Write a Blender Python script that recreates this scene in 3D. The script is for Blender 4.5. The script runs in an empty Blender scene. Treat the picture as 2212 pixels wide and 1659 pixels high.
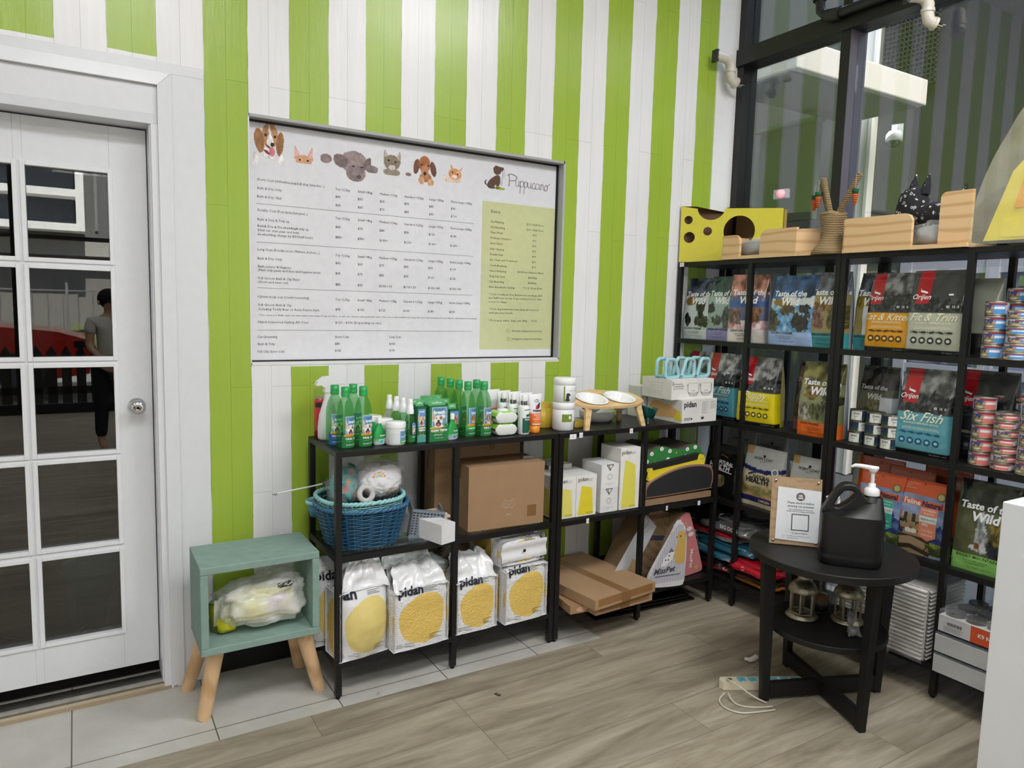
import bpy, math, random
from mathutils import Vector, Matrix, noise

# ------------------------------------------------------------------ camera, world, light, exposure
SC = bpy.context.scene
COL = SC.collection
PI = math.pi
def rad(a): return a*PI/180
def lin(c):
    out = []
    for v in c[:3]:
        v = v/255.0
        out.append(v/12.92 if v <= .04045 else ((v+.055)/1.055)**2.4)
    return tuple(out)

def make_camera():
    yaw, pitch, roll = rad(31.16), rad(6.0274), rad(1.4885)
    fw = Vector((math.sin(yaw)*math.cos(pitch), math.cos(yaw)*math.cos(pitch), -math.sin(pitch)))
    r = Vector((math.cos(yaw), -math.sin(yaw), 0)); u = r.cross(fw)
    r2 = math.cos(roll)*r+math.sin(roll)*u; u2 = -math.sin(roll)*r+math.cos(roll)*u
    cd = bpy.data.cameras.new('camera'); cam = bpy.data.objects.new('camera', cd); COL.objects.link(cam)
    cd.sensor_width = 36; cd.lens = 36*1558.97/2212; cd.clip_start = .02; cd.clip_end = 200
    m = Matrix((r2, u2, -fw)).transposed().to_4x4(); m.translation = Vector((-.79162, -2.52894, 1.48616))
    cam.matrix_world = m; SC.camera = cam
make_camera()

W = bpy.data.worlds.new('world'); SC.world = W; W.use_nodes = True
wn = W.node_tree.nodes; wl = W.node_tree.links
bg = wn['Background']; sky = wn.new('ShaderNodeTexSky'); sky.sky_type = 'NISHITA'
sky.sun_disc = False; sky.sun_elevation = rad(48); sky.sun_rotation = rad(200); sky.air_density = 1.2; sky.dust_density = 3
mx = wn.new('ShaderNodeMixRGB'); mx.inputs[0].default_value = .55; mx.inputs[2].default_value = (1.6, 1.7, 1.8, 1)
wl.new(sky.outputs[0], mx.inputs[1]); wl.new(mx.outputs[0], bg.inputs[0]); bg.inputs[1].default_value = 3.2
SC.view_settings.view_transform = 'Standard'; SC.view_settings.look = 'None'
SC.view_settings.gamma = 1; SC.view_settings.use_curve_mapping = False
SC.view_settings.exposure = -.33
sd = bpy.data.lights.new('sun', 'SUN'); sd.energy = 55; sd.angle = rad(.6); sd.color = (1, .96, .9)
so = bpy.data.objects.new('sun', sd); COL.objects.link(so); so.rotation_euler = Vector((.01, .62, .78)).to_track_quat('Z', 'Y').to_euler()
LAMPS = [  # x, y, z, sx, sy, power of the ceiling panels
    (1.6, -2.05, 3.72, 1.2, .6, 56), (-.5, -2.5, 3.72, 1.2, .6, 44), (-.5, -4.0, 3.72, 1.2, .6, 22), (1.7, -4.0, 3.72, 1.2, .6, 20), (-2.6, -2.4, 3.72, 1.2, .6, 15)]

# ------------------------------------------------------------------ materials
MATS = {}
def nmat(name):
    m = bpy.data.materials.new(name); m.use_nodes = True
    nt = m.node_tree; b = nt.nodes['Principled BSDF']; MATS[name] = m
    return m, nt, b
def colattr(nt):
    a = nt.nodes.new('ShaderNodeAttribute'); a.attribute_name = 'Col'; return a
def coords(nt, scale=(1, 1, 1), kind='Object', rot=(0, 0, 0)):
    t = nt.nodes.new('ShaderNodeTexCoord'); mp = nt.nodes.new('ShaderNodeMapping')
    mp.inputs['Scale'].default_value = scale; mp.inputs['Rotation'].default_value = rot
    nt.links.new(t.outputs[kind], mp.inputs[0]); return mp.outputs[0]
def tex_noise(nt, vec, scale, detail=3, rough=.5):
    n = nt.nodes.new('ShaderNodeTexNoise'); n.inputs['Scale'].default_value = scale
    n.inputs['Detail'].default_value = detail; n.inputs['Roughness'].default_value = rough
    nt.links.new(vec, n.inputs['Vector']); return n
def bump(nt, b, height, strength, dist):
    p = nt.nodes.new('ShaderNodeBump'); p.inputs['Strength'].default_value = strength; p.inputs['Distance'].default_value = dist
    nt.links.new(height, p.inputs['Height']); nt.links.new(p.outputs[0], b.inputs['Normal']); return p
def math_(nt, op, a, b=None, c=None):
    n = nt.nodes.new('ShaderNodeMath'); n.operation = op
    for i, v in enumerate((a, b, c)):
        if v is None: continue
        if isinstance(v, (int, float)): n.inputs[i].default_value = v
        else: nt.links.new(v, n.inputs[i])
    return n.outputs[0]
def mixc(nt, f, a, b, mode='MIX'):
    n = nt.nodes.new('ShaderNodeMixRGB'); n.blend_type = mode
    for i, v in enumerate((f, a, b)):
        if isinstance(v, (int, float)): n.inputs[i].default_value = v
        elif isinstance(v, tuple): n.inputs[i].default_value = v+(1,) if len(v) == 3 else v
        else: nt.links.new(v, n.inputs[i])
    return n.outputs[0]
def ramp(nt, f, stops):
    n = nt.nodes.new('ShaderNodeValToRGB'); e = n.color_ramp.elements
    while len(e) < len(stops): e.new(.5)
    for i, (p, c) in enumerate(stops): e[i].position = p; e[i].color = tuple(c)+(1,)
    nt.links.new(f, n.inputs[0]); return n.outputs[0]

def simple(name, rough=.5, metal=0, coat=0, var=.05, nscale=30, bstr=0, bscale=60, bdist=.001, spec=.5):
    m, nt, b = nmat(name); a = colattr(nt); v = coords(nt)
    n = tex_noise(nt, v, nscale)
    f = ramp(nt, n.outputs[0], [(0.25, (1-var,)*3), (.75, (1+var*.3,)*3)])
    nt.links.new(mixc(nt, 1.0, a.outputs['Color'], f, 'MULTIPLY'), b.inputs['Base Color'])
    b.inputs['Roughness'].default_value = rough; b.inputs['Metallic'].default_value = metal
    b.inputs['Coat Weight'].default_value = coat; b.inputs['Specular IOR Level'].default_value = spec
    if bstr: bump(nt, b, tex_noise(nt, v, bscale, 4).outputs[0], bstr, bdist)
    return m
simple('matte', .8); simple('satin', .4); simple('gloss', .15, coat=.3); simple('metal', .38, metal=1, var=.2, bstr=.2, bscale=40)
simple('chrome', .08, metal=1, var=.02); simple('card', .85, var=.08, nscale=14, bstr=.1, bscale=150, bdist=.0006)
simple('film', .22, coat=.25, bstr=.35, bscale=26, bdist=.004); simple('paper', .7, var=.03, bstr=.1, bscale=18, bdist=.002)
simple('black_steel', .42, var=.1, spec=.35); simple('fabric', .95, var=.12, nscale=90, bstr=.4, bscale=260, bdist=.001)
simple('mdf', .75, var=.12, nscale=26, bstr=.25, bscale=120, bdist=.0008); simple('plastic', .3, var=.02)
simple('jug', .42, var=.05, bstr=.1, bscale=200, bdist=.0006)
simple('darkwood', .5, var=.3, nscale=50, bstr=.1, bscale=90, spec=.4)
simple('paint', .28, var=.03, bstr=.25, bscale=14, bdist=.002)
simple('counter', .3, var=.03, nscale=6, bstr=.15, bscale=5, bdist=.003)
def vacuum():     # embossed vacuum-packed film
    m, nt, b = nmat('vacuum'); a = colattr(nt); v = coords(nt, (1, 1, 1.6))
    nt.links.new(a.outputs['Color'], b.inputs['Base Color']); b.inputs['Roughness'].default_value = .35
    vo = nt.nodes.new('ShaderNodeTexVoronoi'); vo.inputs['Scale'].default_value = 105; vo.feature = 'SMOOTH_F1'
    n = tex_noise(nt, v, 22, 2); nt.links.new(mixc(nt, .12, v, n.outputs['Color']), vo.inputs['Vector'])
    bump(nt, b, vo.outputs['Distance'], .8, .004)
vacuum()
def wicker():
    m, nt, b = nmat('rope'); a = colattr(nt); v = coords(nt)
    w = nt.nodes.new('ShaderNodeTexWave'); w.bands_direction = 'Z'; w.inputs['Scale'].default_value = 42; w.inputs['Distortion'].default_value = 1.5
    nt.links.new(v, w.inputs['Vector']); f = ramp(nt, w.outputs[0], [(0, (.35,)*3), (.6, (1.05,)*3)])
    nt.links.new(mixc(nt, 1.0, a.outputs['Color'], f, 'MULTIPLY'), b.inputs['Base Color']); b.inputs['Roughness'].default_value = .9
    bump(nt, b, w.outputs[0], .8, .006)
wicker()
def pine(name, c1, c2, scale, axis):
    m, nt, b = nmat(name); v = coords(nt, axis)
    w = nt.nodes.new('ShaderNodeTexWave'); w.bands_direction = 'Z'; w.inputs['Scale'].default_value = scale; w.inputs['Distortion'].default_value = 5
    w.inputs['Detail'].default_value = 2.5; w.inputs['Detail Scale'].default_value = .8
    nt.links.new(v, w.inputs['Vector'])
    nt.links.new(ramp(nt, w.outputs[0], [(0.1, lin(c1)), (.62, lin(c1)), (1, lin(c2))]), b.inputs['Base Color'])
    b.inputs['Roughness'].default_value = .45
pine('pine', (222, 188, 142), (202, 160, 112), 7, (.35, .35, 1)); pine('pale_wood', (226, 196, 150), (208, 172, 124), 20, (1, 1, .15))
pine('oak_board', (174, 146, 114), (160, 131, 100), 40, (1, 1, .2)); pine('leg_wood', (222, 186, 144), (200, 160, 116), 8, (2, 2, .2))
pine('plate_wood', (222, 190, 140), (208, 172, 122), 30, (.3, 1, .3))

def glassmat(name, tint, ior=1.5, rough=.0, base_r=0.0):   # thin clear sheet: see-through plus real fresnel reflection
    m = bpy.data.materials.new(name); m.use_nodes = True; nt = m.node_tree; nt.nodes.clear(); MATS[name] = m
    o = nt.nodes.new('ShaderNodeOutputMaterial'); t = nt.nodes.new('ShaderNodeBsdfTransparent'); g = nt.nodes.new('ShaderNodeBsdfGlossy')
    t.inputs[0].default_value = tuple(tint)+(1,); g.inputs['Roughness'].default_value = rough
    f = nt.nodes.new('ShaderNodeFresnel'); ge = nt.nodes.new('ShaderNodeNewGeometry'); nt.links.new(math_(nt, 'MULTIPLY_ADD', ge.outputs['Backfacing'], 1/ior-ior, ior), f.inputs[0])
    n = tex_noise(nt, coords(nt), 3); f2 = math_(nt, 'MULTIPLY_ADD', n.outputs[0], .01, math_(nt, 'ADD', f.outputs[0], base_r))
    mxs = nt.nodes.new('ShaderNodeMixShader'); nt.links.new(f2, mxs.inputs[0]); nt.links.new(t.outputs[0], mxs.inputs[1]); nt.links.new(g.outputs[0], mxs.inputs[2])
    nt.links.new(mxs.outputs[0], o.inputs[0]); return m
glassmat('window_glass', (.86, .9, .9), 1.55, 0, .05); glassmat('door_glass', (.62, .64, .62), 1.5, 0, .05)
glassmat('shelf_glass', (.90, .95, .93), 1.4); glassmat('clear_glass', (.93, .95, .95), 1.45)
def filmglass(name, tint, alpha, rough, scale, dist, white=(.9, .9, .9)):   # crinkled see-through plastic
    m = bpy.data.materials.new(name); m.use_nodes = True; nt = m.node_tree; nt.nodes.clear(); MATS[name] = m
    o = nt.nodes.new('ShaderNodeOutputMaterial'); t = nt.nodes.new('ShaderNodeBsdfTransparent'); t.inputs[0].default_value = tuple(tint)+(1,)
    b = nt.nodes.new('ShaderNodeBsdfPrincipled'); b.inputs['Base Color'].default_value = tuple(white)+(1,); b.inputs['Roughness'].default_value = rough
    b.inputs['Coat Weight'].default_value = .5
    n = tex_noise(nt, coords(nt), scale, 4); bump(nt, b, n.outputs[0], .9, dist)
    mxs = nt.nodes.new('ShaderNodeMixShader'); nt.links.new(ramp(nt, n.outputs[0], [(.35, (alpha*.5,)*3), (.7, (alpha*1.5,)*3)]), mxs.inputs[0])
    nt.links.new(t.outputs[0], mxs.inputs[1]); nt.links.new(b.outputs[0], mxs.inputs[2]); nt.links.new(mxs.outputs[0], o.inputs[0])
filmglass('poly_bag', (.97, .97, .97), .16, .12, 10, .012); filmglass('carrier', (.96, .97, .95), .5, .35, 9, .012, (.93, .94, .92))
filmglass('yellow_poly', (.98, .97, .9), .2, .2, 4, .02, (.9, .88, .78))
def liquid(name, c, rough=.08):
    m, nt, b = nmat(name); n = tex_noise(nt, coords(nt), 8)
    nt.links.new(mixc(nt, n.outputs[0], tuple(x*.9 for x in c), c), b.inputs['Base Color'])
    b.inputs['Transmission Weight'].default_value = .75; b.inputs['Roughness'].default_value = rough; b.inputs['IOR'].default_value = 1.15
    b.inputs['Coat Weight'].default_value = .5
filmglass('green_pet', (.62, .86, .62), .17, .08, 3, .001, (.14, .42, .18)); liquid('frosted', (.8, .82, .85), .4)
def emit(name, c, s):
    m = bpy.data.materials.new(name); m.use_nodes = True; nt = m.node_tree; b = nt.nodes['Principled BSDF']; MATS[name] = m
    b.inputs['Emission Color'].default_value = tuple(c)+(1,); b.inputs['Emission Strength'].default_value = s; b.inputs['Base Color'].default_value = (.8, .8, .8, 1)
emit('lamp_glow', (1, .98, .95), 9); emit('red_glow', (1, .05, .08), 3)

GREEN = (158, 186, 64); WHITE = (236, 236, 238)
def stripes():
    m, nt, b = nmat('striped_boards'); L = nt.links
    t = nt.nodes.new('ShaderNodeTexCoord'); s = nt.nodes.new('ShaderNodeSeparateXYZ'); L.new(t.outputs['Object'], s.inputs[0])
    x, z = s.outputs['X'], s.outputs['Z']
    wob = tex_noise(nt, coords(nt, (.4, 1, 1)), 9, 3); xo = math_(nt, 'MULTIPLY_ADD', math_(nt, 'SUBTRACT', wob.outputs[0], .5), .010, x)
    ph = math_(nt, 'FRACT', math_(nt, 'DIVIDE', math_(nt, 'ADD', xo, .3635+3.072), .3072))
    g = math_(nt, 'LESS_THAN', ph, .5)
    left = math_(nt, 'LESS_THAN', xo, -.3635); low = math_(nt, 'LESS_THAN', math_(nt, 'MULTIPLY_ADD', math_(nt, 'SUBTRACT', wob.outputs[0], .5), .02, z), 2.335)
    g = math_(nt, 'MULTIPLY', g, math_(nt, 'SUBTRACT', 1, math_(nt, 'MULTIPLY', left, low)))
    # strip of white left bare under the price board
    under = math_(nt, 'MULTIPLY', math_(nt, 'GREATER_THAN', z, 1.228), math_(nt, 'LESS_THAN', z, 1.26))
    under = math_(nt, 'MULTIPLY', under, math_(nt, 'MULTIPLY', math_(nt, 'GREATER_THAN', xo, -.2), math_(nt, 'LESS_THAN', xo, 1.25)))
    g = math_(nt, 'MULTIPLY', g, math_(nt, 'SUBTRACT', 1, under))
    cb = nt.nodes.new('ShaderNodeCombineXYZ'); L.new(z, cb.inputs[0]); L.new(math_(nt, 'ADD', x, .3635+3.072+.0008), cb.inputs[1])
    br = nt.nodes.new('ShaderNodeTexBrick'); br.offset = .37; br.offset_frequency = 3; br.squash = 1.6; br.squash_frequency = 5
    L.new(cb.outputs[0], br.inputs['Vector']); br.inputs['Scale'].default_value = 1; br.inputs['Mortar Size'].default_value = .0009
    br.inputs['Brick Width'].default_value = 1.15; br.inputs['Row Height'].default_value = .0768; br.inputs['Mortar Smooth'].default_value = .1
    br.inputs['Color1'].default_value = (1, 1, 1, 1); br.inputs['Color2'].default_value = (.93, .93, .93, 1); br.inputs['Mortar'].default_value = (.45, .45, .45, 1)
    col = mixc(nt, g, lin(WHITE), lin(GREEN)); col = mixc(nt, .55, col, br.outputs['Color'], 'MULTIPLY')
    gr = tex_noise(nt, coords(nt, (60, 60, 3)), 1, 4); col = mixc(nt, .12, col, ramp(nt, gr.outputs[0], [(.3, (.7,)*3), (.6, (1,)*3)]), 'MULTIPLY')
    L.new(col, b.inputs['Base Color']); b.inputs['Roughness'].default_value = .27
    gr2 = tex_noise(nt, coords(nt, (70, 70, 9)), 1, 5); gr3 = tex_noise(nt, coords(nt, (5, 5, 2.2)), 1, 2)
    h = math_(nt, 'SUBTRACT', math_(nt, 'MULTIPLY_ADD', gr3.outputs[0], 1.6, math_(nt, 'MULTIPLY', gr2.outputs[0], .35)), math_(nt, 'MULTIPLY', br.outputs['Fac'], .8))
    bump(nt, b, h, .45, .004)
stripes()
def woodfloor():
    m, nt, b = nmat('plank_floor'); L = nt.links
    t = nt.nodes.new('ShaderNodeTexCoord'); s = nt.nodes.new('ShaderNodeSeparateXYZ'); L.new(t.outputs['Object'], s.inputs[0])
    cb = nt.nodes.new('ShaderNodeCombineXYZ'); L.new(math_(nt, 'ADD', s.outputs['X'], 20.35), cb.inputs[0]); L.new(math_(nt, 'ADD', s.outputs['Y'], 21.0-.26+.45-.20), cb.inputs[1])
    br = nt.nodes.new('ShaderNodeTexBrick'); br.offset = .41; br.offset_frequency = 3; br.squash_frequency = 2
    L.new(cb.outputs[0], br.inputs['Vector']); br.inputs['Scale'].default_value = 1; br.inputs['Mortar Size'].default_value = .0011; br.inputs['Mortar Smooth'].default_value = .2
    br.inputs['Brick Width'].default_value = 1.22; br.inputs['Row Height'].default_value = .21
    br.inputs['Color1'].default_value = (0, 0, 0, 1); br.inputs['Color2'].default_value = (1, 1, 1, 1); br.inputs['Mortar'].default_value = (.5, .5, .5, 1)
    off = nt.nodes.new('ShaderNodeVectorMath'); off.operation = 'ADD'
    sc = nt.nodes.new('ShaderNodeVectorMath'); sc.operation = 'SCALE'; L.new(br.outputs['Color'], sc.inputs[0]); sc.inputs['Scale'].default_value = 7.3
    L.new(coords(nt, (1.0, 7.5, 1)), off.inputs[0]); L.new(sc.outputs[0], off.inputs[1])
    n1 = tex_noise(nt, off.outputs[0], 1.3, 6, .62); n1.inputs['Distortion'].default_value = 1.2
    off2 = nt.nodes.new('ShaderNodeVectorMath'); off2.operation = 'ADD'; L.new(coords(nt, (1.6, 26, 1)), off2.inputs[0]); L.new(sc.outputs[0], off2.inputs[1])
    n2 = tex_noise(nt, off2.outputs[0], 2.2, 5, .7)
    c = ramp(nt, n1.outputs[0], [(.28, lin((116, 106, 90))), (.45, lin((148, 138, 120))), (.62, lin((170, 161, 143))), (.8, lin((184, 176, 159)))])
    c = mixc(nt, .5, c, ramp(nt, n2.outputs[0], [(.3, (.66,)*3), (.6, (1.05,)*3)]), 'MULTIPLY')
    c = mixc(nt, .3, c, ramp(nt, br.outputs['Color'], [(0, (.78,)*3), (1, (1.08,)*3)]), 'MULTIPLY')
    c = mixc(nt, br.outputs['Fac'], c, lin((92, 82, 70)))
    L.new(c, b.inputs['Base Color']); b.inputs['Roughness'].default_value = .42; b.inputs['Specular IOR Level'].default_value = .35
    bump(nt, b, math_(nt, 'SUBTRACT', n2.outputs[0], br.outputs['Fac']), .15, .0015)
woodfloor()
def tiles():
    m, nt, b = nmat('floor_tiles'); L = nt.links
    t = nt.nodes.new('ShaderNodeTexCoord'); s = nt.nodes.new('ShaderNodeSeparateXYZ'); L.new(t.outputs['Object'], s.inputs[0])
    cb = nt.nodes.new('ShaderNodeCombineXYZ'); L.new(math_(nt, 'ADD', s.outputs['X'], .85+4.3), cb.inputs[0]); L.new(math_(nt, 'ADD', s.outputs['Y'], 4.3-.02), cb.inputs[1])
    br = nt.nodes.new('ShaderNodeTexBrick'); br.offset = 0; br.offset_frequency = 2
    L.new(cb.outputs[0], br.inputs['Vector']); br.inputs['Scale'].default_value = 1; br.inputs['Mortar Size'].default_value = .0022; br.inputs['Mortar Smooth'].default_value = .1
    br.inputs['Brick Width'].default_value = .43; br.inputs['Row Height'].default_value = .43
    n = tex_noise(nt, coords(nt), 3.5, 6, .65)
    c = ramp(nt, n.outputs[0], [(.25, lin((172, 170, 162))), (.7, lin((196, 195, 188)))])
    c = mixc(nt, math_(nt, 'GREATER_THAN', tex_noise(nt, coords(nt), 9, 2).outputs[0], .73), c, lin((168, 160, 145)))
    c = mixc(nt, br.outputs['Fac'], c, lin((88, 84, 78)))
    L.new(c, b.inputs['Base Color']); b.inputs['Roughness'].default_value = .33
    bump(nt, b, math_(nt, 'MULTIPLY', br.outputs['Fac'], -1), .3, .002)
tiles()

# ------------------------------------------------------------------ mesh building
TXT = {}
def glyphs(s, bold=0.0, shear=0.0):
    k = (s, bold, shear)
    if k not in TXT:
        cu = bpy.data.curves.new('t', 'FONT'); cu.body = s; cu.resolution_u = 1 if len(s) > 12 else 2; cu.offset = bold; cu.shear = shear
        ob = bpy.data.objects.new('t', cu); me = ob.to_mesh()
        vs = [(v.co.x, v.co.y) for v in me.vertices]; fs = [tuple(p.vertices) for p in me.polygons]
        ob.to_mesh_clear(); bpy.data.objects.remove(ob); bpy.data.curves.remove(cu)
        xs = [v[0] for v in vs] or [0]; TXT[k] = (vs, fs, min(xs), max(xs))
    return TXT[k]

class Frame:      # a flat drawing plane: u right, v up, lifted along n
    def __init__(s, o, u=(1, 0, 0), v=(0, 0, 1)):
        s.o, s.u, s.v = Vector(o), Vector(u).normalized(), Vector(v).normalized(); s.n = s.u.cross(s.v)
    def __call__(s, a, b, l=0.0): return s.o+s.u*a+s.v*b+s.n*l

class MB:
    def __init__(s): s.v = []; s.f = []; s.c = []; s.m = []; s.sm = []; s.mats = []
    def add(s, vs, fs, col, mat='satin', smooth=False, M=None):
        if mat not in s.mats: s.mats.append(mat)
        mi = s.mats.index(mat); n = len(s.v)
        if M is not None: vs = [M @ Vector(p) for p in vs]
        s.v += [tuple(p) for p in vs]
        per = isinstance(col, list)
        cl = [lin(c) for c in col] if per else lin(col)
        for f in fs:
            s.f.append(tuple(i+n for i in f)); s.m.append(mi); s.sm.append(smooth)
            for i in f: s.c.extend(cl[i] if per else cl); 
        return s
    def box(s, x0, y0, z0, x1, y1, z1, col=(20, 20, 20), mat='satin', M=None):
        v = [(x, y, z) for z in (z0, z1) for y in (y0, y1) for x in (x0, x1)]
        return s.add(v, [(0, 2, 3, 1), (4, 5, 7, 6), (0, 1, 5, 4), (2, 6, 7, 3), (0, 4, 6, 2), (1, 3, 7, 5)], col, mat, M=M)
    def hexa(s, v, col, mat='satin'):
        return s.add(v, [(0, 3, 2, 1), (4, 5, 6, 7), (0, 1, 5, 4), (1, 2, 6, 5), (2, 3, 7, 6), (3, 0, 4, 7)], col, mat)
    def tube(s, path, r, col, mat='satin', n=8, smooth=True, cap=True, squash=1.0):
        P = [Vector(p) for p in path]; rr = r if isinstance(r, (list, tuple)) else [r]*len(P); vs = []; fs = []
        up = None
        for i, p in enumerate(P):
            d = (P[min(i+1, len(P)-1)]-P[max(i-1, 0)]).normalized()
            if up is None: up = Vector((0, 0, 1)) if abs(d.z) < .9 else Vector((1, 0, 0))
            a = d.cross(up).normalized(); up = a.cross(d).normalized()
            for k in range(n):
                t = 2*PI*k/n; vs.append(p+a*math.cos(t)*rr[i]+up*math.sin(t)*rr[i]*squash)
        for i in range(len(P)-1):
            for k in range(n): fs.append((i*n+k, i*n+(k+1) % n, (i+1)*n+(k+1) % n, (i+1)*n+k))
        s.add(vs, fs, col, mat, smooth)
        if cap:
            m = len(P)-1; s.add([vs[k] for k in range(n)], [tuple(range(n))], col, mat); s.add([vs[m*n+k] for k in range(n)], [tuple(reversed(range(n)))], col, mat)
        return s
    def lathe(s, prof, col, mat='plastic', n=28, o=(0, 0, 0), sx=1, sy=1, smooth=True, colf=None, e=2.0, wob=None):
        vs = []; fs = []; cs = []
        for (r, z) in prof:
            for k in range(n):
                t = 2*PI*k/n; c, q = math.cos(t), math.sin(t)
                if e != 2: c = math.copysign(abs(c)**(2/e), c); q = math.copysign(abs(q)**(2/e), q)
                w = wob(t, z) if wob else 0
                vs.append((o[0]+(r+w)*c*sx, o[1]+(r+w)*q*sy, o[2]+z)); cs.append(colf(t, z) if colf else col)
        for i in range(len(prof)-1):
            for k in range(n): fs.append((i*n+k, i*n+(k+1) % n, (i+1)*n+(k+1) % n, (i+1)*n+k))
        return s.add(vs, fs, cs if colf else col, mat, smooth)
    def cyl(s, x, y, z0, z1, r, col, mat='satin', n=24, r1=None):
        r1 = r if r1 is None else r1
        s.lathe([(r, z0), (r1, z1)], col, mat, n, (x, y, 0)); s.lathe([(0.0001, z1), (r1, z1)][::-1], col, mat, n, (x, y, 0), smooth=False)
        return s.lathe([(.0001, z0), (r, z0)], col, mat, n, (x, y, 0), smooth=False)
    def grid(s, nu, nv, fn, col, mat='satin', smooth=True, flip=False):
        vs = []; cs = []; cf = callable(col)
        for j in range(nv+1):
            for i in range(nu+1):
                u, v = i/nu, j/nv; vs.append(fn(u, v)); cs.append(col(u, v) if cf else None)
        fs = []
        for j in range(nv):
            for i in range(nu):
                a = j*(nu+1)+i; q = (a, a+1, a+nu+2, a+nu+1); fs.append(q[::-1] if flip else q)
        return s.add(vs, fs, cs if cf else col, mat, smooth)
    def poly(s, pts, fr, col, mat='paper', lift=.0004):
        return s.add([fr(a, b, lift) for a, b in pts], [tuple(range(len(pts)))], col, mat)
    def rect(s, fr, a, b, c, d, col, mat='paper', lift=.0004):
        return s.poly([(a, b), (c, b), (c, d), (a, d)], fr, col, mat, lift)
    def disc(s, fr, a, b, ra, rb, col, mat='paper', lift=.0004, n=20, rot=0):
        cr, sr = math.cos(rot), math.sin(rot)
        return s.poly([(a+ra*math.cos(2*PI*k/n)*cr-rb*math.sin(2*PI*k/n)*sr, b+ra*math.cos(2*PI*k/n)*sr+rb*math.sin(2*PI*k/n)*cr) for k in range(n)], fr, col, mat, lift)
    def prism(s, pts, fr, depth, col, mat='satin', side=None, smooth=False):     # outline extruded backwards from the frame
        n = len(pts); f = [fr(a, b, 0) for a, b in pts]; k = [fr(a, b, -depth) for a, b in pts]
        s.add(f, [tuple(range(n))], col, mat); s.add(k, [tuple(reversed(range(n)))], col, mat)
        return s.add(f+k, [(i, n+i, n+(i+1) % n, (i+1) % n) for i in range(n)], side or col, mat, smooth)
    def text(s, st, fr, a, b, size, col=(20, 20, 20), mat='paper', align='l', lift=.0006, bold=0.0, shear=0.0, rot=0, fit=None, outline=None):
        vs, fs, x0, x1 = glyphs(st, bold, shear)
        sx = size
        if fit: sx = fit/max(x1, .01)
        off = {'l': 0, 'c': -(x0+x1)/2*sx, 'r': -x1*sx}[align]; c, q = math.cos(rot), math.sin(rot)
        P = [((x*sx+off), y*size) for x, y in vs]
        s.add([fr(a+x*c-y*q, b+x*q+y*c, lift) for x, y in P], fs, col, mat); return s
    def build(s, name, parent=None, bevel=0, sub=0, loc=None, seg=2):
        me = bpy.data.meshes.new(name); me.from_pydata(s.v, [], s.f); me.validate(clean_customdata=False)
        if len(me.polygons) == len(s.f):
            ca = me.color_attributes.new('Col', 'FLOAT_COLOR', 'CORNER')
            buf = []
            for i in range(0, len(s.c), 3): buf += [s.c[i], s.c[i+1], s.c[i+2], 1]
            ca.data.foreach_set('color', buf)
            me.polygons.foreach_set('material_index', s.m); me.polygons.foreach_set('use_smooth', s.sm)
        else: print('MESH LOST FACES', name)
        for m in s.mats: me.materials.append(MATS[m])
        me.update(); o = bpy.data.objects.new(name, me); COL.objects.link(o)
        if parent is not None: o.parent = parent
        if loc is not None: o.location = loc
        if bevel: b = o.modifiers.new('bevel', 'BEVEL'); b.width = bevel; b.segments = seg; b.limit_method = 'ANGLE'; b.angle_limit = rad(35)
        if sub: b = o.modifiers.new('subdivision', 'SUBSURF'); b.levels = b.render_levels = sub
        return o

def tag(o, label, cat, group=None):
    o['label'] = label; o['category'] = cat
    if group: o['group'] = group
    return o
def thing(name, label, cat, loc=(0, 0, 0), rz=0, group=None, rx=0, ry=0):
    o = bpy.data.objects.new(name, None); COL.objects.link(o); o.empty_display_size = .05
    o.location = loc; o.rotation_euler = (rx, ry, rz); return tag(o, label, cat, group)
def struct(mb, name, bevel=0):
    o = mb.build(name, bevel=bevel); o['kind'] = 'structure'; return o
def dup(root, loc, label, rz=None, group=None):
    r = root.copy(); COL.objects.link(r); r.location = loc; r['label'] = label
    if rz is not None: r.rotation_euler = (0, 0, rz)
    if group: r['group'] = group
    for ch in list(root.children):
        c = ch.copy(); COL.objects.link(c); c.parent = r
        for g in list(ch.children):
            d = g.copy(); COL.objects.link(d); d.parent = c
    return r
FRONT = Frame((0, 0, 0))                # faces -y
def mixt(a, b, t): return tuple(a[i]*(1-t)+b[i]*t for i in range(3))
def fbm(x, y, s=1.0): return noise.fractal(Vector((x*s, y*s, 3.7)), 1, 2, 4)
def holed(outline, holes, n=26):       # flat outline with round holes, filled by a 2D curve
    cu = bpy.data.curves.new('h', 'CURVE'); cu.dimensions = '2D'; cu.fill_mode = 'BOTH'
    for pts in [outline]+[[(cx_+r_*math.cos(2*PI*k/n), cy_+r_*math.sin(2*PI*k/n)) for k in range(n)] for cx_, cy_, r_ in holes]:
        sp = cu.splines.new('POLY'); sp.points.add(len(pts)-1); sp.use_cyclic_u = True
        for p, q in zip(sp.points, pts): p.co = (q[0], q[1], 0, 1)
    ob = bpy.data.objects.new('h', cu); me = ob.to_mesh(); v = [tuple(p.co) for p in me.vertices]; f = [tuple(p.vertices) for p in me.polygons]
    ob.to_mesh_clear(); bpy.data.objects.remove(ob); bpy.data.curves.remove(cu); return v, f
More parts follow.
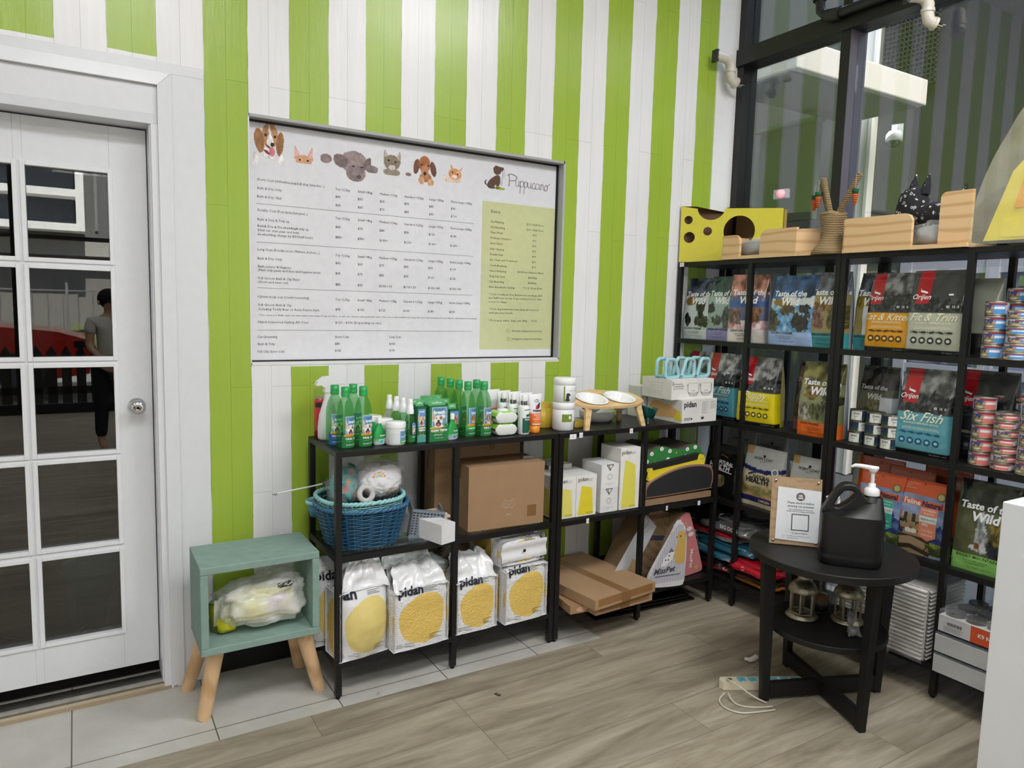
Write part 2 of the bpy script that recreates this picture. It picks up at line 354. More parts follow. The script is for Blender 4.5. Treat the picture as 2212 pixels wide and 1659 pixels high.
# ------------------------------------------------------------------ room shell
WY = .407; GX = 2.4425; CZ = 3.75
def wallbox(mb, x0, x1, z0, z1, m='striped_boards'): mb.box(x0, WY, z0, x1, WY+.16, z1, WHITE, m)
m = MB()
wallbox(m, -1.42, -.5, 2.115, CZ); wallbox(m, -.5, -.2107, .185, CZ); wallbox(m, -.2107, 1.2496, .185, 1.243)
wallbox(m, -.2107, 1.2496, 2.189, CZ); wallbox(m, 1.2496, 2.4425, .185, CZ); wallbox(m, -4.2, -1.42, 0, CZ)
struct(m, 'wall_back')
m = MB(); m.box(-.5, WY+.012, 0, 2.4425, WY+.16, .185, (12, 12, 13), 'matte'); struct(m, 'baseboard_back')
m = MB(); m.box(-4.2, -7.2, -.06, GX+.3, -.055, 0, WHITE, 'plank_floor'); m.box(1.21, -.055, -.06, GX+.3, .6, 0, WHITE, 'plank_floor'); struct(m, 'floor')
m = MB(); m.box(-4.2, -.055, -.06, 1.21, WY+.16, -.0005, WHITE, 'floor_tiles'); struct(m, 'floor_tiled')
m = MB(); m.box(-4.2, -7.2, CZ, GX+.3, WY+.16, CZ+.1, (235, 235, 232), 'matte'); struct(m, 'ceiling')
m = MB(); m.box(-4.3, -7.2, 0, -4.2, WY+.16, CZ, (228, 228, 226), 'matte'); struct(m, 'wall_left')
# corner column beside the glass
m = MB(); m.box(2.228, WY-.006, .185, 2.4425, WY, CZ, WHITE, 'paint'); struct(m, 'trim_1')
# wall opposite the striped one: shopfront, open above a low sill
m = MB()
for a, b in ((-4.2, -2.6), (2.0, 2.74)): m.box(a, -7.3, 0, b, -7.2, CZ, (225, 225, 222), 'matte')
m.box(-2.6, -7.3, 0, 2.0, -7.2, .12, (40, 40, 42), 'matte'); m.box(-2.6, -7.3, 3.2, 2.0, -7.2, CZ, (225, 225, 222), 'matte')
struct(m, 'wall_front')
f = MB()
for x in (-2.6, -1.45, .75, 1.95): f.box(x, -7.27, .12, x+.05, -7.22, 3.2, (30, 30, 32), 'satin')
w = struct(f, 'window_1'); g = MB(); g.box(-2.6, -7.248, .12, 2.0, -7.242, 3.2, (255, 255, 255), 'clear_glass'); g.build('pane', w)

# ceiling panels, each a lamp of its own
for i, (x, y, z, sx, sy, p) in enumerate(LAMPS):
    place = ('over the round table', 'in front of the price board', 'nearest the shopfront by the side wall', 'nearest the shopfront by the glass wall', 'by the plain side wall')[i]
    t = thing('ceiling_light', 'white rectangular ceiling light panel '+place, 'light', (x, y, z), 0, 'ceiling light panels')
    fr = MB()
    for a in (-1, 1): fr.box(a*sx/2-.012, -sy/2, 0, a*sx/2+.012, sy/2, .03, (240, 240, 240)); fr.box(-sx/2, a*sy/2-.012, 0, sx/2, a*sy/2+.012, .03, (240, 240, 240))
    fr.build('frame', t); d = MB(); d.box(-sx/2, -sy/2, .012, sx/2, sy/2, .018, (255, 255, 255), 'lamp_glow'); d.build('diffuser', t)
    l = bpy.data.lights.new('panel_light', 'AREA'); l.shape = 'RECTANGLE'; l.size = sx*.96; l.size_y = sy*.94; l.energy = p; l.color = (.975, .985, 1)
    lo = bpy.data.objects.new('panel_light', l); COL.objects.link(lo); lo.parent = t; lo.location = (0, 0, .006)

# ------------------------------------------------------------------ door on the left
DW = (222, 224, 228)
m = MB(); P = 'paint'
m.box(-1.42, WY+.0, 2.1, -.532, WY+.16, 2.118, DW, P); m.box(-.55, WY, 0.02, -.532, WY+.16, 2.1, DW, P); m.box(-1.42, WY, .02, -1.40, WY+.16, 2.1, DW, P)
m.box(-1.42, WY-.008, 2.1, -.522, WY, 2.234, DW, P); m.box(-1.42, WY-.010, 2.1, -.532, WY-.007, 2.135, (214, 216, 220), P)
struct(m, 'trim_2', .002)
m = MB()    # architrave
m.hexa([(-.522, WY-.024, -.0), (-.474, WY-.018, -.0), (-.474, WY, 0), (-.522, WY, 0), (-.522, WY-.024, 2.234), (-.474, WY-.018, 2.282), (-.474, WY, 2.282), (-.522, WY, 2.234)], DW, P)
m.hexa([(-1.5, WY-.024, 2.234), (-.522, WY-.024, 2.234), (-.522, WY, 2.234), (-1.5, WY, 2.234), (-1.5, WY-.018, 2.282), (-.474, WY-.018, 2.282), (-.474, WY, 2.282), (-1.5, WY, 2.282)], DW, P)
m.box(-.474, WY-.008, 0.0, -.366, WY, 2.282, DW, P); m.box(-1.5, WY-.008, 2.282, -.366, WY, 2.318, DW, P)
m.box(-.545, WY-.014, 0.0, -.520, WY, 2.1, DW, P)
struct(m, 'trim_3', .0015)
m = MB(); m.box(-1.42, .408, 0, -.545, .50, .022, (150, 146, 138), 'metal'); m.box(-1.42, .396, 0, -.535, .412, .014, (190, 178, 158), 'matte'); m.box(-1.42, .408, .022, -.545, .425, .03, (205, 203, 198), 'metal')
m.box(-1.42, .384, 0, -.50, .398, .008, (168, 150, 122), 'matte'); struct(m, 'trim_4')
# door leaf: stiles, rails and glazing bars
dx0, dx1, dz0, dz1, dy = -1.395, -.553, .068, 2.094, .50
d = MB(); px = [(-1.208, -.942), (-.936+.0, -.672)]; rows = [1.612, 1.264, .916, .568, .215]; ph = .322
px = [(-1.222, -.958), (-.932, -.673)]
xs = [dx0, px[0][0], px[0][1], px[1][0], px[1][1], dx1]
for a, b in ((0, 1), (2, 3), (4, 5)): d.box(xs[a], dy, dz0, xs[b], dy+.04, dz1, DW, P)
for a, b in px:
    zz = [dz0]+[v for r in sorted(rows) for v in (r, r+ph)]+[dz1]
    for k in range(0, len(zz), 2): d.box(a, dy, zz[k], b, dy+.04, zz[k+1], DW, P)
    for r in rows:      # beads around every pane
        t = .010
        for q in ((a-.009, r-.009, a+t-.004, r+ph+.009), (b-t+.004, r-.009, b+.009, r+ph+.009), (a+.006, r-.009, b-.006, r+t-.004), (a+.006, r+ph-t+.004, b-.006, r+ph+.009)):
            d.box(q[0], dy-.006, q[1], q[2], dy+.02, q[3], (226, 228, 232), P)
leaf = struct(d, 'door_1', .0015)
for a, b in px:
    for r in rows:
        g = MB(); g.box(a, dy+.018, r, b, dy+.022, r+ph, (255,)*3, 'door_glass'); g.build('pane', leaf)
k = MB(); k.lathe([(.0001, 0), (.031, 0), (.031, .004), (.026, .010), (.013, .013), (.012, .032), (.022, .04), (.0275, .052), (.026, .062), (.015, .067), (.008, .066), (.0001, .066)], (215, 215, 218), 'chrome', 32)
kb = k.build('door_knob', leaf); kb.location = (-.607, dy, 1.083); kb.rotation_euler = (rad(90), 0, 0)
kk = MB(); kk.disc(Frame((0, 0, .0675), (1, 0, 0), (0, 1, 0)), 0, 0, .0045, .0045, (60, 60, 60), 'chrome'); kk.rect(Frame((0, 0, .068), (1, 0, 0), (0, 1, 0)), -.0006, -.003, .0006, .003, (5, 5, 5)); kk.build('keyhole', kb)
# unlit room behind the door
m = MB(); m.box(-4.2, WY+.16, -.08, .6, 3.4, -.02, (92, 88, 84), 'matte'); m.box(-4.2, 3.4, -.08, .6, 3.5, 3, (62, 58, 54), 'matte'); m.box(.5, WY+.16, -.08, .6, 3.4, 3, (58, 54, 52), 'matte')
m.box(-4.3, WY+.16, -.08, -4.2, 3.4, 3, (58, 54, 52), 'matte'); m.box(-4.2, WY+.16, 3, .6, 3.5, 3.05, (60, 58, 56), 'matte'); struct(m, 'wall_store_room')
t = thing('bucket', 'pale blue mop bucket on the dark floor behind the glazed door', 'bucket', (-.75, 1.25, -.018))
b = MB(); b.lathe([(.0001, 0), (.12, 0), (.15, .26), (.158, .27), (.145, .265), (.116, .01), (.0001, .01)], (120, 160, 180)); b.build('body', t)
t = thing('mop', 'grey mop with a long handle standing in the bucket behind the glass door', 'mop', (-.66, 1.16, .0))
b = MB(); b.tube([(0, 0, .1), (.10, .05, 1.25)], .012, (110, 112, 115)); b.build('handle', t)
b = MB(); b.lathe([(.0001, .16), (.05, .14), (.07, .0), (.0001, 0)], (150, 148, 140), 'fabric'); b.build('mop_head', t)
c = MB(); c.tube([(-.95, .9, -.005), (-.7, 1.3, -.005), (-.5, 1.1, -.005), (-.75, .85, -.005), (-1.1, 1.2, -.005), (-1.3, 1.6, -.005)], .008, (70, 68, 66)); tag(c.build('hose'), 'grey hose looped on the floor behind the glazed door', 'hose')

# ------------------------------------------------------------------ price board, recessed in the wall
SY = .455
m = MB(); gf = (168, 168, 168)
m.box(-.2107, WY-.002, 2.181, 1.2496, SY+.004, 2.192, gf, 'satin'); m.box(1.2426, WY-.002, 1.24, 1.2546, SY+.004, 2.192, (176, 178, 180), 'satin')
m.box(-.2107, WY-.002, 1.236, 1.2496, SY+.004, 1.246, (232, 232, 232), 'satin'); m.box(-.2127, WY-.002, 1.236, -.2077, SY+.004, 2.192, (226, 226, 226), 'satin')
struct(m, 'trim_5')
board = thing('price_board', 'large white price list board with pets printed on top, set into the striped wall', 'sign', (0, SY, 0))
m = MB(); m.box(-.2077, 0, 1.246, 1.2426, .01, 2.181, (226, 226, 232), 'gloss'); m.build('panel', board)
m = MB(); e = .006
for q in ((-.2077, 2.173, 1.2426, 2.181), (-.2077, 1.246, 1.2426, 1.252), (1.233, 1.246, 1.2426, 2.181), (-.2077, 1.246, -.2057, 2.181)): m.box(q[0], -.006, q[1], q[2], .0, q[3], (8, 8, 8))
m.build('black_edging', board)
m = MB(); K = (52, 52, 58); F0 = Frame((0, 0, 0))
LT = [(-.171, 1.954, .265, 'Short Coat (chihuahua,pug,bull dog, labardor...)'), (-.171, 1.921, .094, 'Bath & Dry Only'), (-.172, 1.889, .093, 'Bath & Dry, Nail'), (-.171, 1.837, .196, 'Double Coat (Pom,Spitz,Samoyed...)'), (-.172, 1.801, .124, 'Bath & Dry & Tidy up'), (-.172, 1.776, .201, 'Bath& Dry & De shedding& tidy up'), (-.172, 1.76, .164, '(Nail cut, trim paw, and butt,'), (-.172, 1.744, .218, 'de-shedding charge by $30/half hour)'), (-.173, 1.685, .247, 'Long Coat (Poodle cross, Maltese, bichon,...)'), (-.173, 1.65, .095, 'Bath & Dry Only'), (-.172, 1.619, .13, 'Bath scissor & Hygiene'), (-.172, 1.605, .249, '(Nail, tidy paws and face and hygiene area)'), (-.171, 1.573, .163, 'Full Groom Bath & Clip Basic'), (-.171, 1.558, .116, '(Short and even cut)'), (-.174, 1.5, .203, '<20mm body coat (Comb+scissoring)'), (-.172, 1.468, .131, 'Full Groom Bath & Clip'), (-.171, 1.451, .242, 'Including Teddy Bear or Asian Fusion Style'), (-.171, 1.429, .98, '*This service is fluffy style cut with hand scissoring of legs and face, to give the dog its own particular style. This cut is only available for dogs who are well maintained as we will do only minimal de-matting'), (-.173, 1.4, .201, 'Hand Scissored Styling All Over'), (.138, 1.401, .204, '$120 - $300 (Depending on size)'), (-.176, 1.341, .077, 'Cat Grooming'), (-.176, 1.312, .067, 'Bath & Tidy'), (-.177, 1.282, .105, 'Full Clip (Lion Cut)'), (.137, 1.341, .061, 'Short Coat'), (.137, 1.312, .021, '$80'), (.137, 1.283, .025, '$128'), (.379, 1.341, .055, 'Long Coat'), (.379, 1.311, .027, '$100'), (.379, 1.282, .025, '$128'), (.874, 1.923, .05, 'Extra')]
RT = [(.874, 1.878, .07, 'De-Matting'), (.874, 1.853, .077, 'De-Shedding'), (.874, 1.829, .067, 'Fleas Wash'), (.873, 1.804, .115, 'Medicate Shampoo'), (.874, 1.779, .066, 'Anal Gland'), (.873, 1.753, .076, 'Nail Clipping'), (.874, 1.728, .07, 'Poddle Feet'), (.873, 1.703, .152, 'Ear Clean and Treatment'), (.874, 1.677, .09, 'Teeth Brushing'), (.873, 1.652, .091, 'Hand Stripping'), (.873, 1.627, .084, 'Dog Day Care'), (.873, 1.602, .079, 'Cat Boarding'), (.872, 1.577, .14, 'Non Anesthetic Scaling'), (1.07, 1.881, .099, '$20 / Half Hour'), (1.071, 1.856, .098, '$20 / Half Hour')]+[(1.107, 1.831-.0253*i, .021, '$10') for i in range(7)]+[(1.027, 1.653, .148, '$60/Hour Without Wash'), (1.088, 1.628, .051, '$45/Day'), (1.087, 1.603, .051, '$26/Day'), (1.062, 1.578, .11, 'P.O.A. (From $180)'), (.873, 1.543, .298, '* Cost Condition/ Dog Behaviours surcharge $30'), (.873, 1.526, .295, 'per half hour on top of grooming price for that'), (.873, 1.508, .1, 'is in poor shape.'), (.874, 1.474, .279, '* Poor dog behaviours that delay grrom need'), (.873, 1.456, .133, 'extra groomer handle'), (.874, 1.42, .215, '* For puppy, kitten, dogs over 38kg'), (1.115, 1.42, .031, 'P.O.A.'), (1.003, 1.371, .173, 'Wechat: puppuccino-pet-spa'), (1.003, 1.333, .175, 'Instagram: puppuccinopetspa')]
CX = (.139, .2345, .3305, .443, .560, .667)
HD = (('Toy <2.5kg', .061), ('Small <8kg', .063), ('Medium <15kg', .08), ('Standard <22kg', .09), ('Large <30kg', .071), ('Extra Large <38kg', .107))
for z in (1.949, 1.832, 1.68, 1.497): LT += [(CX[i], z, HD[i][1], HD[i][0]) for i in range(6)]
for z, s in ((1.918, '40 55 65 75 85 95'), (1.884, '45 65 75 85 95 110'), (1.796, '60 70 80 90 120 140'), (1.754, '80+ 90+ 100+ 110+ 140+ 160+'), (1.648, '45 65 75 85 95 110'), (1.606, '65 75 85 95 105 120'), (1.56, '85 95 100-110 110-120 130-140 150-160'), (1.456, '90 105 125 145 180 240')):
    LT += [(CX[i], z, .0073*(len(q)+1), '$'+q) for i, q in enumerate(s.split())]
m.rect(F0, .828, 1.287, 1.233, 1.973, (203, 207, 160), 'gloss', .0003)
for a, z, w, s in LT+RT: m.text(s, F0, a, z, .0085 if len(s) > 120 else (.019 if s == 'Extra' else .0135), K, 'paper', fit=w, lift=.0009)
for z in (1.8655, 1.7175, 1.539, 1.372): m.rect(F0, -.175, z-.0008, .785, z+.0006, (110, 110, 116), 'paper', .0006)
for cx, cz in ((.991, 1.379), (1.0, 1.373)): m.disc(F0, cx-.012, cz, .007, .006, (90, 100, 80), 'paper', .0006); m.disc(F0, cx-.012, cz, .0058, .0048, (203, 207, 160), 'paper', .0008)
for k_, c in ((.0075, (90, 100, 80)), (.0064, (203, 207, 160))): m.rect(F0, .9865-k_, 1.337-k_, .9865+k_, 1.337+k_, c, 'paper', .0006+(.0075-k_)*.2)
m.disc(F0, .9865, 1.337, .0038, .0038, (90, 100, 80), 'paper', .0011); m.disc(F0, .9865, 1.337, .0028, .0028, (203, 207, 160), 'paper', .0014)
m.build('printed_text', board)
# logo: sitting brown dog with a lead, brushed shop name
m = MB(); BR = (92, 66, 54); o = Frame((0, 0, 0))
def blob(pts, col, lift=.0006, fr=F0, n=4):          # smooth closed outline through the points
    out = []; N = len(pts)
    for i in range(N):
        p0, p1, p2, p3 = (pts[(i+j-1) % N] for j in range(4))
        for k in range(n):
            t = k/n
            out.append(tuple(.5*((2*p1[c])+(-p0[c]+p2[c])*t+(2*p0[c]-5*p1[c]+4*p2[c]-p3[c])*t*t+(-p0[c]+3*p1[c]-3*p2[c]+p3[c])*t**3) for c in (0, 1)))
    m.poly(out, fr, col, 'paper', lift)
def lg(x, y): return (.838+(x-1150)*.000407, 2.128-(y-380)*.000319+(x-1150)*.00004)   # measured logo outline, in metres
m.disc(F0, *lg(1345, 690), .030, .0065, (150, 176, 60), 'paper', .0004)
blob([lg(*p) for p in ((1310, 500), (1345, 520), (1352, 600), (1335, 660), (1350, 680), (1330, 692), (1300, 690), (1298, 640), (1275, 660), (1285, 690), (1220, 690), (1185, 660), (1188, 610), (1220, 560), (1270, 520))], BR)
blob([lg(*p) for p in ((1258, 400), (1275, 378), (1290, 365), (1310, 372), (1350, 385), (1390, 395), (1392, 425), (1365, 450), (1345, 485), (1300, 495), (1270, 470), (1262, 440))], BR, .0007)
blob([lg(*p) for p in ((1185, 655), (1150, 620), (1152, 580), (1182, 562), (1165, 590), (1175, 630), (1195, 650))], BR)
m.rect(F0, lg(1285, 500)[0], lg(0, 506)[1], lg(1345, 506)[0], lg(0, 497)[1], (196, 186, 110), 'paper', .0009)
m.tube([(*[lg(x, y)[0]], -.001, lg(x, y)[1]) for x, y in ((1392, 405), (1400, 440), (1398, 540))], .0007, (80, 80, 100), n=4)
m.tube([(lg(x, y)[0], -.001, lg(x, y)[1]) for x, y in ((1380, 420), (1378, 520), (1372, 600), (1355, 625), (1362, 650), (1380, 630), (1372, 600))], .0007, (80, 80, 100), n=4)
def pen(pts, r, col=BR):
    out = []
    for i in range(len(pts)-1):
        p0, p1, p2, p3 = pts[max(i-1, 0)], pts[i], pts[i+1], pts[min(i+2, len(pts)-1)]
        for k in range(4):
            t = k/4; out.append(tuple(.5*((2*p1[c])+(-p0[c]+p2[c])*t+(2*p0[c]-5*p1[c]+4*p2[c]-p3[c])*t*t+(-p0[c]+3*p1[c]-3*p2[c]+p3[c])*t**3) for c in (0, 1)))
    out.append(pts[-1]); m.tube([(a, -.0012, b) for a, b in out], r, col, 'paper', n=5, squash=.5)
def wr(l, x0, sx, z0, sz, r):
    for st in l: pen([(x0+a*sx, z0+b*sz) for a, b in st], r)
Z0 = 2.052
wr([[(.2, 1.5), (.25, .7), (.2, -.1)], [(0, 1.35), (.35, 1.62), (.9, 1.5), (1.15, 1.15), (.85, .8), (.3, .72)]], .957, .046, Z0+.002, .034, .0022)
u = [[(0, 1), (.05, .25), (.35, .0), (.7, .35), (.75, 1)], [(.75, 1), (.75, .2), (.95, .05)]]
pp = [[(.1, 1), (.12, 0), (.08, -1.15)], [(.12, .7), (.5, 1.05), (.85, .75), (.75, .15), (.35, .0), (.12, .25)]]
cc = [[(.8, .85), (.5, 1), (.12, .6), (.2, .1), (.55, 0), (.95, .25)]]
ii = [[(.25, 1), (.22, .2), (.5, .05)]]; nn = [[(.1, 1), (.12, 0)], [(.12, .55), (.45, 1), (.7, .8), (.7, .15), (.9, .05)]]
oo = [[(.5, 1), (.12, .6), (.2, .05), (.6, 0), (.85, .5), (.6, .98), (.45, .95)], [(.8, .75), (1.15, .95), (1.35, 1.3)]]
X0 = 1.004
for l, w_ in ((u, .95), (pp, .95), (pp, .95), (u, .95), (cc, .8), (cc, .8), (ii, .5), (nn, .9), (oo, 1.2)):
    wr(l, X0, .0235, Z0+.004-(X0-1.0)*.02, .027, .0017); X0 += .0235*w_
m.disc(F0, 1.155, 2.09, .0022, .0022, (150, 176, 60)); m.build('printed_logo', board)
# pets printed along the top edge
def pet(nx, nz, x0, x1, z0, z1, shapes, name, fur):
    # shapes are drawn on a fine grid: first hit from the top of the list wins
    mb = MB(); vs = {}
    for j in range(nz):
        for i in range(nx):
            a, b = (i+.5)/nx, (j+.5)/nz; X, Y = a*2-1, b*2-1; c = None
            for sh in shapes:
                cx, cy, rx, ry, rot, col = sh[:6]
                dx, dyy = X-cx, Y-cy; cr, sr = math.cos(rot), math.sin(rot); p, q = (dx*cr+dyy*sr)/rx, (-dx*sr+dyy*cr)/ry
                if len(sh) > 6 and sh[6] == 't':      # triangle-ish ear
                    if abs(p) < (1-q)/2 and -1 < q < 1: c = col; break
                elif p*p+q*q < 1+.08*fbm(X*9, Y*9): c = col; break
            if c is None: continue
            k = .82+.36*(.5+.5*fbm(X*fur, Y*fur*.6, 1)) ; c = tuple(min(255, v*k) for v in c)
            w_, h_ = (x1-x0)/nx, (z1-z0)/nz; xx, zz_ = x0+i*w_, z0+j*h_
            mb.add([(xx, -.0007, zz_), (xx+w_, -.0007, zz_), (xx+w_, -.0007, zz_+h_), (xx, -.0007, zz_+h_)], [(0, 1, 2, 3)], c, 'paper')
    mb.build(name, board)
TAN = (188, 140, 98); DT = (160, 112, 72); WT = (228, 224, 226); DK = (40, 34, 32); PK = (206, 120, 136)
pet(54, 66, -.190, -.062, 2.010, 2.186, [(-.18, .36, .07, .07, 0, DK), (.38, .33, .07, .07, 0, DK), (.22, -.02, .13, .09, .1, DK), (.2, -.33, .16, .22, .1, PK), (.03, -.15, .25, .04, -.5, (90, 60, 50)),
   (.1, .05, .2, .34, .1, WT), (.08, .5, .06, .35, .1, WT), (-.55, .1, .28, .52, .2, DT), (.68, .05, .22, .52, -.15, DT), (.08, .35, .48, .55, 0, TAN), (-.1, -.37, .2, .07, -.4, (150, 50, 60)),
   (-.8, -.72, .2, .3, 0, WT), (.72, -.62, .2, .22, 0, WT), (0, -.42, .52, .22, -.1, WT)], 'printed_beagle', 5)
OR = (214, 156, 118); CAT1 = [(-.3, -.62, .12, .14, 0, DK), (.42, -.64, .12, .14, 0, DK), (-.3, -.6, .18, .2, 0, (214, 196, 150)), (.42, -.62, .18, .2, 0, (214, 196, 150)), (-.62, .35, .22, .55, .1, (226, 178, 176), 't'), (.72, .3, .22, .6, -.1, (226, 178, 176), 't'), (-.6, .3, .32, .8, .15, OR, 't'), (.7, .3, .32, .85, -.15, OR, 't'), (.05, -.7, .72, .7, 0, OR)]
pet(40, 34, -.036, .052, 2.040, 2.104, CAT1, 'printed_orange_kitten', 16)
GY = (140, 124, 124)
pet(80, 52, .078, .322, 1.988, 2.118, [(.12, .0, .05, .05, 0, DK), (.42, .0, .05, .05, 0, DK), (.32, -.62, .09, .12, 0, (84, 70, 70)), (-.82, .28, .2, .28, 0, GY), (.78, -.05, .24, .24, -.5, GY), (-.32, .25, .24, .42, .2, (124, 108, 108)), (.62, .25, .12, .4, -.2, (118, 102, 102)), (.22, -.42, .34, .52, 0, GY), (.15, .25, .48, .7, 0, (152, 136, 134))], 'printed_mastiff', 7)
TB = (140, 124, 108)
pet(44, 50, .338, .430, 2.036, 2.137, [(-.3, .2, .1, .1, 0, DK), (.36, .12, .1, .1, 0, DK), (.02, -.08, .09, .06, 0, (100, 60, 60)), (.04, -.35, .34, .2, 0, (206, 200, 194)), (-.62, .75, .14, .28, .1, (200, 176, 170), 't'), (.72, .65, .14, .3, -.2, (200, 176, 170), 't'), (-.62, .7, .28, .5, .2, TB, 't'), (.72, .6, .28, .52, -.2, TB, 't'), (.02, .05, .8, .62, 0, TB), (0, -.75, .85, .3, 0, (150, 136, 120))], 'printed_tabby', 14)
pet(20, 12, .446, .476, 2.040, 2.058, [(0, 0, .9, .8, 0, (130, 116, 104))], 'printed_paw', 12)
pet(50, 60, .480, .594, 2.012, 2.142, [(-.28, .3, .07, .06, 0, DK), (.3, .28, .07, .06, 0, DK), (.02, -.25, .13, .13, 0, DK), (-.68, .15, .24, .5, -.2, (118, 78, 58)), (.72, .1, .24, .5, .25, (110, 74, 56)), (.02, -.1, .3, .4, 0, (190, 132, 92)), (.0, .35, .48, .55, 0, (168, 104, 66)), (-.25, -.72, .26, .25, 0, (206, 158, 118)), (.52, -.8, .26, .25, 0, (206, 158, 118)), (.1, -.5, .5, .3, 0, (170, 120, 84))], 'printed_dachshund', 6)
OG = (212, 146, 92)
pet(46, 42, .62, .724, 2.038, 2.116, [(.02, .12, .08, .1, 0, DK), (.5, -.02, .08, .1, 0, DK), (.2, -.35, .28, .22, 0, (232, 218, 210)), (-.05, .6, .2, .55, .25, OG, 't'), (.75, .42, .2, .5, -.5, (222, 176, 150), 't'), (.25, -.05, .62, .62, 0, OG), (-.75, -.5, .25, .25, 0, (222, 214, 208)), (0, -.75, .9, .3, 0, (226, 200, 180))], 'printed_ginger_kitten', 12)

# ------------------------------------------------------------------ glass wall on the right
BK = (18, 17, 16); m = MB(); y_ = (-7.2, WY)
m.box(GX-.06, WY-.05, 0, GX+.05, WY, CZ, BK)                       # jamb at the corner
for (a, b) in ((-1.95, -1.85), (-3.6, -3.5), (-5.4, -5.3)): m.box(GX-.055, a, 0, GX+.055, b, CZ, BK)
m.box(GX-.063, -.287, 0, GX-.058, -.236, CZ, BK); m.box(GX-.058, -.286, 0, GX+.07, -.237, CZ, (92, 88, 98), 'satin')
m.box(GX-.075, -7.2, 2.835, GX+.05, WY, 2.925, BK); m.box(GX-.06, -7.2, 0, GX+.05, WY, .06, BK); m.box(GX-.06, -7.2, 3.68, GX+.05, WY, CZ, BK)
m.box(GX+.0, -7.2, 1.86, GX+.035, WY-.05, 1.90, (26, 26, 28))
wn2 = struct(m, 'window_2', .002)
for a, b in ((-.236, WY-.05), (-1.85, -.287), (-3.5, -1.95), (-5.3, -3.6)):
    for c, e_ in ((.06, 2.835), (2.925, 3.68)):
        g = MB(); g.box(GX-.004, a, c, GX+.004, b, e_, (255,)*3, 'window_glass'); g.build('pane', wn2)
# sprinkler elbows
def elbow(loc, rz, label, s=1.0):
    t = thing('sprinkler_pipe', label, 'pipe', loc, rz)
    b = MB(); q = (206, 200, 190)
    b.tube([(-.05*s, 0, 0), (0, 0, 0), (.035*s, 0, -.008*s), (.052*s, 0, -.035*s), (.052*s, 0, -.075*s), (.06*s, 0, -.105*s), (.085*s, 0, -.12*s)], .027*s, q, 'plastic', 14)
    b.tube([(.052*s, 0, -.055*s), (.052*s, 0, -.07*s)], .031*s, q, 'plastic', 14); b.tube([(.08*s, 0, -.117*s), (.094*s, 0, -.122*s)], .031*s, q, 'plastic', 14); b.build('elbow', t)
    b = MB(); b.tube([(.09*s, 0, -.12*s), (.125*s, 0, -.13*s)], .009*s, (180, 180, 185), 'chrome'); b.lathe([(.0001, 0), (.02*s, 0), (.02*s, .003), (.0001, .004)], (190, 190, 195), 'chrome', 10, (.128*s, 0, -.13*s)); b.build('sprinkler_head', t)
    b = MB(); b.box(-.06*s, -.02*s, -.03*s, -.045*s, .02*s, .03*s, (20, 20, 20)); b.build('bracket', t)
elbow((2.205, .34, 2.84), rad(-8), 'white plastic sprinkler elbow on the wall corner below the black transom')
elbow((2.28, -.66, 2.83), rad(-30), 'white sprinkler elbow hanging from the transom at the top right edge', .9)
t = thing('conduit', 'black iron conduit elbow fixed where mullion and transom cross', 'pipe', (GX-.1, -.13, 2.93))
b = MB(); b.tube([(0, 0, .75), (0, 0, .1), (0, -.01, .02), (0, -.04, -.01), (0, -.12, -.02), (0, -5, -.02)], .022, (22, 22, 24), 'satin', 12); b.build('pipe', t)
b = MB(); b.tube([(0, 0, .14), (0, 0, .07)], .031, (26, 26, 28), 'satin', 12); b.build('coupling', t); b = MB(); b.tube([(0, -.05, -.012), (0, -.12, -.02)], .031, (26, 26, 28), 'satin', 12); b.build('coupling', t)

# ------------------------------------------------------------------ outside, beyond the glass wall
XF = 5.4
m = MB(); m.box(GX+.06, -8, -.06, 12, 9, -.01, (84, 84, 86), 'matte'); struct(m, 'floor_outside')
m = MB(); m.box(XF+.1, 1.25, 0, XF+.3, 7, 6, (58, 62, 58), 'matte'); m.box(XF+.1, -9, 2.0, XF+.3, 1.25, 6, (17, 17, 19), 'matte'); m.box(XF+1.6, -9, 0, XF+1.8, 2.0, 2.2, (60, 62, 68), 'matte')
m.box(GX+.05, 3.0, 0, XF+.3, 3.1, 6, (60, 66, 60), 'matte'); struct(m, 'wall_outside_right')
m = MB(); m.box(-4.3, -7.3, CZ+.1, GX+.3, 3.5, 5.7, (150, 148, 144), 'matte'); struct(m, 'unseen_sun_block')  # unseen mass over the shop, added to keep the sun out
m = MB(); m.box(XF, 1.58, 0, XF+.12, 1.74, 6, (206, 203, 198), 'matte'); m.box(XF-.02, 1.56, 0, XF+.02, 1.59, 6, (210, 208, 206), 'matte'); struct(m, 'trim_6')
m = MB()
for k in range(28): m.box(XF+.02, 1.05, 3.45+k*.04, XF+.05, 1.53, 3.462+k*.04, (30, 30, 36), 'matte')
for k in range(14): m.box(XF+.02, 1.05+k*.036, 3.45, XF+.04, 1.057+k*.036, 4.6, (34, 34, 40), 'matte')
tag(m.build('louvre'), 'dark louvred grille high up on the building outside the glass', 'grille')
t = thing('overhead_beam', 'white boxed overhead beam jutting out outside the glass wall', 'beam', (0, 0, 0))
m = MB(); m.box(3.62, 1.0, 3.225, 5.25, 1.75, 3.43, (196, 191, 184), 'matte'); m.build('casing', t, bevel=.01); m = MB(); m.box(3.66, 1.06, 3.21, 5.2, 1.7, 3.226, (120, 122, 120), 'matte'); m.build('underside', t)
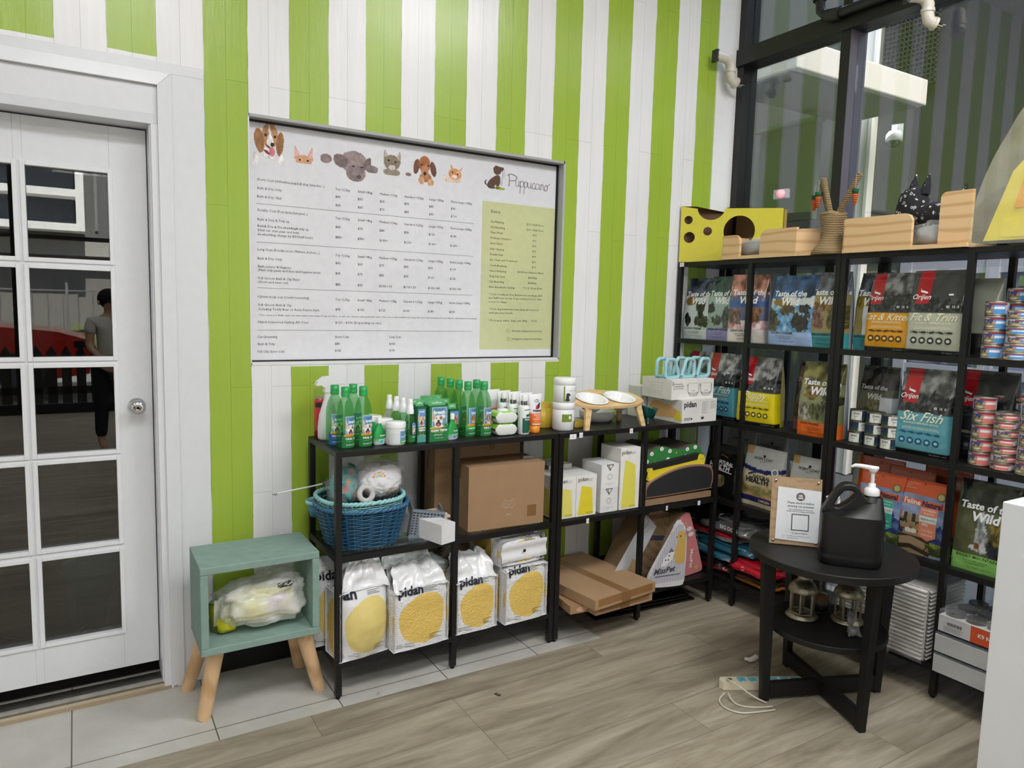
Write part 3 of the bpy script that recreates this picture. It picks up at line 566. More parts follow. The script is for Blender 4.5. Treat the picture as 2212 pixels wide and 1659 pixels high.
# shopfront across the passage: white frames with bluish panes
m = MB(); FW = (150, 150, 160)
for a, b in ((-2.6, -2.5), (-1.62, -1.5), (-.55, -.45), (.40, .50), (1.1, 1.2)): m.box(XF, a, 0, XF+.09, b, 1.98, FW, 'matte')
for c, d_ in ((0, .25), (1.02, 1.1), (1.86, 1.98)): m.box(XF+.01, -2.6, c, XF+.08, 1.2, d_, FW, 'matte')
fr = struct(m, 'window_3')
for a, b, c in ((-2.5, -1.62, (130, 132, 144)), (-1.5, -.55, (146, 146, 156)), (-.45, .4, (120, 126, 146)), (.5, 1.1, (40, 48, 76))):
    for z0, z1 in ((.25, 1.02), (1.1, 1.86)):
        g = MB(); g.box(XF+.04, a, z0, XF+.05, b, z1, c, 'gloss'); g.build('pane', fr)
m = MB(); f_ = Frame((XF-.01, .25, 1.70), (0, -1, 0)); m.prism([(0, 0), (.22, 0), (.22, .13), (0, .13)], f_, .006, (90, 120, 70), 'paper'); m.rect(f_, 0, 0, .22, .05, (60, 26, 50)); m.prism([(0, -.12), (.22, -.12), (.22, 0), (0, 0)], f_, .006, (186, 180, 190), 'paper'); m.text('KEY', f_, .08, -.075, .045, (60, 55, 70))
tag(m.build('key_sign'), 'small green and grey KEY notice on the white door outside', 'sign')
t = thing('dome_camera', 'white dome security camera on a wall bracket outside the glass', 'camera', (3.2, -.03, 2.53), rad(25))
b = MB(); b.box(.085, -.03, -.025, .1, .03, .06, (225, 225, 225), 'plastic'); b.tube([(.09, 0, .02), (.01, 0, .025), (-.01, 0, .02), (-.015, 0, -.005)], .013, (225, 225, 225), 'plastic', 10); b.build('bracket', t)
b = MB(); b.lathe([(.0001, .0), (.03, -.002), (.042, -.02), (.045, -.055), (.0001, -.056)], (228, 226, 222), 'plastic', 24, (-.015, 0, 0)); b.build('housing', t)
b = MB(); b.lathe([(.034, -.056), (.032, -.072), (.02, -.088), (.0001, -.094)], (40, 40, 44), 'gloss', 20, (-.015, 0, 0)); b.build('dome', t)
t = thing('emergency_light', 'small grey alarm box with a red lamp outside the left glass bay', 'light', (4.48, 1.78, 2.53))
b = MB(); b.box(0, -.07, -.04, .05, .07, .04, (190, 190, 195), 'plastic'); b.build('housing', t, bevel=.006); b = MB(); b.lathe([(.0001, 0), (.035, 0), (.03, .03), (.0001, .04)], (220, 40, 60), 'red_glow', 16); q = b.build('lamp', t); q.rotation_euler = (0, rad(-90), 0); q.location = (0, -.02, 0)
m = MB(); m.box(4.56, 1.5, 2.3, 4.62, 2.1, 3.1, (52, 66, 44), 'matte'); m.box(4.5, 1.48, 3.1, 4.62, 2.12, 3.13, (70, 84, 60), 'matte'); tag(m.build('meter_cupboard'), 'dark green cupboard behind the red lamp outside the glass', 'cupboard')

# ------------------------------------------------------------------ street behind the camera, seen in the door panes
m = MB(); m.box(-30, -40, -.2, 30, -7.35, -.08, (120, 118, 114), 'matte'); struct(m, 'floor_street')
t = thing('street_building', 'grey building across the street with white balconies, mirrored in the door panes', 'building', (0, -16, 0))
m = MB(); m.box(-16, -.6, 2.85, 16, 0, 14, (92, 90, 88), 'matte'); m.box(-16, -.6, 0, 16, -.4, 2.85, (104, 100, 94), 'matte'); m.box(-16, -.4, 2.42, 16, .0, 2.75, (150, 146, 138), 'matte'); m.build('wall', t)
for k in range(12): q = MB(); q.box(-.35+k*.3, 0, 3.0, -.29+k*.3, .05, 9, (120, 118, 116), 'matte'); q.build('fin', t)
m = MB()
for z in (2.92, 3.66, 4.36): m.box(-2.8, 0, z, -.72, .7, z+.16, (246, 242, 234), 'matte')
m.box(-.72, 0, 2.92, -.56, .75, 4.52, (246, 242, 234), 'matte'); m.build('balcony', t)
m = MB(); m.box(-2.7, .1, 3.08, -.75, .12, 3.66, (70, 74, 84), 'gloss'); m.box(-2.7, .1, 3.82, -.75, .12, 4.36, (70, 74, 84), 'gloss'); m.build('balcony_windows', t)
t = thing('picket_fence', 'row of dark pointed pickets outside the shopfront, mirrored in the door', 'fence', (0, -7.6, 0))
for k in range(30):
    q = MB(); q.prism([(-.055, 0), (.055, 0), (.055, .74), (0, .84), (-.055, .74)], Frame((-2.9+k*.165, 0, 0), (-1, 0, 0)), .03, (28, 27, 26), 'matte'); q.build('picket', t)
q = MB(); q.box(-3, -.03, .2, 2.1, 0, .3, (30, 30, 28), 'matte'); q.build('rail', t)
t = thing('wire_fence', 'wire mesh fence on posts across the street behind the red car', 'fence', (0, -13, 0))
q = MB()
for k in range(26): q.box(-4+k*.25, 0, .5, -3.99+k*.25, .01, 1.6, (150, 148, 144), 'metal')
q.box(-4, 0, 1.58, 2.4, .02, 1.61, (190, 190, 186), 'metal'); q.build('mesh', t)
for x in (-3, -.93, 1.1): q = MB(); q.cyl(x, 0, 0, 1.75, .025, (200, 200, 198), 'metal', 8); q.build('post', t)
q = MB(); q.grid(60, 10, lambda u, v: (-4+6*u, -.4-.3*v+.1*fbm(u*30, v*4), .2+.9*v*(.8+.4*fbm(u*20, 1))), (84, 90, 52), 'matte'); tag(q.build('verge_grass'), 'strip of dry grass under the wire fence across the street', 'grass')
bpy.context.scene.objects['verge_grass'].location = (0, -13, 0); bpy.context.scene.objects['verge_grass']['kind'] = 'stuff'
car = thing('car', 'red car parked in the street, seen mirrored in the glazed door', 'car', (-2.95, -10, 0))
RC = (222, 52, 40)
prof = [(-2.2, .30), (-2.25, .75), (-2.1, 1.0), (-1.5, 1.08), (-.9, 1.4), (.1, 1.42), (.85, 1.06), (1.9, .96), (2.3, .84), (2.38, .6), (2.3, .32), (1.8, .25), (-1.9, .25)]
q = MB(); q.prism(prof, Frame((0, .9, 0), (-1, 0, 0), (0, 0, 1)), 1.8, RC, 'gloss')
q.v = [(-x, y, z) for x, y, z in q.v]; q.f = [f[::-1] for f in q.f]; q.build('body', car, bevel=.09, seg=3)
for x in (-1.45, 1.5):
    w_ = MB(); w_.lathe([(.0001, 0), (.2, 0), (.33, .01), (.34, .03), (.34, .2), (.0001, .2)], (24, 24, 24), 'matte', 28); w_.lathe([(.0001, .212), (.22, .212), (.24, .20)], (130, 130, 134), 'metal', 10); o = w_.build('wheel', car); o.rotation_euler = (rad(-90), 0, 0); o.location = (x, .72, .34)
q = MB(); q.prism([(-.85, 1.08), (-.75, 1.33), (.05, 1.35), (.6, 1.08)], Frame((0, .905, 0), (1, 0, 0)), .01, (30, 32, 36), 'gloss'); q.v = [(x, .905 if y > .9 else .91, z) for x, y, z in q.v]; q.build('side_window', car)
q = MB(); q.box(2.12, .6, .72, 2.33, .905, .82, (40, 42, 46), 'gloss'); q.build('headlight', car)

# ------------------------------------------------------------------ white counter in the right foreground
t = thing('counter', 'white painted counter corner in the right foreground', 'counter', (1.34, -1.584, 0))
m = MB(); m.box(0.0, -1.9, 0, .62, 0, 1.0, (226, 229, 234), 'counter'); m.build('body', t, bevel=.003)
# ------------------------------------------------------------------ shared goods builders
def CF(r, cx=0, cy=0, sx=1, sy=1, rot=0):           # drawing surface wrapped round an upright cylinder, front faces -y
    def f(a, b, l=0.0):
        t = a/r+rot; return Vector((cx+(r+l)*math.sin(t)*sx, cy-(r+l)*math.cos(t)*sy, b))
    return f
def patch(mb, fr, a0, b0, a1, b1, col, nu=8, nv=1, lift=.0003, mat='paper'):
    cf = (lambda u, v: col(u, v)) if callable(col) else col
    return mb.grid(nu, nv, lambda u, v: fr(a0+(a1-a0)*u, b0+(b1-b0)*v, lift), cf, mat)
def art(shapes, base):
    def f(u, v):
        for s in shapes:
            k = s[0]
            if k == 'e':
                dx, dy = (u-s[1])/s[3], (v-s[2])/s[4]
                if dx*dx+dy*dy < 1: return s[5]
            elif k == 'b':      # ragged blob
                dx, dy = (u-s[1])/s[3], (v-s[2])/s[4]
                if dx*dx+dy*dy < 1+.9*fbm(u*s[6], v*s[6]): return mixt(s[5], tuple(c*.5 for c in s[5]), max(0, min(1, .5+fbm(u*s[6]*2, v*s[6]*2))))
            elif k == 'r':
                if s[1] <= u <= s[3] and s[2] <= v <= s[4]: return s[5]
            elif k == 't':      # triangle standing on base cy, apex cx,cy+h
                q = (v-s[2])/s[4]
                if 0 < q < 1 and abs(u-s[1]) < s[3]*(1-q): return s[5]
            elif k == 'm':      # ridge line: everything below it
                if v < s[1]+s[2]*fbm(u*s[3]+s[5], s[5]): return mixt(s[4], s[6], .5+.9*fbm(u*14, v*14))
            elif k == 'n':      # mottled area
                if s[1] <= u <= s[3] and s[2] <= v <= s[4]: return mixt(s[5], s[6], max(0, min(1, .5+1.3*fbm(u*s[7]+s[1], v*s[7]))))
            elif k == 'f':
                c = s[1](u, v)
                if c is not None: return c
        return base
    return f
def dogface(cx, cy, s, asp=1.0, c=(238, 232, 228), ear=(206, 160, 130)):
    r, q = s, s*asp
    return [('e', cx-.28*r, cy+.28*q, .09*r, .07*q, DK), ('e', cx+.28*r, cy+.28*q, .09*r, .07*q, DK), ('e', cx+.02*r, cy-.02*q, .15*r, .13*q, DK), ('e', cx, cy-.42*q, .2*r, .16*q, (200, 110, 120)), ('e', cx, cy-.36*q, .34*r, .26*q, (60, 34, 36)),
            ('e', cx+.33*r, cy+.3*q, .22*r, .2*q, (190, 140, 90)), ('e', cx, cy, .55*r, .62*q, c), ('t', cx-.62*r, cy+.1*q, .24*r, .95*q, ear), ('t', cx-.6*r, cy, .34*r, 1.2*q, c), ('e', cx+.6*r, cy+.45*q, .28*r, .2*q, c), ('e', cx+.1*r, cy-.95*q, .75*r, .6*q, c)]
def catcalm(cx, cy, r, q, A=(158, 134, 104), B=(66, 54, 44)):
    st = lambda u, v: B if ((abs(u-cx) < .42*r and .12*q < v-cy < .5*q and math.sin((u-cx)/r*15) > .25) or (.22*r < abs(u-cx) < .6*r and -.3*q < v-cy < .2*q and math.sin((v-cy)/q*16) > .45) or (v < cy-.5*q and math.sin((v-cy)/q*11+abs(u-cx)*6) > .4)) else None
    return [('e', cx-.24*r, cy+.06*q, .04*r, .05*q, (20, 20, 16)), ('e', cx+.24*r, cy+.06*q, .04*r, .05*q, (20, 20, 16)), ('e', cx-.24*r, cy+.06*q, .10*r, .05*q, (150, 170, 90)), ('e', cx+.24*r, cy+.06*q, .10*r, .05*q, (150, 170, 90)), ('e', cx, cy-.16*q, .09*r, .05*q, (140, 80, 76)),
            ('e', cx-.12*r, cy-.28*q, .17*r, .11*q, (226, 216, 200)), ('e', cx+.12*r, cy-.28*q, .17*r, .11*q, (226, 216, 200)), ('f', st), ('e', cx, cy, .58*r, .46*q, A), ('t', cx-.40*r, cy+.25*q, .12*r, .62*q, (206, 164, 150)), ('t', cx+.40*r, cy+.25*q, .12*r, .62*q, (206, 164, 150)), ('t', cx-.40*r, cy+.2*q, .22*r, .78*q, A), ('t', cx+.40*r, cy+.2*q, .22*r, .78*q, A), ('e', cx+.08*r, cy-.85*q, .62*r, .62*q, A)]
def catface(cx, cy, s, asp=1.0, c=(190, 130, 80), c2=(120, 80, 50)): return catcalm(cx, cy, s*1.15, s*asp*1.15, c, c2)
GD = (24, 118, 60); GL = (62, 168, 82); SKY = (108, 152, 190)

def make_shelf(name, label, loc, rz, w, d, h, levels, glass, nmid=1, group=None):
    t = thing(name, label, 'shelf', loc, rz, group); s = .0235; K = (24, 23, 23); B = 'black_steel'
    xs = [0]+[w*(k+1)/(nmid+1)-s/2 for k in range(nmid)]+[w-s]
    for x in xs:
        for y in (0, d-s):
            m = MB(); m.box(x, y, .012, x+s, y+s, h-.02, K, B); pass
            for z in levels: m.disc(Frame((x, y, 0)), s/2, z-.06, .0022, .0022, (3, 3, 3))
            po = m.build('post', t, bevel=.001); m = MB(); m.cyl(x+s/2, y+s/2, 0, .012, .009, (12, 12, 12), B, 10); m.build('foot', po)
    m = MB(); m.box(0, 0, h-.022, w, d, h, K, B); m.build('top_board', t, bevel=.0015)
    for z, gl in zip(levels, glass):
        m = MB(); e = .024
        m.box(s, .001, z-e, w-s, s-.001, z, K, B); m.box(s, d-s+.001, z-e, w-s, d-.001, z, K, B)
        for x in (0, w-s): m.box(x+.001, s, z-e, x+s-.001, d-s, z, K, B)
        f = m.build('shelf_frame', t)
        m = MB()
        if gl: m.box(s*.6, s*.6, z+.0005, w-s*.6, d-s*.6, z+.0045, (255,)*3, 'shelf_glass'); m.build('glass_shelf', t)
        else: m.box(s*.6, s*.6, z-.008, w-s*.6, d-s*.6, z+.001, K, B); m.build('shelf_board', t)
    return t
S1 = make_shelf('shelving_unit', 'low black metal shelving unit nearest the door, green bottles along its top', (0, 0, 0), .0098, .99, .355, .949, (.553, .142), (1, 0), group='low shelving under the price board')
S2 = make_shelf('shelving_unit', 'low black metal shelving unit holding the bowls and white boxes on its top', (.992, .006, 0), .0, .99, .355, .949, (.553, .142), (1, 0), group='low shelving under the price board')
S3 = make_shelf('tall_shelving_unit', 'tall black shelving unit in the corner, cheese box on its top', (2.008, .397, 0), rad(-90)+.03, .957, .345, 1.753, (1.345, .940, .535, .13), (1, 0, 0, 0), group='tall shelving before the glass')
S4 = make_shelf('tall_shelving_unit', 'tall black shelving unit nearest the counter, wrapped yellow house on its top', (2.036, -.562, 0), rad(-90)+.025, 1.045, .345, 1.753, (1.345, .940, .535, .13), (1, 0, 0, 0), group='tall shelving before the glass')
# price tags clipped on the front rails
def price_tag(loc, w, label, rz=0, s='12'):
    m = MB(); f = Frame((0, 0, 0)); m.prism([(-w/2, -.011), (w/2, -.011), (w/2, .011), (-w/2, .011)], f, .002, (236, 236, 234), 'paper'); m.text(s, f, 0, -.004, .012, (60, 60, 60), align='c')
    o = m.build('price_tag'); o.location = loc; o.rotation_euler = (0, 0, rz); tag(o, label, 'tag', 'price tags on the shelf edges')
for x, z, w, l in ((1.055, .932, .035, 'larger crumpled white tag on the shelf edge below the stacked jars'), (1.098, .936, .018, 'small white price tag just right of the crumpled one'), (1.385, .936, .018, 'small white price tag on the shelf edge under the bowl stand'), (1.152, .541, .014, 'tiny white tag below the two yellow printed boxes'), (1.63, .541, .012, 'tiny white tag on the rail left below the curved scratcher'), (1.845, .541, .016, 'tiny white tag on the rail right below the curved scratcher')): price_tag((x, -.004, z), w, l)
price_tag((2.004, .365, 1.74), .03, 'white price tag at the left end of the tall shelf top', rad(-90))

# ------------------------------------------------------------------ bottles and tubs along the top, surface z = .949
T = .949
def tall_bottle(label, loc, rz, kind):
    t = thing('oral_care_bottle', label, 'bottle', loc, rz, 'tall green oral care bottles'); r = .033
    b = MB(); b.lathe([(.0001, .002), (.03, 0), (.033, .006), (.033, .115), (.0315, .14), (.026, .167), (.018, .185), (.0135, .192), (.0135, .2)], (120, 190, 120), 'green_pet', 28); b.build('body', t)
    c = MB(); c.lathe([(.0162, .193), (.0165, .196), (.0165, .205), (.0158, .206), (.0162, .208), (.0158, .2285), (.0001, .230)], (44, 160, 84), 'plastic', 24); c.build('cap', t)
    m = MB(); f = CF(r)
    if kind == 'cat2': top, sh = (96, 160, 214), catface(.5, .3, .5, .85)
    elif kind == 'cat': top, sh = (110, 150, 186), catface(.5, .25, .62, .8, (170, 160, 150), (96, 88, 80))
    else: top, sh = (104, 150, 190), dogface(.42, .26, .62, .72)
    patch(m, f, -.034, .004, .034, .052, GD if kind != 'blue' else (36, 84, 160), 14, 2, .0003)
    if kind == 'cat2': patch(m, f, -.034, .030, .034, .052, GL, 14, 1, .0005)
    patch(m, f, -.021, .051, .026, .121, (232, 236, 240), 10, 1, .0004); patch(m, f, -.0195, .0525, .0245, .1195, art(sh, top), 26, 34, .0006)
    m.text('fresh &', f, -.008, .108, .0105, (60, 110, 160), bold=.02, lift=.001); m.text('breath', f, -.010, .096, .0135, (246, 248, 250), bold=.04, lift=.001)
    patch(m, f, -.026, .046, .016, .054, (224, 168, 50), 8, 1, .0009); m.text('No brushing', f, -.022, .0475, .006, (110, 80, 20), lift=.0012)
    m.text({'cat2': 'DENTAL HEALTH', 'blue': 'WATER'}.get(kind, 'ORAL CARE'), f, -.021, .034, .0105 if kind != 'cat2' else .008, (250, 250, 250), bold=.03, lift=.001); m.text('WATER ADDITIVE', f, -.019, .026, .0048, (160, 200, 70), lift=.001); m.text('PLAQUE & TARTAR', f, -.019, .013, .0058, (240, 245, 240), bold=.02, lift=.001)
    m.build('label', t); return t
tall_bottle('tall green oral care bottle with dog label, front one at the left end', (.059, .075, T), .35, 'dog')
tall_bottle('tall green oral care bottle with dog label, second from the left front', (.128, .075, T), .25, 'dog')
tall_bottle('tall green bottle with a blue label band, behind the leftmost bottle', (.042, .150, T), .0, 'blue')
tall_bottle('tall green bottle behind the second bottle from the left', (.119, .165, T), .3, 'dog')
tall_bottle('tall green bottle with orange cat label, middle of the right group', (.594, .115, T), .35, 'cat2')
tall_bottle('tall green oral care bottle with grey kitten label, right end of the group', (.661, .098, T), .2, 'cat')
tall_bottle('tall green bottle at the very back left of the right group', (.566, .315, T), .3, 'cat2')
tall_bottle('tall green bottle second from the back of the right group', (.578, .248, T), .3, 'cat2')
tall_bottle('tall green bottle directly behind the orange cat bottle', (.586, .182, T), .3, 'cat2')
tall_bottle('tall green bottle behind the grey kitten bottle', (.664, .170, T), .3, 'cat')

t = thing('spray_bottle', 'white trigger spray bottle behind the leftmost green bottles', 'bottle', (.050, .262, T), .1)
m = MB(); m.lathe([(.0001, 0), (.036, .0), (.041, .008), (.042, .05), (.036, .1), (.024, .14), (.016, .165), (.014, .19)], (222, 222, 226), 'plastic', 28, sy=.75); m.build('body', t)
m = MB(); f_ = Frame((0, -.012, .188)); m.prism([(-.018, .0), (-.016, .018), (-.030, .028), (-.052, .028), (-.046, .044), (-.02, .062), (.055, .066), (.055, .05), (.03, .046), (.028, .03), (.012, 0)], f_, .024, (232, 232, 234), 'plastic'); m.build('trigger_head', t, bevel=.003)
m = MB(); m.tube([(.03, 0, .228), (.034, 0, .2), (.028, 0, .17)], .004, (224, 224, 226), 'plastic'); m.build('trigger', bpy.context.scene.objects['trigger_head'])
t = thing('aerosol_can', 'red aerosol can with a clear cap, far left behind the spray bottle', 'can', (-.012+.05, .325, T))
m = MB(); m.lathe([(.0001, 0), (.025, 0), (.025, .145), (.019, .157)], (196, 44, 50), 'gloss', 24, colf=lambda t, z: (40, 30, 34) if .125 < z < .143 and False else (196, 44, 50)); patch(m, CF(.0252), -.03, .122, .03, .142, (40, 36, 40), 12, 1); m.lathe([(.019, .157), (.016, .162), (.0001, .163)], (190, 190, 192), 'metal', 20); m.build('body', t)
m = MB(); m.lathe([(.0245, .15), (.0245, .195), (.0001, .197)], (255,)*3, 'clear_glass', 20); m.build('cap', t)

def dropper(label, loc, rz, face):
    t = thing('drops_bottle', label, 'bottle', loc, rz, 'small green drops bottles'); m = MB()
    m.lathe([(.0001, 0), (.022, 0), (.025, .006), (.029, .028), (.026, .045), (.017, .064), (.010, .08), (.009, .086)], (40, 158, 76), 'plastic', 28, sy=.6, colf=lambda t, z: (210, 226, 226) if z < .027 else (40, 158, 76)); m.build('body', t)
    m = MB(); m.lathe([(.0092, .084), (.0092, .104), (.0075, .107), (.0001, .1075)], (240, 240, 240), 'plastic', 18); m.build('cap', t)
    m = MB(); f = CF(.029, sy=.6); m.text('fresh &', f, -.006, .044, .006, (20, 90, 50), lift=.002); m.text('breath', f, -.008, .036, .009, (250, 250, 250), bold=.04, lift=.002)
    patch(m, f, -.012, .006, .008, .024, art([('e', .5, .5, .45, .4, (80, 180, 180) if face == 'dog' else (90, 130, 210))], (214, 228, 228)), 10, 8, .0012); patch(m, f, .008, .006, .022, .026, art((dogface if face == 'dog' else catface)(.5, .45, .7), (210, 226, 228)), 12, 12, .0014); m.build('label', t)
    return t
dropper('small green drops bottle with white cap beside the dental wipes tub', (.192, .075, T), .3, 'dog')
dropper('small green drops bottle right behind the front drops bottle', (.182, .118, T), .3, 'dog')
dropper('small green drops bottle furthest back behind the dental wipes', (.190, .17, T), .3, 'dog')
dropper('small green kitten drops bottle in front of the clean teeth boxes', (.497, .062, T), .35, 'cat')
dropper('small green kitten drops bottle behind the front kitten one', (.486, .110, T), .3, 'cat')
def tub(label, loc):
    t = thing('wipes_tub', label, 'tub', loc, .35, 'white dental wipes tubs'); m = MB(); m.lathe([(.0001, .002), (.034, 0), (.038, .006), (.038, .068)], (232, 234, 236), 'plastic', 32); m.build('body', t)
    m = MB(); m.lathe([(.0395, .067), (.0398, .07), (.0398, .086), (.038, .089), (.0001, .089)], (240, 240, 242), 'plastic', 32); m.build('lid', t)
    m = MB(); f = CF(.038); patch(m, f, -.008, .008, .05, .022, GL, 12, 1); patch(m, f, -.008, .022, .05, .056, art(dogface(.72, .45, .34), (96, 150, 190)), 24, 14, .0005); m.text('fresh breath', f, -.005, .032, .008, (250,)*3, bold=.03, lift=.001); m.text('DENTAL WIPES', f, -.004, .013, .0068, (250,)*3, bold=.04, lift=.001)
    patch(m, f, -.05, .008, -.012, .05, (214, 218, 222), 8, 1); m.build('label', t)
tub('white dental wipes tub with green label, front one', (.252, .058, T)); tub('white dental wipes tub behind the front tub', (.236, .150, T)); tub('white dental wipes tub furthest back, mostly hidden', (.222, .235, T))
def sprayer(label, loc, clear=False):
    t = thing('pump_spray', label, 'bottle', loc, .4, 'small pump sprays'); m = MB()
    m.lathe([(.0001, .002), (.019, 0), (.021, .005), (.021, .085), (.017, .105), (.0105, .112), (.0105, .12)], (120, 190, 120), 'frosted' if clear else 'green_pet', 22); m.build('body', t)
    m = MB(); m.lathe([(.0145, .114), (.0145, .130), (.0125, .132), (.0125, .145), (.0105, .146), (.0105, .160), (.009, .171), (.0001, .172)], (236, 236, 238), 'plastic', 20); m.build('pump_top', t)
    m = MB(); f = CF(.021)
    if not clear:
        patch(m, f, -.022, .004, .022, .032, GD, 10, 1); patch(m, f, -.008, .034, .016, .080, art(dogface(.45, .25, .6, .7), (104, 150, 190)), 14, 20, .0005); m.text('breath', f, -.006, .064, .008, (250,)*3, bold=.03, lift=.001); m.text('ORAL CARE', f, -.008, .022, .006, (250,)*3, bold=.03, lift=.001)
    else: patch(m, f, -.008, .01, .016, .06, (200, 206, 210), 6, 1)
    m.build('label', t)
sprayer('small green pump spray with white top, front one of the row', (.320, .075, T)); sprayer('small green pump spray second in the row', (.311, .125, T)); sprayer('small green pump spray third in the row', (.302, .175, T)); sprayer('clear small pump spray at the back of the row', (.296, .235, T), True)

def teeth_box(label, loc, w, h, kind, rz=.06, d=.034):
    t = thing('dental_kit_box', label, 'box', loc, rz, 'green clean teeth boxes'); m = MB(); m.box(-w/2, 0, 0, w/2, d, h, (28, 96, 54), 'card')
    f = Frame((0, 0, 0)); hw = w/2
    if kind == 'L': m.add([f(-hw, 0, .0003), f(hw, 0, .0003), f(hw, h, .0003), f(-hw, h, .0003)], [(0, 1, 2, 3)], (34, 124, 66), 'paper'); patch(m, f, -hw*.75, h*.40, hw*.85, h*.97, (228, 234, 236), 1, 1, .0005); patch(m, f, -hw*.7, h*.41, hw*.8, h*.96, art(dogface(.42, .32, .56, .85), (108, 156, 190)), 30, 34, .0007)
    elif kind == 'S': patch(m, f, -hw*.85, h*.45, hw*.75, h*.93, art(dogface(.5, .3, .6, .7, (226, 206, 176), (206, 170, 130)), (108, 156, 200)), 18, 24, .0005); patch(m, f, -hw*.9, .0, hw*.9, h*.2, (90, 160, 150), 1, 1, .0004)
    else: patch(m, f, -hw*.9, h*.42, hw*.9, h*.93, art(catface(.5, .35, .66, .7), (108, 160, 214)), 18, 22, .0005)
    if kind == 'L': m.rect(f, -hw*.95, h*.365, hw*.3, h*.41, (226, 172, 46), lift=.0009); m.text('breath', f, -hw*.55, h*.78, .019, (250,)*3, bold=.04, lift=.001); m.text('fresh &', f, -hw*.45, h*.87, .013, (60, 110, 160), bold=.02, lift=.001); m.text('CLEAN TEETH', f, 0, h*.285, .0115, (250,)*3, bold=.05, align='c', lift=.001); m.text('ORAL CARE GEL', f, 0, h*.24, .006, (170, 205, 70), align='c', lift=.001); m.text('advanced', f, -.004, h*.17, .010, (240,)*3, align='c', shear=.3, lift=.001); m.text('Clinically Proven', f, 0, h*.09, .006, (230,)*3, align='c', lift=.001); m.disc(f, hw*.72, h*.45, .0105, .0105, (34, 124, 66), lift=.001); m.disc(f, hw*.72, h*.45, .008, .008, (170, 210, 180), lift=.0012); m.disc(f, hw*.72, h*.45, .0065, .0065, (34, 124, 66), lift=.0014)
    if kind == 'S': m.text('breath', f, 0, h*.84, .0085, (250,)*3, bold=.03, align='c', lift=.001); m.text('CLEAN', f, 0, h*.38, .0095, (250,)*3, bold=.06, align='c', lift=.001); m.text('TEETH', f, 0, h*.31, .0095, (250,)*3, bold=.06, align='c', lift=.001); m.text('ORAL GEL', f, 0, h*.25, .005, (170, 205, 70), align='c', lift=.001); m.text('advanced', f, 0, h*.2, .006, (240,)*3, align='c', lift=.001)
    m.build('carton', t)
    q = MB(); tw = w*.9; q.prism([(-tw/2, h), (tw/2, h), (tw/2, h+.018), (tw/2-.004, h+.022), (-tw/2+.004, h+.022), (-tw/2, h+.018)], Frame((0, d*.6, 0)), .0006, (104, 184, 124), 'plastic'); q.rect(Frame((0, d*.6, 0)), -tw*.3, h+.009, tw*.3, h+.012, (236, 240, 236), lift=.0004); q.disc(Frame((0, d*.6, 0)), 0, h+.013, .003, .003, (236, 240, 236), lift=.0004); q.build('hanging_tab', t)
teeth_box('narrow green puppy tooth gel box left of the large clean teeth box', (.362, .058, T), .040, .142, 'S')
teeth_box('large green clean teeth box with laughing dog, front of its row', (.432, .048, T), .083, .142, 'L')
for k, l in enumerate(('second', 'third', 'fourth')): teeth_box('green clean teeth box, %s back in the row behind the large one' % l, (.436+.012*k, .092+.05*k, T), .083, .142, 'L')
teeth_box('narrow green tooth gel box tucked behind the puppy box', (.366, .105, T), .040, .142, 'S')
teeth_box('small green kit box with a cat, left of the orange cat bottle', (.533, .115, T), .044, .115, 'C')
teeth_box('green kit box with hanging tab behind the cat box', (.525, .165, T), .044, .130, 'C'); teeth_box('green kit box with hanging tab, last in the cat row', (.515, .22, T), .044, .140, 'C')

def wipes(label, loc, lid):
    t = thing('wipes_pack', label, 'pack', loc, -.05, 'soft white wipes packs'); m = MB()
    def pos(u, v):
        a = v*2*PI; e = abs(u*2-1)**6; hx = .052*(1-.02*e); sy_, sz = .045*(1-.1*e), .0255*(1-.85*e)
        c, s_ = math.cos(a), math.sin(a); c = math.copysign(abs(c)**.28, c); s_ = math.copysign(abs(s_)**.28, s_)
        return ((u*2-1)*hx, c*sy_, .026+s_*sz+.002*fbm(u*8, v*8))
    m.grid(20, 28, pos, lambda u, v: (156, 206, 80) if .1 < v < .4 and abs(fbm(u*3, v*3)) < .6 else (226, 230, 226), 'film', flip=True); m.build('pack', t)
    if lid: q = MB(); q.lathe([(.024, .05), (.024, .056), (.02, .058), (.0001, .058)], (240, 240, 240), 'plastic', 24); q.build('lid', t)
wipes('soft green and white wipes pack, lower of the stack of two', (.748, .090, T), False); wipes('soft green and white wipes pack with round lid, on top of the stack', (.748, .090, T+.0515), True)
def omega(label, loc, rz=.3):
    t = thing('omega_oil_bottle', label, 'bottle', loc, rz, 'white omega oil pump bottles'); m = MB(); m.lathe([(.0001, .002), (.024, 0), (.026, .005), (.026, .112), (.022, .122), (.013, .126)], (232, 234, 234), 'plastic', 26); m.build('body', t)
    m = MB(); m.lathe([(.0145, .122), (.0145, .142)], (190, 190, 194), 'chrome', 20); m.lathe([(.011, .142), (.011, .16), (.008, .168), (.0001, .169)], (238, 238, 238), 'plastic', 18); m.build('pump_top', t)
    m = MB(); f = CF(.026); patch(m, f, -.027, .008, .027, .072, (20, 92, 72), 12, 1); patch(m, f, -.02, .105, .02, .108, (60, 60, 60), 8, 1); m.text('Omega Oil', f, -.018, .063, .0092, (250,)*3, bold=.03, lift=.0012)
    m.disc(f, -.002, .084, .011, .005, (20, 92, 72), lift=.0012); m.disc(f, .008, .091, .004, .004, (20, 92, 72), lift=.0012); m.rect(f, -.010, .074, -.007, .084, (20, 92, 72), lift=.0012); m.rect(f, .003, .074, .006, .084, (20, 92, 72), lift=.0012)
    for k in range(4): m.rect(f, -.014, .05-.009*k, .014, .0515-.009*k, (120, 180, 160), lift=.001)
    m.disc(f, .012, .014, .008, .006, (220, 180, 60), lift=.0012); m.build('label', t)
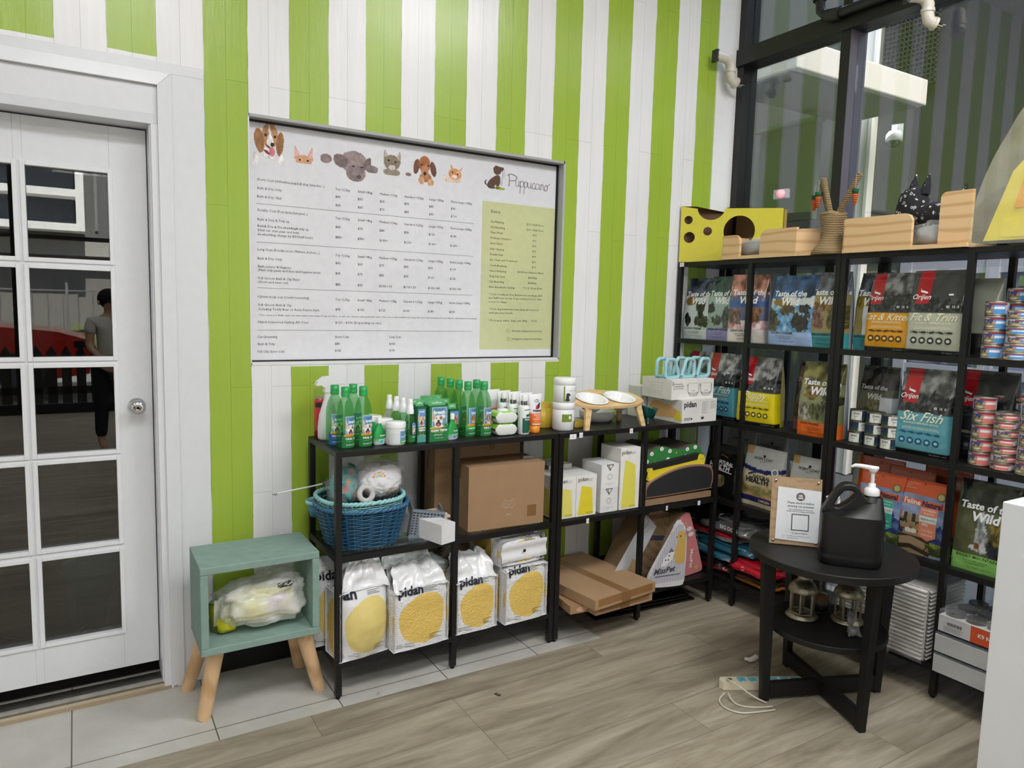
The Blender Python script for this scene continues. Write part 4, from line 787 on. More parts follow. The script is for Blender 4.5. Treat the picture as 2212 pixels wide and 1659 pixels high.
omega('white omega oil pump bottle with dark green label, front one', (.838, .062, T)); omega('white omega oil pump bottle second in its row', (.818, .118, T)); omega('white omega oil pump bottle third in its row', (.800, .172, T))
def supp_tube(label, loc, front, rz=.15):
    t = thing('supplement_tube', label, 'tube', loc, rz, 'pet supplement tubes'); m = MB()
    def pos(u, v):
        a = u*2*PI; k = v; rx = .026*(1-k)+.039*k; ry = .026*(1-k)**.6+.0015
        return (rx*math.sin(a), -ry*math.cos(a), .034+.134*v)
    m.grid(32, 14, pos, lambda u, v: (236, 118, 56) if v < .39 else (236, 236, 238), 'plastic', flip=False); m.build('tube_body', t)
    m = MB(); m.lathe([(.0001, 0), (.022, 0), (.0235, .003), (.0245, .033), (.0001, .034)], (240, 148, 44), 'plastic', 26); m.build('cap', t)
    if front:
        m = MB()
        def f(a, b, l=0.0):
            v = (b-.034)/.134; rx = .026*(1-v)+.039*v; ry = .026*max(0, 1-v)**.6+.0015; s_ = max(-.99, min(.99, a/rx)); return Vector((a, -ry*math.sqrt(1-s_*s_)-l-.0008, b))
        m.text('TROY', f, 0, .136, .012, (250,)*3, bold=.05, align='c', lift=.0012); m.disc(f, 0, .14, .016, .0065, (60, 60, 150), lift=.0006); m.text('Nutripet', f, 0, .094, .0125, (20,)*3, bold=.04, align='c', lift=.0012)
        m.disc(f, .006, .116, .007, .011, (20, 20, 26), lift=.0008, rot=-.4); m.disc(f, .013, .127, .005, .004, (20, 20, 26), lift=.0008); m.disc(f, -.003, .112, .006, .009, (200, 40, 40), lift=.001); m.rect(f, -.010, .104, -.008, .112, (40, 60, 150), lift=.001)
        for k, s_ in enumerate(('HIGH ENERGY', 'VITAMIN', 'CONCENTRATE')): m.text(s_, f, 0, .076-.009*k, .0062, (250, 236, 220), bold=.02, align='c', lift=.0012)
        patch(m, f, -.024, .037, .024, .041, (245,)*3, 8, 1); m.build('label', t)
supp_tube('white and orange supplement tube with a dog logo, at the front', (.905, .080, T), True)
for k in range(4): supp_tube('white squeezable tube, %s behind the orange labelled one' % ('first', 'second', 'third', 'fourth')[k], (.892-.026*k, .135+.052*k, T), False)

t = thing('yellow_canister', 'ribbed yellow open canister with a spoon, left of the stacked jars', 'canister', (1.028, .205, T))
m = MB(); m.lathe([(.0001, 0), (.053, 0), (.055, .003), (.058, .092), (.055, .092), (.052, .006), (.0001, .006)], (222, 190, 66), 'plastic', 96, wob=lambda a, z: .0007*math.sin(a*32)); m.build('body', t)
m = MB(); m.lathe([(.047, .05), (.048, .108), (.045, .108), (.044, .05), (.0001, .052)], (216, 184, 62), 'plastic', 40, o=(-.004, .004, 0)); m.build('inner_cup', t)
m = MB(); m.tube([(.015, -.04, .04), (.022, -.045, .105)], .003, (226, 220, 196), 'plastic'); m.lathe([(.0001, -.004), (.008, 0), (.0001, .004)], (230, 226, 206), 'plastic', 14, (.022, -.045, .112)); m.build('spoon', t)
t = thing('yellow_dish', 'flat yellow dish lying under the bowl stand', 'dish', (1.155, .155, T)); m = MB(); m.lathe([(.0001, .0), (.058, 0), (.06, .004), (.06, .026), (.057, .03), (.0001, .031)], (216, 186, 70), 'plastic', 48); m.build('body', t)
def jar(label, loc, rz, up):
    t = thing('powder_jar', label, 'jar', loc, rz, 'white powder jars stacked in two'); r = .05; H = .126 if not up else .109
    m = MB(); m.lathe([(.0001, .002), (r-.006, 0), (r, .008), (r, H-.034), (r-.004, H-.03)], (228, 229, 230), 'plastic', 36); m.build('body', t)
    m = MB(); m.lathe([(r-.003, H-.032), (r-.0005, H-.03), (r-.0005, H-.004), (r-.005, H), (.0001, H)], (236, 237, 238), 'plastic', 36); m.build('lid', t)
    m = MB(); f = CF(r)
    if up: patch(m, f, .026, .008, .04, .075, (118, 142, 52), 4, 1); patch(m, f, -.052, .008, -.046, .075, (118, 142, 52), 3, 1); m.text('DETOUR BREATH', f, -.026, .052, .0062, (90,)*3, lift=.001); m.text('ANTICOL', f, -.004, .062, .0048, (120,)*3, lift=.001); hx, hz = -.034, .01
    else: patch(m, f, -.052, .042, -.004, .076, (118, 142, 52), 10, 1); m.disc(f, -.016, .062, .006, .008, (236,)*3, lift=.001); m.text('ANTINOL', f, .026, .056, .0052, (110,)*3, lift=.001); hx, hz = .018, .01
    m.disc(f, hx, hz+.016, .007, .011, (50, 50, 52), lift=.001); m.disc(f, hx+.002, hz+.028, .0085, .0065, (50, 50, 52), lift=.0012); m.disc(f, hx+.009, hz+.026, .004, .0035, (50, 50, 52), lift=.0012); m.disc(f, hx, hz+.004, .011, .006, (50, 50, 52), lift=.0012)
    for k in range(3): m.rect(f, -.012, .034-.008*k, .012, .0348-.008*k, (130,)*3, lift=.001)
    m.build('label', t)
jar('white powder jar with a dog head, lower one of the stack', (1.062, .085, T), .3, False); jar('white powder jar with a dog head, upper one of the stack', (1.064, .085, T+.126), .35, True)

# twin bowls in a wooden stand
t = thing('bowl_stand', 'pale wooden stand holding two tilted white bowls', 'stand', (0, 0, 0))
cx, cy, cz = 1.312, .112, 1.066; tilt = rad(14)
def pl(x, y, z=0): return (cx+x, cy+y*math.cos(tilt)-z*math.sin(tilt), cz+y*math.sin(tilt)+z*math.cos(tilt))
out = []
for k in range(60):
    a = 2*PI*k/60; r = 1; x = .205*math.copysign(abs(math.cos(a))**.75, math.cos(a)); y = .10*math.copysign(abs(math.sin(a))**.7, math.sin(a))
    if y > 0: y += .022*math.exp(-((x)/.045)**2)
    out.append((x, y))
v, f = holed(out, [(-.082, -.006, .066), (.082, -.006, .066)], 36)
m = MB(); m.add([pl(x, y, .012) for x, y, _ in v], f, (226, 196, 150), 'plate_wood'); m.add([pl(x, y, 0) for x, y, _ in v], [q[::-1] for q in f], (226, 196, 150), 'plate_wood'); n = len(out)
m.add([pl(x, y, .012) for x, y in out]+[pl(x, y, 0) for x, y in out], [(i, n+i, n+(i+1) % n, (i+1) % n) for i in range(n)], (240, 220, 180), 'plate_wood'); m.build('plate', t)
for sx_, sy_ in ((-1, -1), (1, -1), (1, 1), (-1, 1)):
    m = MB(); X = sx_*.15; p1 = pl(X-.018, sy_*.07, 0); p2 = pl(X+.018, sy_*.07, 0)
    fx = cx+sx_*.165; fy = .024 if sy_ < 0 else .2; o = sx_*.006
    m.hexa([(fx-.012, fy-.008, T), (fx+.012, fy-.008, T), (fx+.012, fy+.008, T), (fx-.012, fy+.008, T), (p1[0]-o, p1[1]-.008, p1[2]), (p2[0]-o, p2[1]-.008, p2[2]), (p2[0]-o, p2[1]+.008, p2[2]), (p1[0]-o, p1[1]+.008, p1[2])], (226, 196, 150), 'plate_wood'); m.build('leg', t, bevel=.002)
for k, x in enumerate((-.082, .082)):
    b = thing('food_bowl', ('left', 'right')[k]+' white bowl set in the pale wooden stand', 'bowl', pl(x, -.006, .012), 0, 'white bowls in the stand', rx=tilt)
    m = MB(); m.lathe([(.0001, -.052), (.035, -.05), (.055, -.03), (.066, .0), (.078, .004), (.079, .008), (.07, .009), (.062, .001), (.05, -.028), (.03, -.043), (.0001, -.045)], (238, 238, 236), 'gloss', 40); m.build('bowl', b)
t = thing('white_dish', 'low white dish standing under the wooden bowl stand', 'bowl', (1.375, .245, T)); m = MB(); m.lathe([(.0001, 0), (.07, 0), (.085, .02), (.088, .05), (.084, .05), (.078, .02), (.0001, .008)], (226, 228, 230), 'gloss', 40); m.build('body', t)
t = thing('green_tub_bowl', 'dark green footed bowl shaped like a bathtub', 'bowl', (1.56, .085, T), .25); m = MB()
def tubp(u, v):
    a = u*2*PI; r = .35+.65*v**.5 if v < .999 else 1; h = .022+.045*v+.022*v*max(0, -math.cos(a))
    return (.062*r*math.cos(a), .042*r*math.sin(a), h)
m.grid(36, 8, tubp, (14, 74, 70), 'gloss'); m.grid(36, 8, lambda u, v: tuple(c*(.93 if i < 2 else 1)+(.003 if i == 2 else 0) for i, c in enumerate(tubp(u, v))), (14, 74, 70), 'gloss', flip=True); m.grid(36, 1, lambda u, v: tuple(c*((.93+.07*v) if i < 2 else 1)+(.003*(1-v) if i == 2 else 0) for i, c in enumerate(tubp(u, 1))), (30, 100, 94), 'gloss'); m.build('body', t)
for a in (45, 135, 225, 315): m = MB(); m.tube([(.026*math.cos(rad(a)), .018*math.sin(rad(a)), .03), (.042*math.cos(rad(a)), .03*math.sin(rad(a)), .012), (.046*math.cos(rad(a)), .034*math.sin(rad(a)), .001)], [.008, .005, .006], (14, 70, 66), 'gloss'); m.build('foot', t)

def box_thing(name, label, cat, loc, rz, w, d, h, col, draw=None, group=None, mat='card', seam=True):
    t = thing(name, label, cat, loc, rz, group); m = MB(); m.box(0, 0, 0, w, d, h, col, mat)
    if seam: m.rect(Frame((0, d/2, h), (1, 0, 0), (0, 1, 0)), 0, -.0008, w, .0008, tuple(c*.6 for c in col), lift=.0003)
    if draw: draw(m, Frame((0, 0, 0)), Frame((0, d, 0), (0, -1, 0)))
    m.build('carton', t); return t
def dr_low(m, f, s):
    K = (24, 26, 40); m.text('pidan', f, .012, .078, .040, K, bold=.03); m.rect(f, .015, .012, .06, .026, (120, 120, 124)); m.disc(f, .068, .019, .005, .005, K)
    for k in range(9): m.rect(f, .015+k*.005, .011, .0162+k*.005, .027, (250,)*3, lift=.0007)
    for i, x in enumerate((.135, .195)):
        for k in range(14 if i == 0 else 9): m.rect(f, x, .10-.0045*k, x+.045-.008*((k*7) % 3), .1012-.0045*k, (140,)*3)
    m.disc(f, .143, .022, .011, .009, (40, 42, 46)); m.disc(f, .143, .027, .009, .003, (200,)*3, lift=.0007); m.poly([(0.03, .012), (.19, .02), (.21, .06), (.15, .085), (.04, .095), (.01, .06)], s, (222, 176, 120)); m.poly([(.19, .012), (.245, .012), (.225, .06), (.205, .06)], s, (230, 210, 50))
    m.text('pidan', s, .10, .10, .008, (90,)*3, lift=.0008)
box_thing('white_box', 'wide white box with a dark word, lower one under the blue bowl frames', 'box', (1.705, .005, T), .02, .240, .24, .113, (226, 225, 222), dr_low, 'white cartons at the right end')
def dr_up(m, f, s):
    K = (50, 50, 56)
    for k, q in enumerate(('LETTUCE BOWL', 'CAN BE ADJUSTED', 'M U L T I F O R M')): m.text(q, f, .012, .073-.011*k, .008, K, bold=.02)
    m.rect(f, .005, .068, .009, .088, (20,)*3)
    for j, cx_ in enumerate((.145, .232)):
        for r_, c_ in ((0, K), (.008, (30, 30, 34)), (.014, (90, 90, 96))):
            P_ = [(cx_-.040+r_*.2, .075), (cx_-.036, .035), (cx_-.022, .016+r_), (cx_+.022, .016+r_), (cx_+.036, .035), (cx_+.040-r_*.2, .075)]
            for i in range(5): m.tube([f(*P_[i], .0006), f(*P_[i+1], .0006)], .0009 if r_ < .01 else .0005, c_, 'paper', n=4)
        m.disc(f, cx_, .04, .014, .003, (190,)*3); m.tube([f(a, b, .0006) for a, b in ((cx_-.034, .074), (cx_-.03, .083), (cx_-.02, .078), (cx_+.02, .078), (cx_+.03, .083), (cx_+.034, .074))], .0005, (120,)*3, 'paper', n=4)
    for k in range(3): m.rect(s, .05, .075-.012*k, .15, .0762-.012*k, (170,)*3)
    for k in range(5): m.rect(s, .03, .04-.006*k, .15, .041-.006*k, (185,)*3)
box_thing('white_box', 'white box printed with two bowl outlines, upper one under the blue frames', 'box', (1.655, .03, T+.1135), .01, .285, .21, .098, (232, 230, 226), dr_up, 'white cartons at the right end')
box_thing('white_box', 'upright white box at the back, left of the wide white box', 'box', (1.655, .255, T), .0, .13, .09, .155, (222, 222, 216), lambda m, f, s: [m.rect(f, .01+.02*k, .04, .022+.02*k, .12, (206, 210, 206)) for k in range(1)], 'white cartons at the right end')
box_thing('white_box', 'smaller upright white box beside the back one, against the wall', 'box', (1.785, .265, T), .0, .055, .08, .15, (216, 216, 210), None, 'white cartons at the right end')
# light blue adjustable bowl frames: one folded strip with window cut-outs
t = thing('raised_feeder', 'light blue folded frame of raised feeding bowls on the white boxes', 'stand', (1.655, .075, T+.212), .01); LB = (160, 206, 214)
loops = [[(.03, .095), (.075, .095), (.088, .085), (.125, .012), (.14, .004), (.205, .004), (.21, .012), (.195, .085), (.18, .095), (.15, .095)], ]
def strip(pts, y0, w_, th, nm):
    m = MB(); P = []
    for i in range(len(pts)-1):
        for k in range(4): t_ = k/4; P.append((pts[i][0]*(1-t_)+pts[i+1][0]*t_, pts[i][1]*(1-t_)+pts[i+1][1]*t_))
    P.append(pts[-1])
    for y in (y0, y0+w_-.014): m.tube([(x, y+.007, z) for x, z in P], .0095, LB, 'plastic', n=8)
    for i in (0, len(P)//3, 2*len(P)//3, len(P)-1): x, z = P[i]; m.tube([(x, y0+.007, z), (x, y0+w_-.007, z)], .006, LB, 'plastic', n=8)
    m.build(nm, t)
for k, dx in enumerate((0, .10, .205)):
    q = [(dx+.002, .010), (dx+.004, .082), (dx+.016, .094), (dx+.055, .094), (dx+.066, .084), (dx+.092, .014), (dx+.08, .005), (dx+.012, .004), (dx+.002, .012)] if k == 0 else [(dx+.012, .012), (dx+.036, .084), (dx+.046, .096), (dx+.085, .094), (dx+.094, .084), (dx+.096, .02), (dx+.086, .006), (dx+.02, .005), (dx+.012, .012)]
    strip(q, 0, .075, .008, 'folded_frame')
    m = MB(); m.lathe([(.0001, 0), (.02, .004), (.036, .03), (.038, .032)], (255,)*3, 'clear_glass', 28, (dx+.05, .06, .052)); m.build('clear_bowl', t)

# ------------------------------------------------------------------ middle shelves, z = .5585 on glass
Z = .558
def basket(label, loc, rx, ry, h, cb, cr, flare=1.28):
    t = thing('wicker_basket', label, 'basket', loc, .05, 'blue woven plastic baskets'); m = MB(); N = 34
    def bp(a, z, dr=0): k = 1+(flare-1)*z/h; return (math.copysign(abs(math.cos(a))**.8, math.cos(a))*(rx*k+dr), math.copysign(abs(math.sin(a))**.8, math.sin(a))*(ry*k+dr), z)
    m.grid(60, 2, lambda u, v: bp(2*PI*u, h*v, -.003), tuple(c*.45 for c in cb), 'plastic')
    nr = int(h/.0082)
    for j in range(nr):
        z = .006+j*(h-.01)/nr; m.tube([bp(2*PI*k/136, z, .0022*math.sin(k/2+(j % 2)*PI)) for k in range(137)], .0029, cb, 'plastic', n=5, cap=False)
    for k in range(N): m.tube([bp(2*PI*k/N, z, .0005) for z in (0, h*.33, h*.66, h)], .0032, cb, 'plastic', n=5)
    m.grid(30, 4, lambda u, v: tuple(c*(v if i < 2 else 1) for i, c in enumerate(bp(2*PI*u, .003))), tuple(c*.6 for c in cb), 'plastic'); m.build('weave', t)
    m = MB()
    for ph in (0, PI): m.tube([tuple(Vector(bp(2*PI*k/200, h+.004+.004*math.sin(k*.9+ph), .003*math.cos(k*.9+ph)))) for k in range(201)], .0062, cr, 'plastic', n=7, cap=False)
    m.build('rim', t); return t
basket('dark blue woven basket on the glass shelf by the left post', (.150, .155, Z), .135, .125, .150, (38, 88, 122), (54, 104, 140))
basket('pale turquoise woven basket nested inside the dark blue one', (.146, .16, Z+.028), .128, .118, .150, (130, 186, 190), (148, 200, 202))
# a second pale rim pushed against the left side
t = thing('plastic_tray', 'small turquoise and dark blue plastic tray behind the basket, left side', 'tray', (.045, .285, Z+.08), .1); m = MB()
m.lathe([(.0001, 0), (.06, 0), (.075, .055), (.07, .055), (.056, .006), (.0001, .006)], (60, 126, 160), 'plastic', 30, sy=.7); m.lathe([(.07, .05), (.079, .052), (.08, .066), (.071, .066), (.07, .05)], (150, 204, 206), 'plastic', 30, sy=.7); m.build('body', t)
t = thing('teaser_wand', 'thin white wand toy poking out left from the basket', 'toy', (0, 0, 0)); m = MB(); m.tube([(-.175, .16, .778), (-.03, .17, .79), (.10, .2, .80)], .0028, (210, 214, 214), 'plastic'); m.build('rod', t)
m = MB(); m.lathe([(.0001, -.006), (.007, 0), (.0001, .007)], (190, 190, 196), 'chrome', 12, (-.178, .16, .776)); m.lathe([(.0001, -.005), (.005, 0), (.0001, .005)], (190, 190, 196), 'chrome', 12, (-.188, .158, .777)); m.build('bell', t)
m = MB(); m.tube([(.0, .172, .796), (.05, .19, .80), (.09, .2, .798)], .004, (110, 90, 130), 'plastic'); m.build('ribbon', t)
def crumple(mb, c, r, col, mat, seed, amp=.25, nu=36, nv=24, M=None, pw=2.4):
    def p(u, v):
        a, b = 2*PI*u, PI*(v-.5); d = Vector((math.cos(b)*math.cos(a), math.cos(b)*math.sin(a), math.sin(b)))
        q = Vector(tuple(math.copysign(abs(x)**(2/pw), x) for x in d)); k = 1+amp*(noise.noise(d*2.2+Vector((seed, 0, 0)))+.5*noise.noise(d*6+Vector((seed, 1, 0))))
        return (c[0]+q.x*r[0]*k, c[1]+q.y*r[1]*k, c[2]+q.z*r[2]*k)
    return mb.grid(nu, nv, p, col, mat)
def rainbow_paint(u, v):
    for cx_, cy_ in ((.55, .30), (.66, .60), (.78, .28), (.90, .52), (.72, .84), (.98, .25), (.5, .72), (.62, .08)):
        d = math.hypot((u-cx_)*2.4, (v-cy_)*1.1)
        if v > cy_-.01:
            for r_, c in ((.125, (222, 96, 96)), (.103, (240, 180, 96)), (.083, (236, 226, 130)), (.063, (150, 206, 180)), (.043, (140, 160, 220))):
                if r_-.018 < d < r_: return c
    return (238, 238, 242)
t = thing('rolled_towel', 'white towel with rainbow print, bagged and stuffed in the basket', 'towel', (.215, .13, .80), .35); m = MB(); crumple(m, (0, 0, 0), (.092, .07, .066), rainbow_paint, 'fabric', 3.1, .11, 100, 70); m.build('towel', t)
t = thing('plastic_wrap', 'clear peaked plastic wrap around the rainbow towel', 'bag', (.215, .13, .80), .35); m = MB(); crumple(m, (0, 0, .004), (.103, .078, .078), (255,)*3, 'poly_bag', 5.2, .2, 40, 26)
m.grid(10, 10, lambda u, v: (-.095+.05*u*(1-v)+.0*v, -.03+.02*u, .03+.115*v+.002*fbm(u*5, v*5)), (255,)*3, 'poly_bag'); m.grid(14, 10, lambda u, v: (-.09+.17*u*(1-.4*v), -.02+.01*u, .06+(.085-.06*u)*v), (255,)*3, 'poly_bag'); m.grid(6, 8, lambda u, v: (.06+.045*u, 0, .03+.05*v), (255,)*3, 'poly_bag'); m.build('wrap', t)
FC = [(90, 160, 160), (206, 80, 50), (230, 160, 70), (40, 40, 50)]
def fishy(u, v):
    for k in range(26):
        cx_, cy_ = (k*.37+.1) % 1, (k*.233+.05) % 1
        if ((u-cx_)*2)**2+((v-cy_)*1.1)**2 < .0045: return FC[1+k % 3]
    return FC[0]
t = thing('soft_toy', 'teal soft toy with orange and black fish print in the basket', 'toy', (.075, .14, .775), .5); m = MB(); crumple(m, (0, 0, 0), (.055, .05, .07), fishy, 'fabric', 8.1, .25, 60, 40, pw=2.1); crumple(m, (.03, .01, .05), (.03, .04, .04), fishy, 'fabric', 2.1, .2, 30, 20); m.build('toy', t)
m = MB(); crumple(m, (0, 0, .005), (.063, .056, .08), (255,)*3, 'poly_bag', 4.4, .2, 30, 20); m.grid(8, 8, lambda u, v: (-.03+.06*u*(1-v)+.03*v, 0, .06+.07*v), (255,)*3, 'poly_bag'); tag(m.build('plastic_wrap'), 'clear plastic wrap around the teal fish toy', 'bag'); o = bpy.context.scene.objects['plastic_wrap.001']; o.location = (.075, .14, .775)
t = thing('rope_toy', 'small grey ring shaped soft toy between the two bagged toys', 'toy', (.135, .06, .765)); m = MB(); m.tube([(.026*math.cos(a), .008*math.sin(a), .026*math.sin(a)) for a in [2*PI*k/20 for k in range(21)]], .011, (200, 198, 196), 'fabric', n=10); m.build('ring', t)
# grey slotted crate leaning on its side
t = thing('slotted_crate', 'grey slotted plastic basket leaning beside the woven ones', 'crate', (.325, .085, Z), -.30, ry=rad(8)); m = MB(); GC = (120, 130, 140); W_, H_, D_ = .125, .118, .14
nx, nz = 9, 9
for i in range(nx+1): x = i*(W_)/nx; m.box(x-.0035, 0, .012, x+.0035, .004, H_-.01, GC, 'plastic')
for j in range(nz+1): z = .012+j*(H_-.022)/nz; m.box(0, -.0004, z-.0028, W_, .0044, z+.0028, GC, 'plastic')
m.box(-.004, -.003, 0, W_+.004, D_, .012, GC, 'plastic'); m.box(-.004, -.004, H_-.01, W_+.004, .008, H_, GC, 'plastic'); m.box(.006, .03, .014, W_-.006, .034, H_-.012, (30, 34, 38), 'matte'); m.box(-.004, 0, 0, .004, D_, H_, GC, 'plastic'); m.box(W_-.004, 0, 0, W_+.004, D_, H_, GC, 'plastic'); m.build('body', t)  # dark sheet inside stands in for the shade behind the slots
t = thing('white_carton', 'long white carton jutting over the glass shelf edge', 'box', (.402, -.055, Z), .30); m = MB(); m.box(0, 0, 0, .072, .30, .078, (226, 226, 228), 'card'); m.text('DENTAL', Frame((.036, .05, .078), (1, 0, 0), (0, 1, 0)), 0, 0, .008, (150,)*3, align='c'); m.build('carton', t, bevel=.002)
t = thing('power_adapter', 'cream moulded power adapter strip behind the white carton', 'adapter', (.46, .10, Z), .1); m = MB(); m.box(-.06, 0, 0, .045, .09, .075, (226, 214, 190), 'plastic')
for k in range(8): m.box(-.055+k*.010, -.003, .072, -.050+k*.010, .03, .082, (232, 222, 200), 'plastic')
for k in range(3): m.box(.045, .0, .008+k*.022, .06, .03, .020+k*.022, (236, 228, 208), 'plastic')
m.build('body', t, bevel=.003)
KB = (160, 128, 96)
def kraft(m, w, d, h, tape=True):
    if tape: m.rect(Frame((0, d/2, h), (1, 0, 0), (0, 1, 0)), 0, -.025, w, .025, (140, 104, 70), 'gloss', .0004); m.rect(Frame((0, d, 0), (0, -1, 0)), d/2-.025, h-.06, d/2+.025, h, (140, 104, 70), 'gloss', .0004)
def dr_brown(m, f, s):
    kraft(m, .362, .2, .272); c = (206, 190, 172); m.rect(f, .28, .035, .325, .085, (134, 98, 62), 'gloss')
    P_ = [(.160, .085), (.158, .1), (.165, .112), (.17, .122), (.178, .113), (.2, .113), (.208, .122), (.214, .112), (.22, .1), (.218, .085)]
    for i in range(9): m.tube([f(*P_[i], .0006), f(*P_[i+1], .0006)], .0007, c, 'paper', n=4)
    for cx_ in (.177, .203):
        for r_ in (.012, .007): m.tube([f(cx_+r_*math.cos(a), .096+r_*math.sin(a), .0006) for a in [2*PI*k/14 for k in range(15)]], .0005, c, 'paper', n=4)
    m.tube([f(.168, .083, .0006), f(.212, .083, .0006)], .0006, c, 'paper', n=4); m.text('Meowi', f, .19, .052, .010, c, align='c', shear=.3)
box_thing('cardboard_box', 'large brown cardboard box with a printed frog face outline', 'box', (.568, .042, Z), -.045, .362, .2, .272, KB, dr_brown, 'brown boxes on the glass shelf')
t = thing('cardboard_box', 'taller open brown box with raised flap behind the large box', 'box', (.50, .245, Z), -.02, group='brown boxes on the glass shelf'); m = MB(); m.box(0, -.02, 0, .42, .09, .335, tuple(c*.94 for c in KB), 'card'); m.rect(Frame((0, .09, 0), (0, -1, 0)), .03, .22, .06, .335, (120, 86, 56), 'gloss'); m.rect(Frame((0, -.02, 0)), .26, .30, .29, .335, (134, 98, 62), 'gloss'); m.build('carton', t)
m = MB(); m.box(.05, -.022, .335, .415, -.018, .375, tuple(c*.96 for c in KB), 'card'); m.build('flap', t)
def dr_p(yc, tall=False):
    def g(m, f, s):
        w_ = .113 if tall else .112; h_ = .29 if tall else .185
        m.text('pidan', f, .008 if not tall else .006, h_*.87 if not tall else h_*.905, .026 if not tall else .027, (40, 40, 40), bold=.01)
        for k in range(3): m.rect(f, w_*.56, h_*(.93 if tall else .91)-.004*k, w_*.8-.006*(k % 2), h_*(.93 if tall else .91)-.004*k+.0012, (140,)*3)
        m.poly([(w_*.1, .006), (w_*.86, .006), (w_*.8, h_*.72), (w_*.24, h_*.82)] if tall else [(w_*.1, .006), (w_*.86, .006), (w_*.78, h_*.68), (w_*.26, h_*.76)], f, yc)
        for k in range(2): m.rect(f, w_*.5, .009+.005*k, w_*.86, .0108+.005*k, (150, 140, 60), lift=.0007)
        m.poly([(.02, .006), (s_d*.8, .006), (s_d*.7, h_*.66), (.03, h_*.76)], s, tuple(c*.92 for c in yc)) if not tall else m.poly([(.015, h_*.62), (.05, h_*.62), (.015, h_*.8)], s, (230, 210, 50))
    return g
s_d = .17
WB = (230, 229, 224)
box_thing('yellow_print_box', 'white box with a pale yellow shape, partly behind the shelf post', 'box', (.990, .026, Z), -.01, .112, .17, .187, WB, dr_p((226, 216, 110)), 'white boxes with yellow prints')
box_thing('yellow_print_box', 'white box with a strong yellow shape, right of the pale one', 'box', (1.1035, .024, Z), -.01, .112, .17, .187, WB, dr_p((226, 208, 44)), 'white boxes with yellow prints')
box_thing('yellow_print_box', 'plain white lidded box behind the two yellow printed boxes', 'box', (1.06, .185, Z), -.01, .13, .15, .205, (214, 214, 210), None, 'white boxes with yellow prints')
def dr_cube(m, f, s):
    for P_ in ([(.03, .108), (.05, .082), (.052, .089), (.068, .108)], [(.030, .109), (.068, .109)], [(.040, .109), (.051, .083)]):
        for i in range(len(P_)-1): m.tube([f(*P_[i], .0006), f(*P_[i+1], .0006)], .0014, (16,)*3, 'paper', n=4)
    for r_, n_ in ((.014, 10), (.010, 8)): m.tube([f(.049+r_*(1+.12*math.sin(a*n_))*math.cos(a), .053+r_*(1+.12*math.sin(a*n_))*math.sin(a), .0006) for a in [2*PI*k/40 for k in range(41)]], .0004, (150,)*3, 'paper', n=4)
    m.rect(f, .025, .020, .075, .0212, (150,)*3); m.rect(f, .035, .015, .06, .016, (150,)*3)
box_thing('cube_box', 'white cube box with a line emblem, lower of the two', 'box', (1.243, .026, Z), -.01, .10, .15, .112, (228, 228, 228), dr_cube, 'white cube boxes')
box_thing('cube_box', 'white cube box with a black ribbon mark, upper of the two', 'box', (1.244, .026, Z+.1125), -.01, .10, .15, .112, (234, 234, 234), dr_cube, 'white cube boxes')
s_d = .13
box_thing('tall_yellow_box', 'tallest white box with a long yellow shape, right of the cubes', 'box', (1.354, .026, Z), -.01, .118, .15, .292, (236, 235, 230), dr_p((226, 218, 90), True))

# curved cat scratchers
def profile_block(name, label, cat, loc, rz, pts, depth, side, col, mat='card', group=None, **k):
    t = thing(name, label, cat, loc, rz, group, **k); m = MB(); m.prism(pts, Frame((0, 0, 0)), depth, side, mat, side=col); m.build('body', t); return t
def smooth_pts(pts, n=5):
    out = []; N = len(pts)
    for i in range(N):
        p0, p1, p2, p3 = (pts[(i+j-1) % N] for j in range(4))
        for k in range(n):
            q = k/n; out.append(tuple(.5*((2*p1[c])+(-p0[c]+p2[c])*q+(2*p0[c]-5*p1[c]+4*p2[c]-p3[c])*q*q+(-p0[c]+3*p1[c]-3*p2[c]+p3[c])*q**3) for c in (0, 1)))
    return out
L_ = [(.0, .02), (.012, .07), (.08, .105), (.2, .137), (.33, .145), (.43, .125), (.452, .07), (.44, .02), (.42, .012), (.03, .008)]
t = profile_block('curved_scratcher', 'dark curved cardboard cat scratcher with a brown edge', 'scratcher', (1.508, .02, Z+.03), .0, smooth_pts(L_, 4), .25, (150, 112, 92), (172, 140, 112))
m = MB(); m.poly([(x*.965+.008, .008+(z-.008)*.9+.005) for x, z in smooth_pts(L_, 4)], Frame((0, 0, 0)), (36, 36, 38), 'paper', .0006); m.build('dark_side', t)
box_thing('scratcher_board', 'flat pale corrugated board under the curved scratcher', 'scratcher', (1.50, .02, Z), 0, .45, .26, .029, (150, 120, 92), None, seam=False)
WV = [(.0, .0), (.0, .05), (.06, .085), (.12, .098), (.19, .08), (.25, .072), (.32, .088), (.36, .088), (.385, .06), (.39, 0)]
def daisy(m, f, pts):
    for x, z in pts:
        for a in range(7): m.disc(f, x+.0075*math.cos(a*.9), z+.006*math.sin(a*.9), .0055, .0045, (240, 240, 236), lift=.0008+.00002*a)
        m.tube([f(x-.004+.008*q, z+.002*math.sin(q*9), .0012) for q in (0, .3, .6, 1)], .0007, (30, 30, 30), 'paper', n=4)
t = profile_block('wavy_scratcher', 'green wavy scratcher with white daisies on its side', 'scratcher', (1.525, .06, Z+.176), .02, smooth_pts(WV, 3), .22, (48, 128, 60), (96, 88, 76))
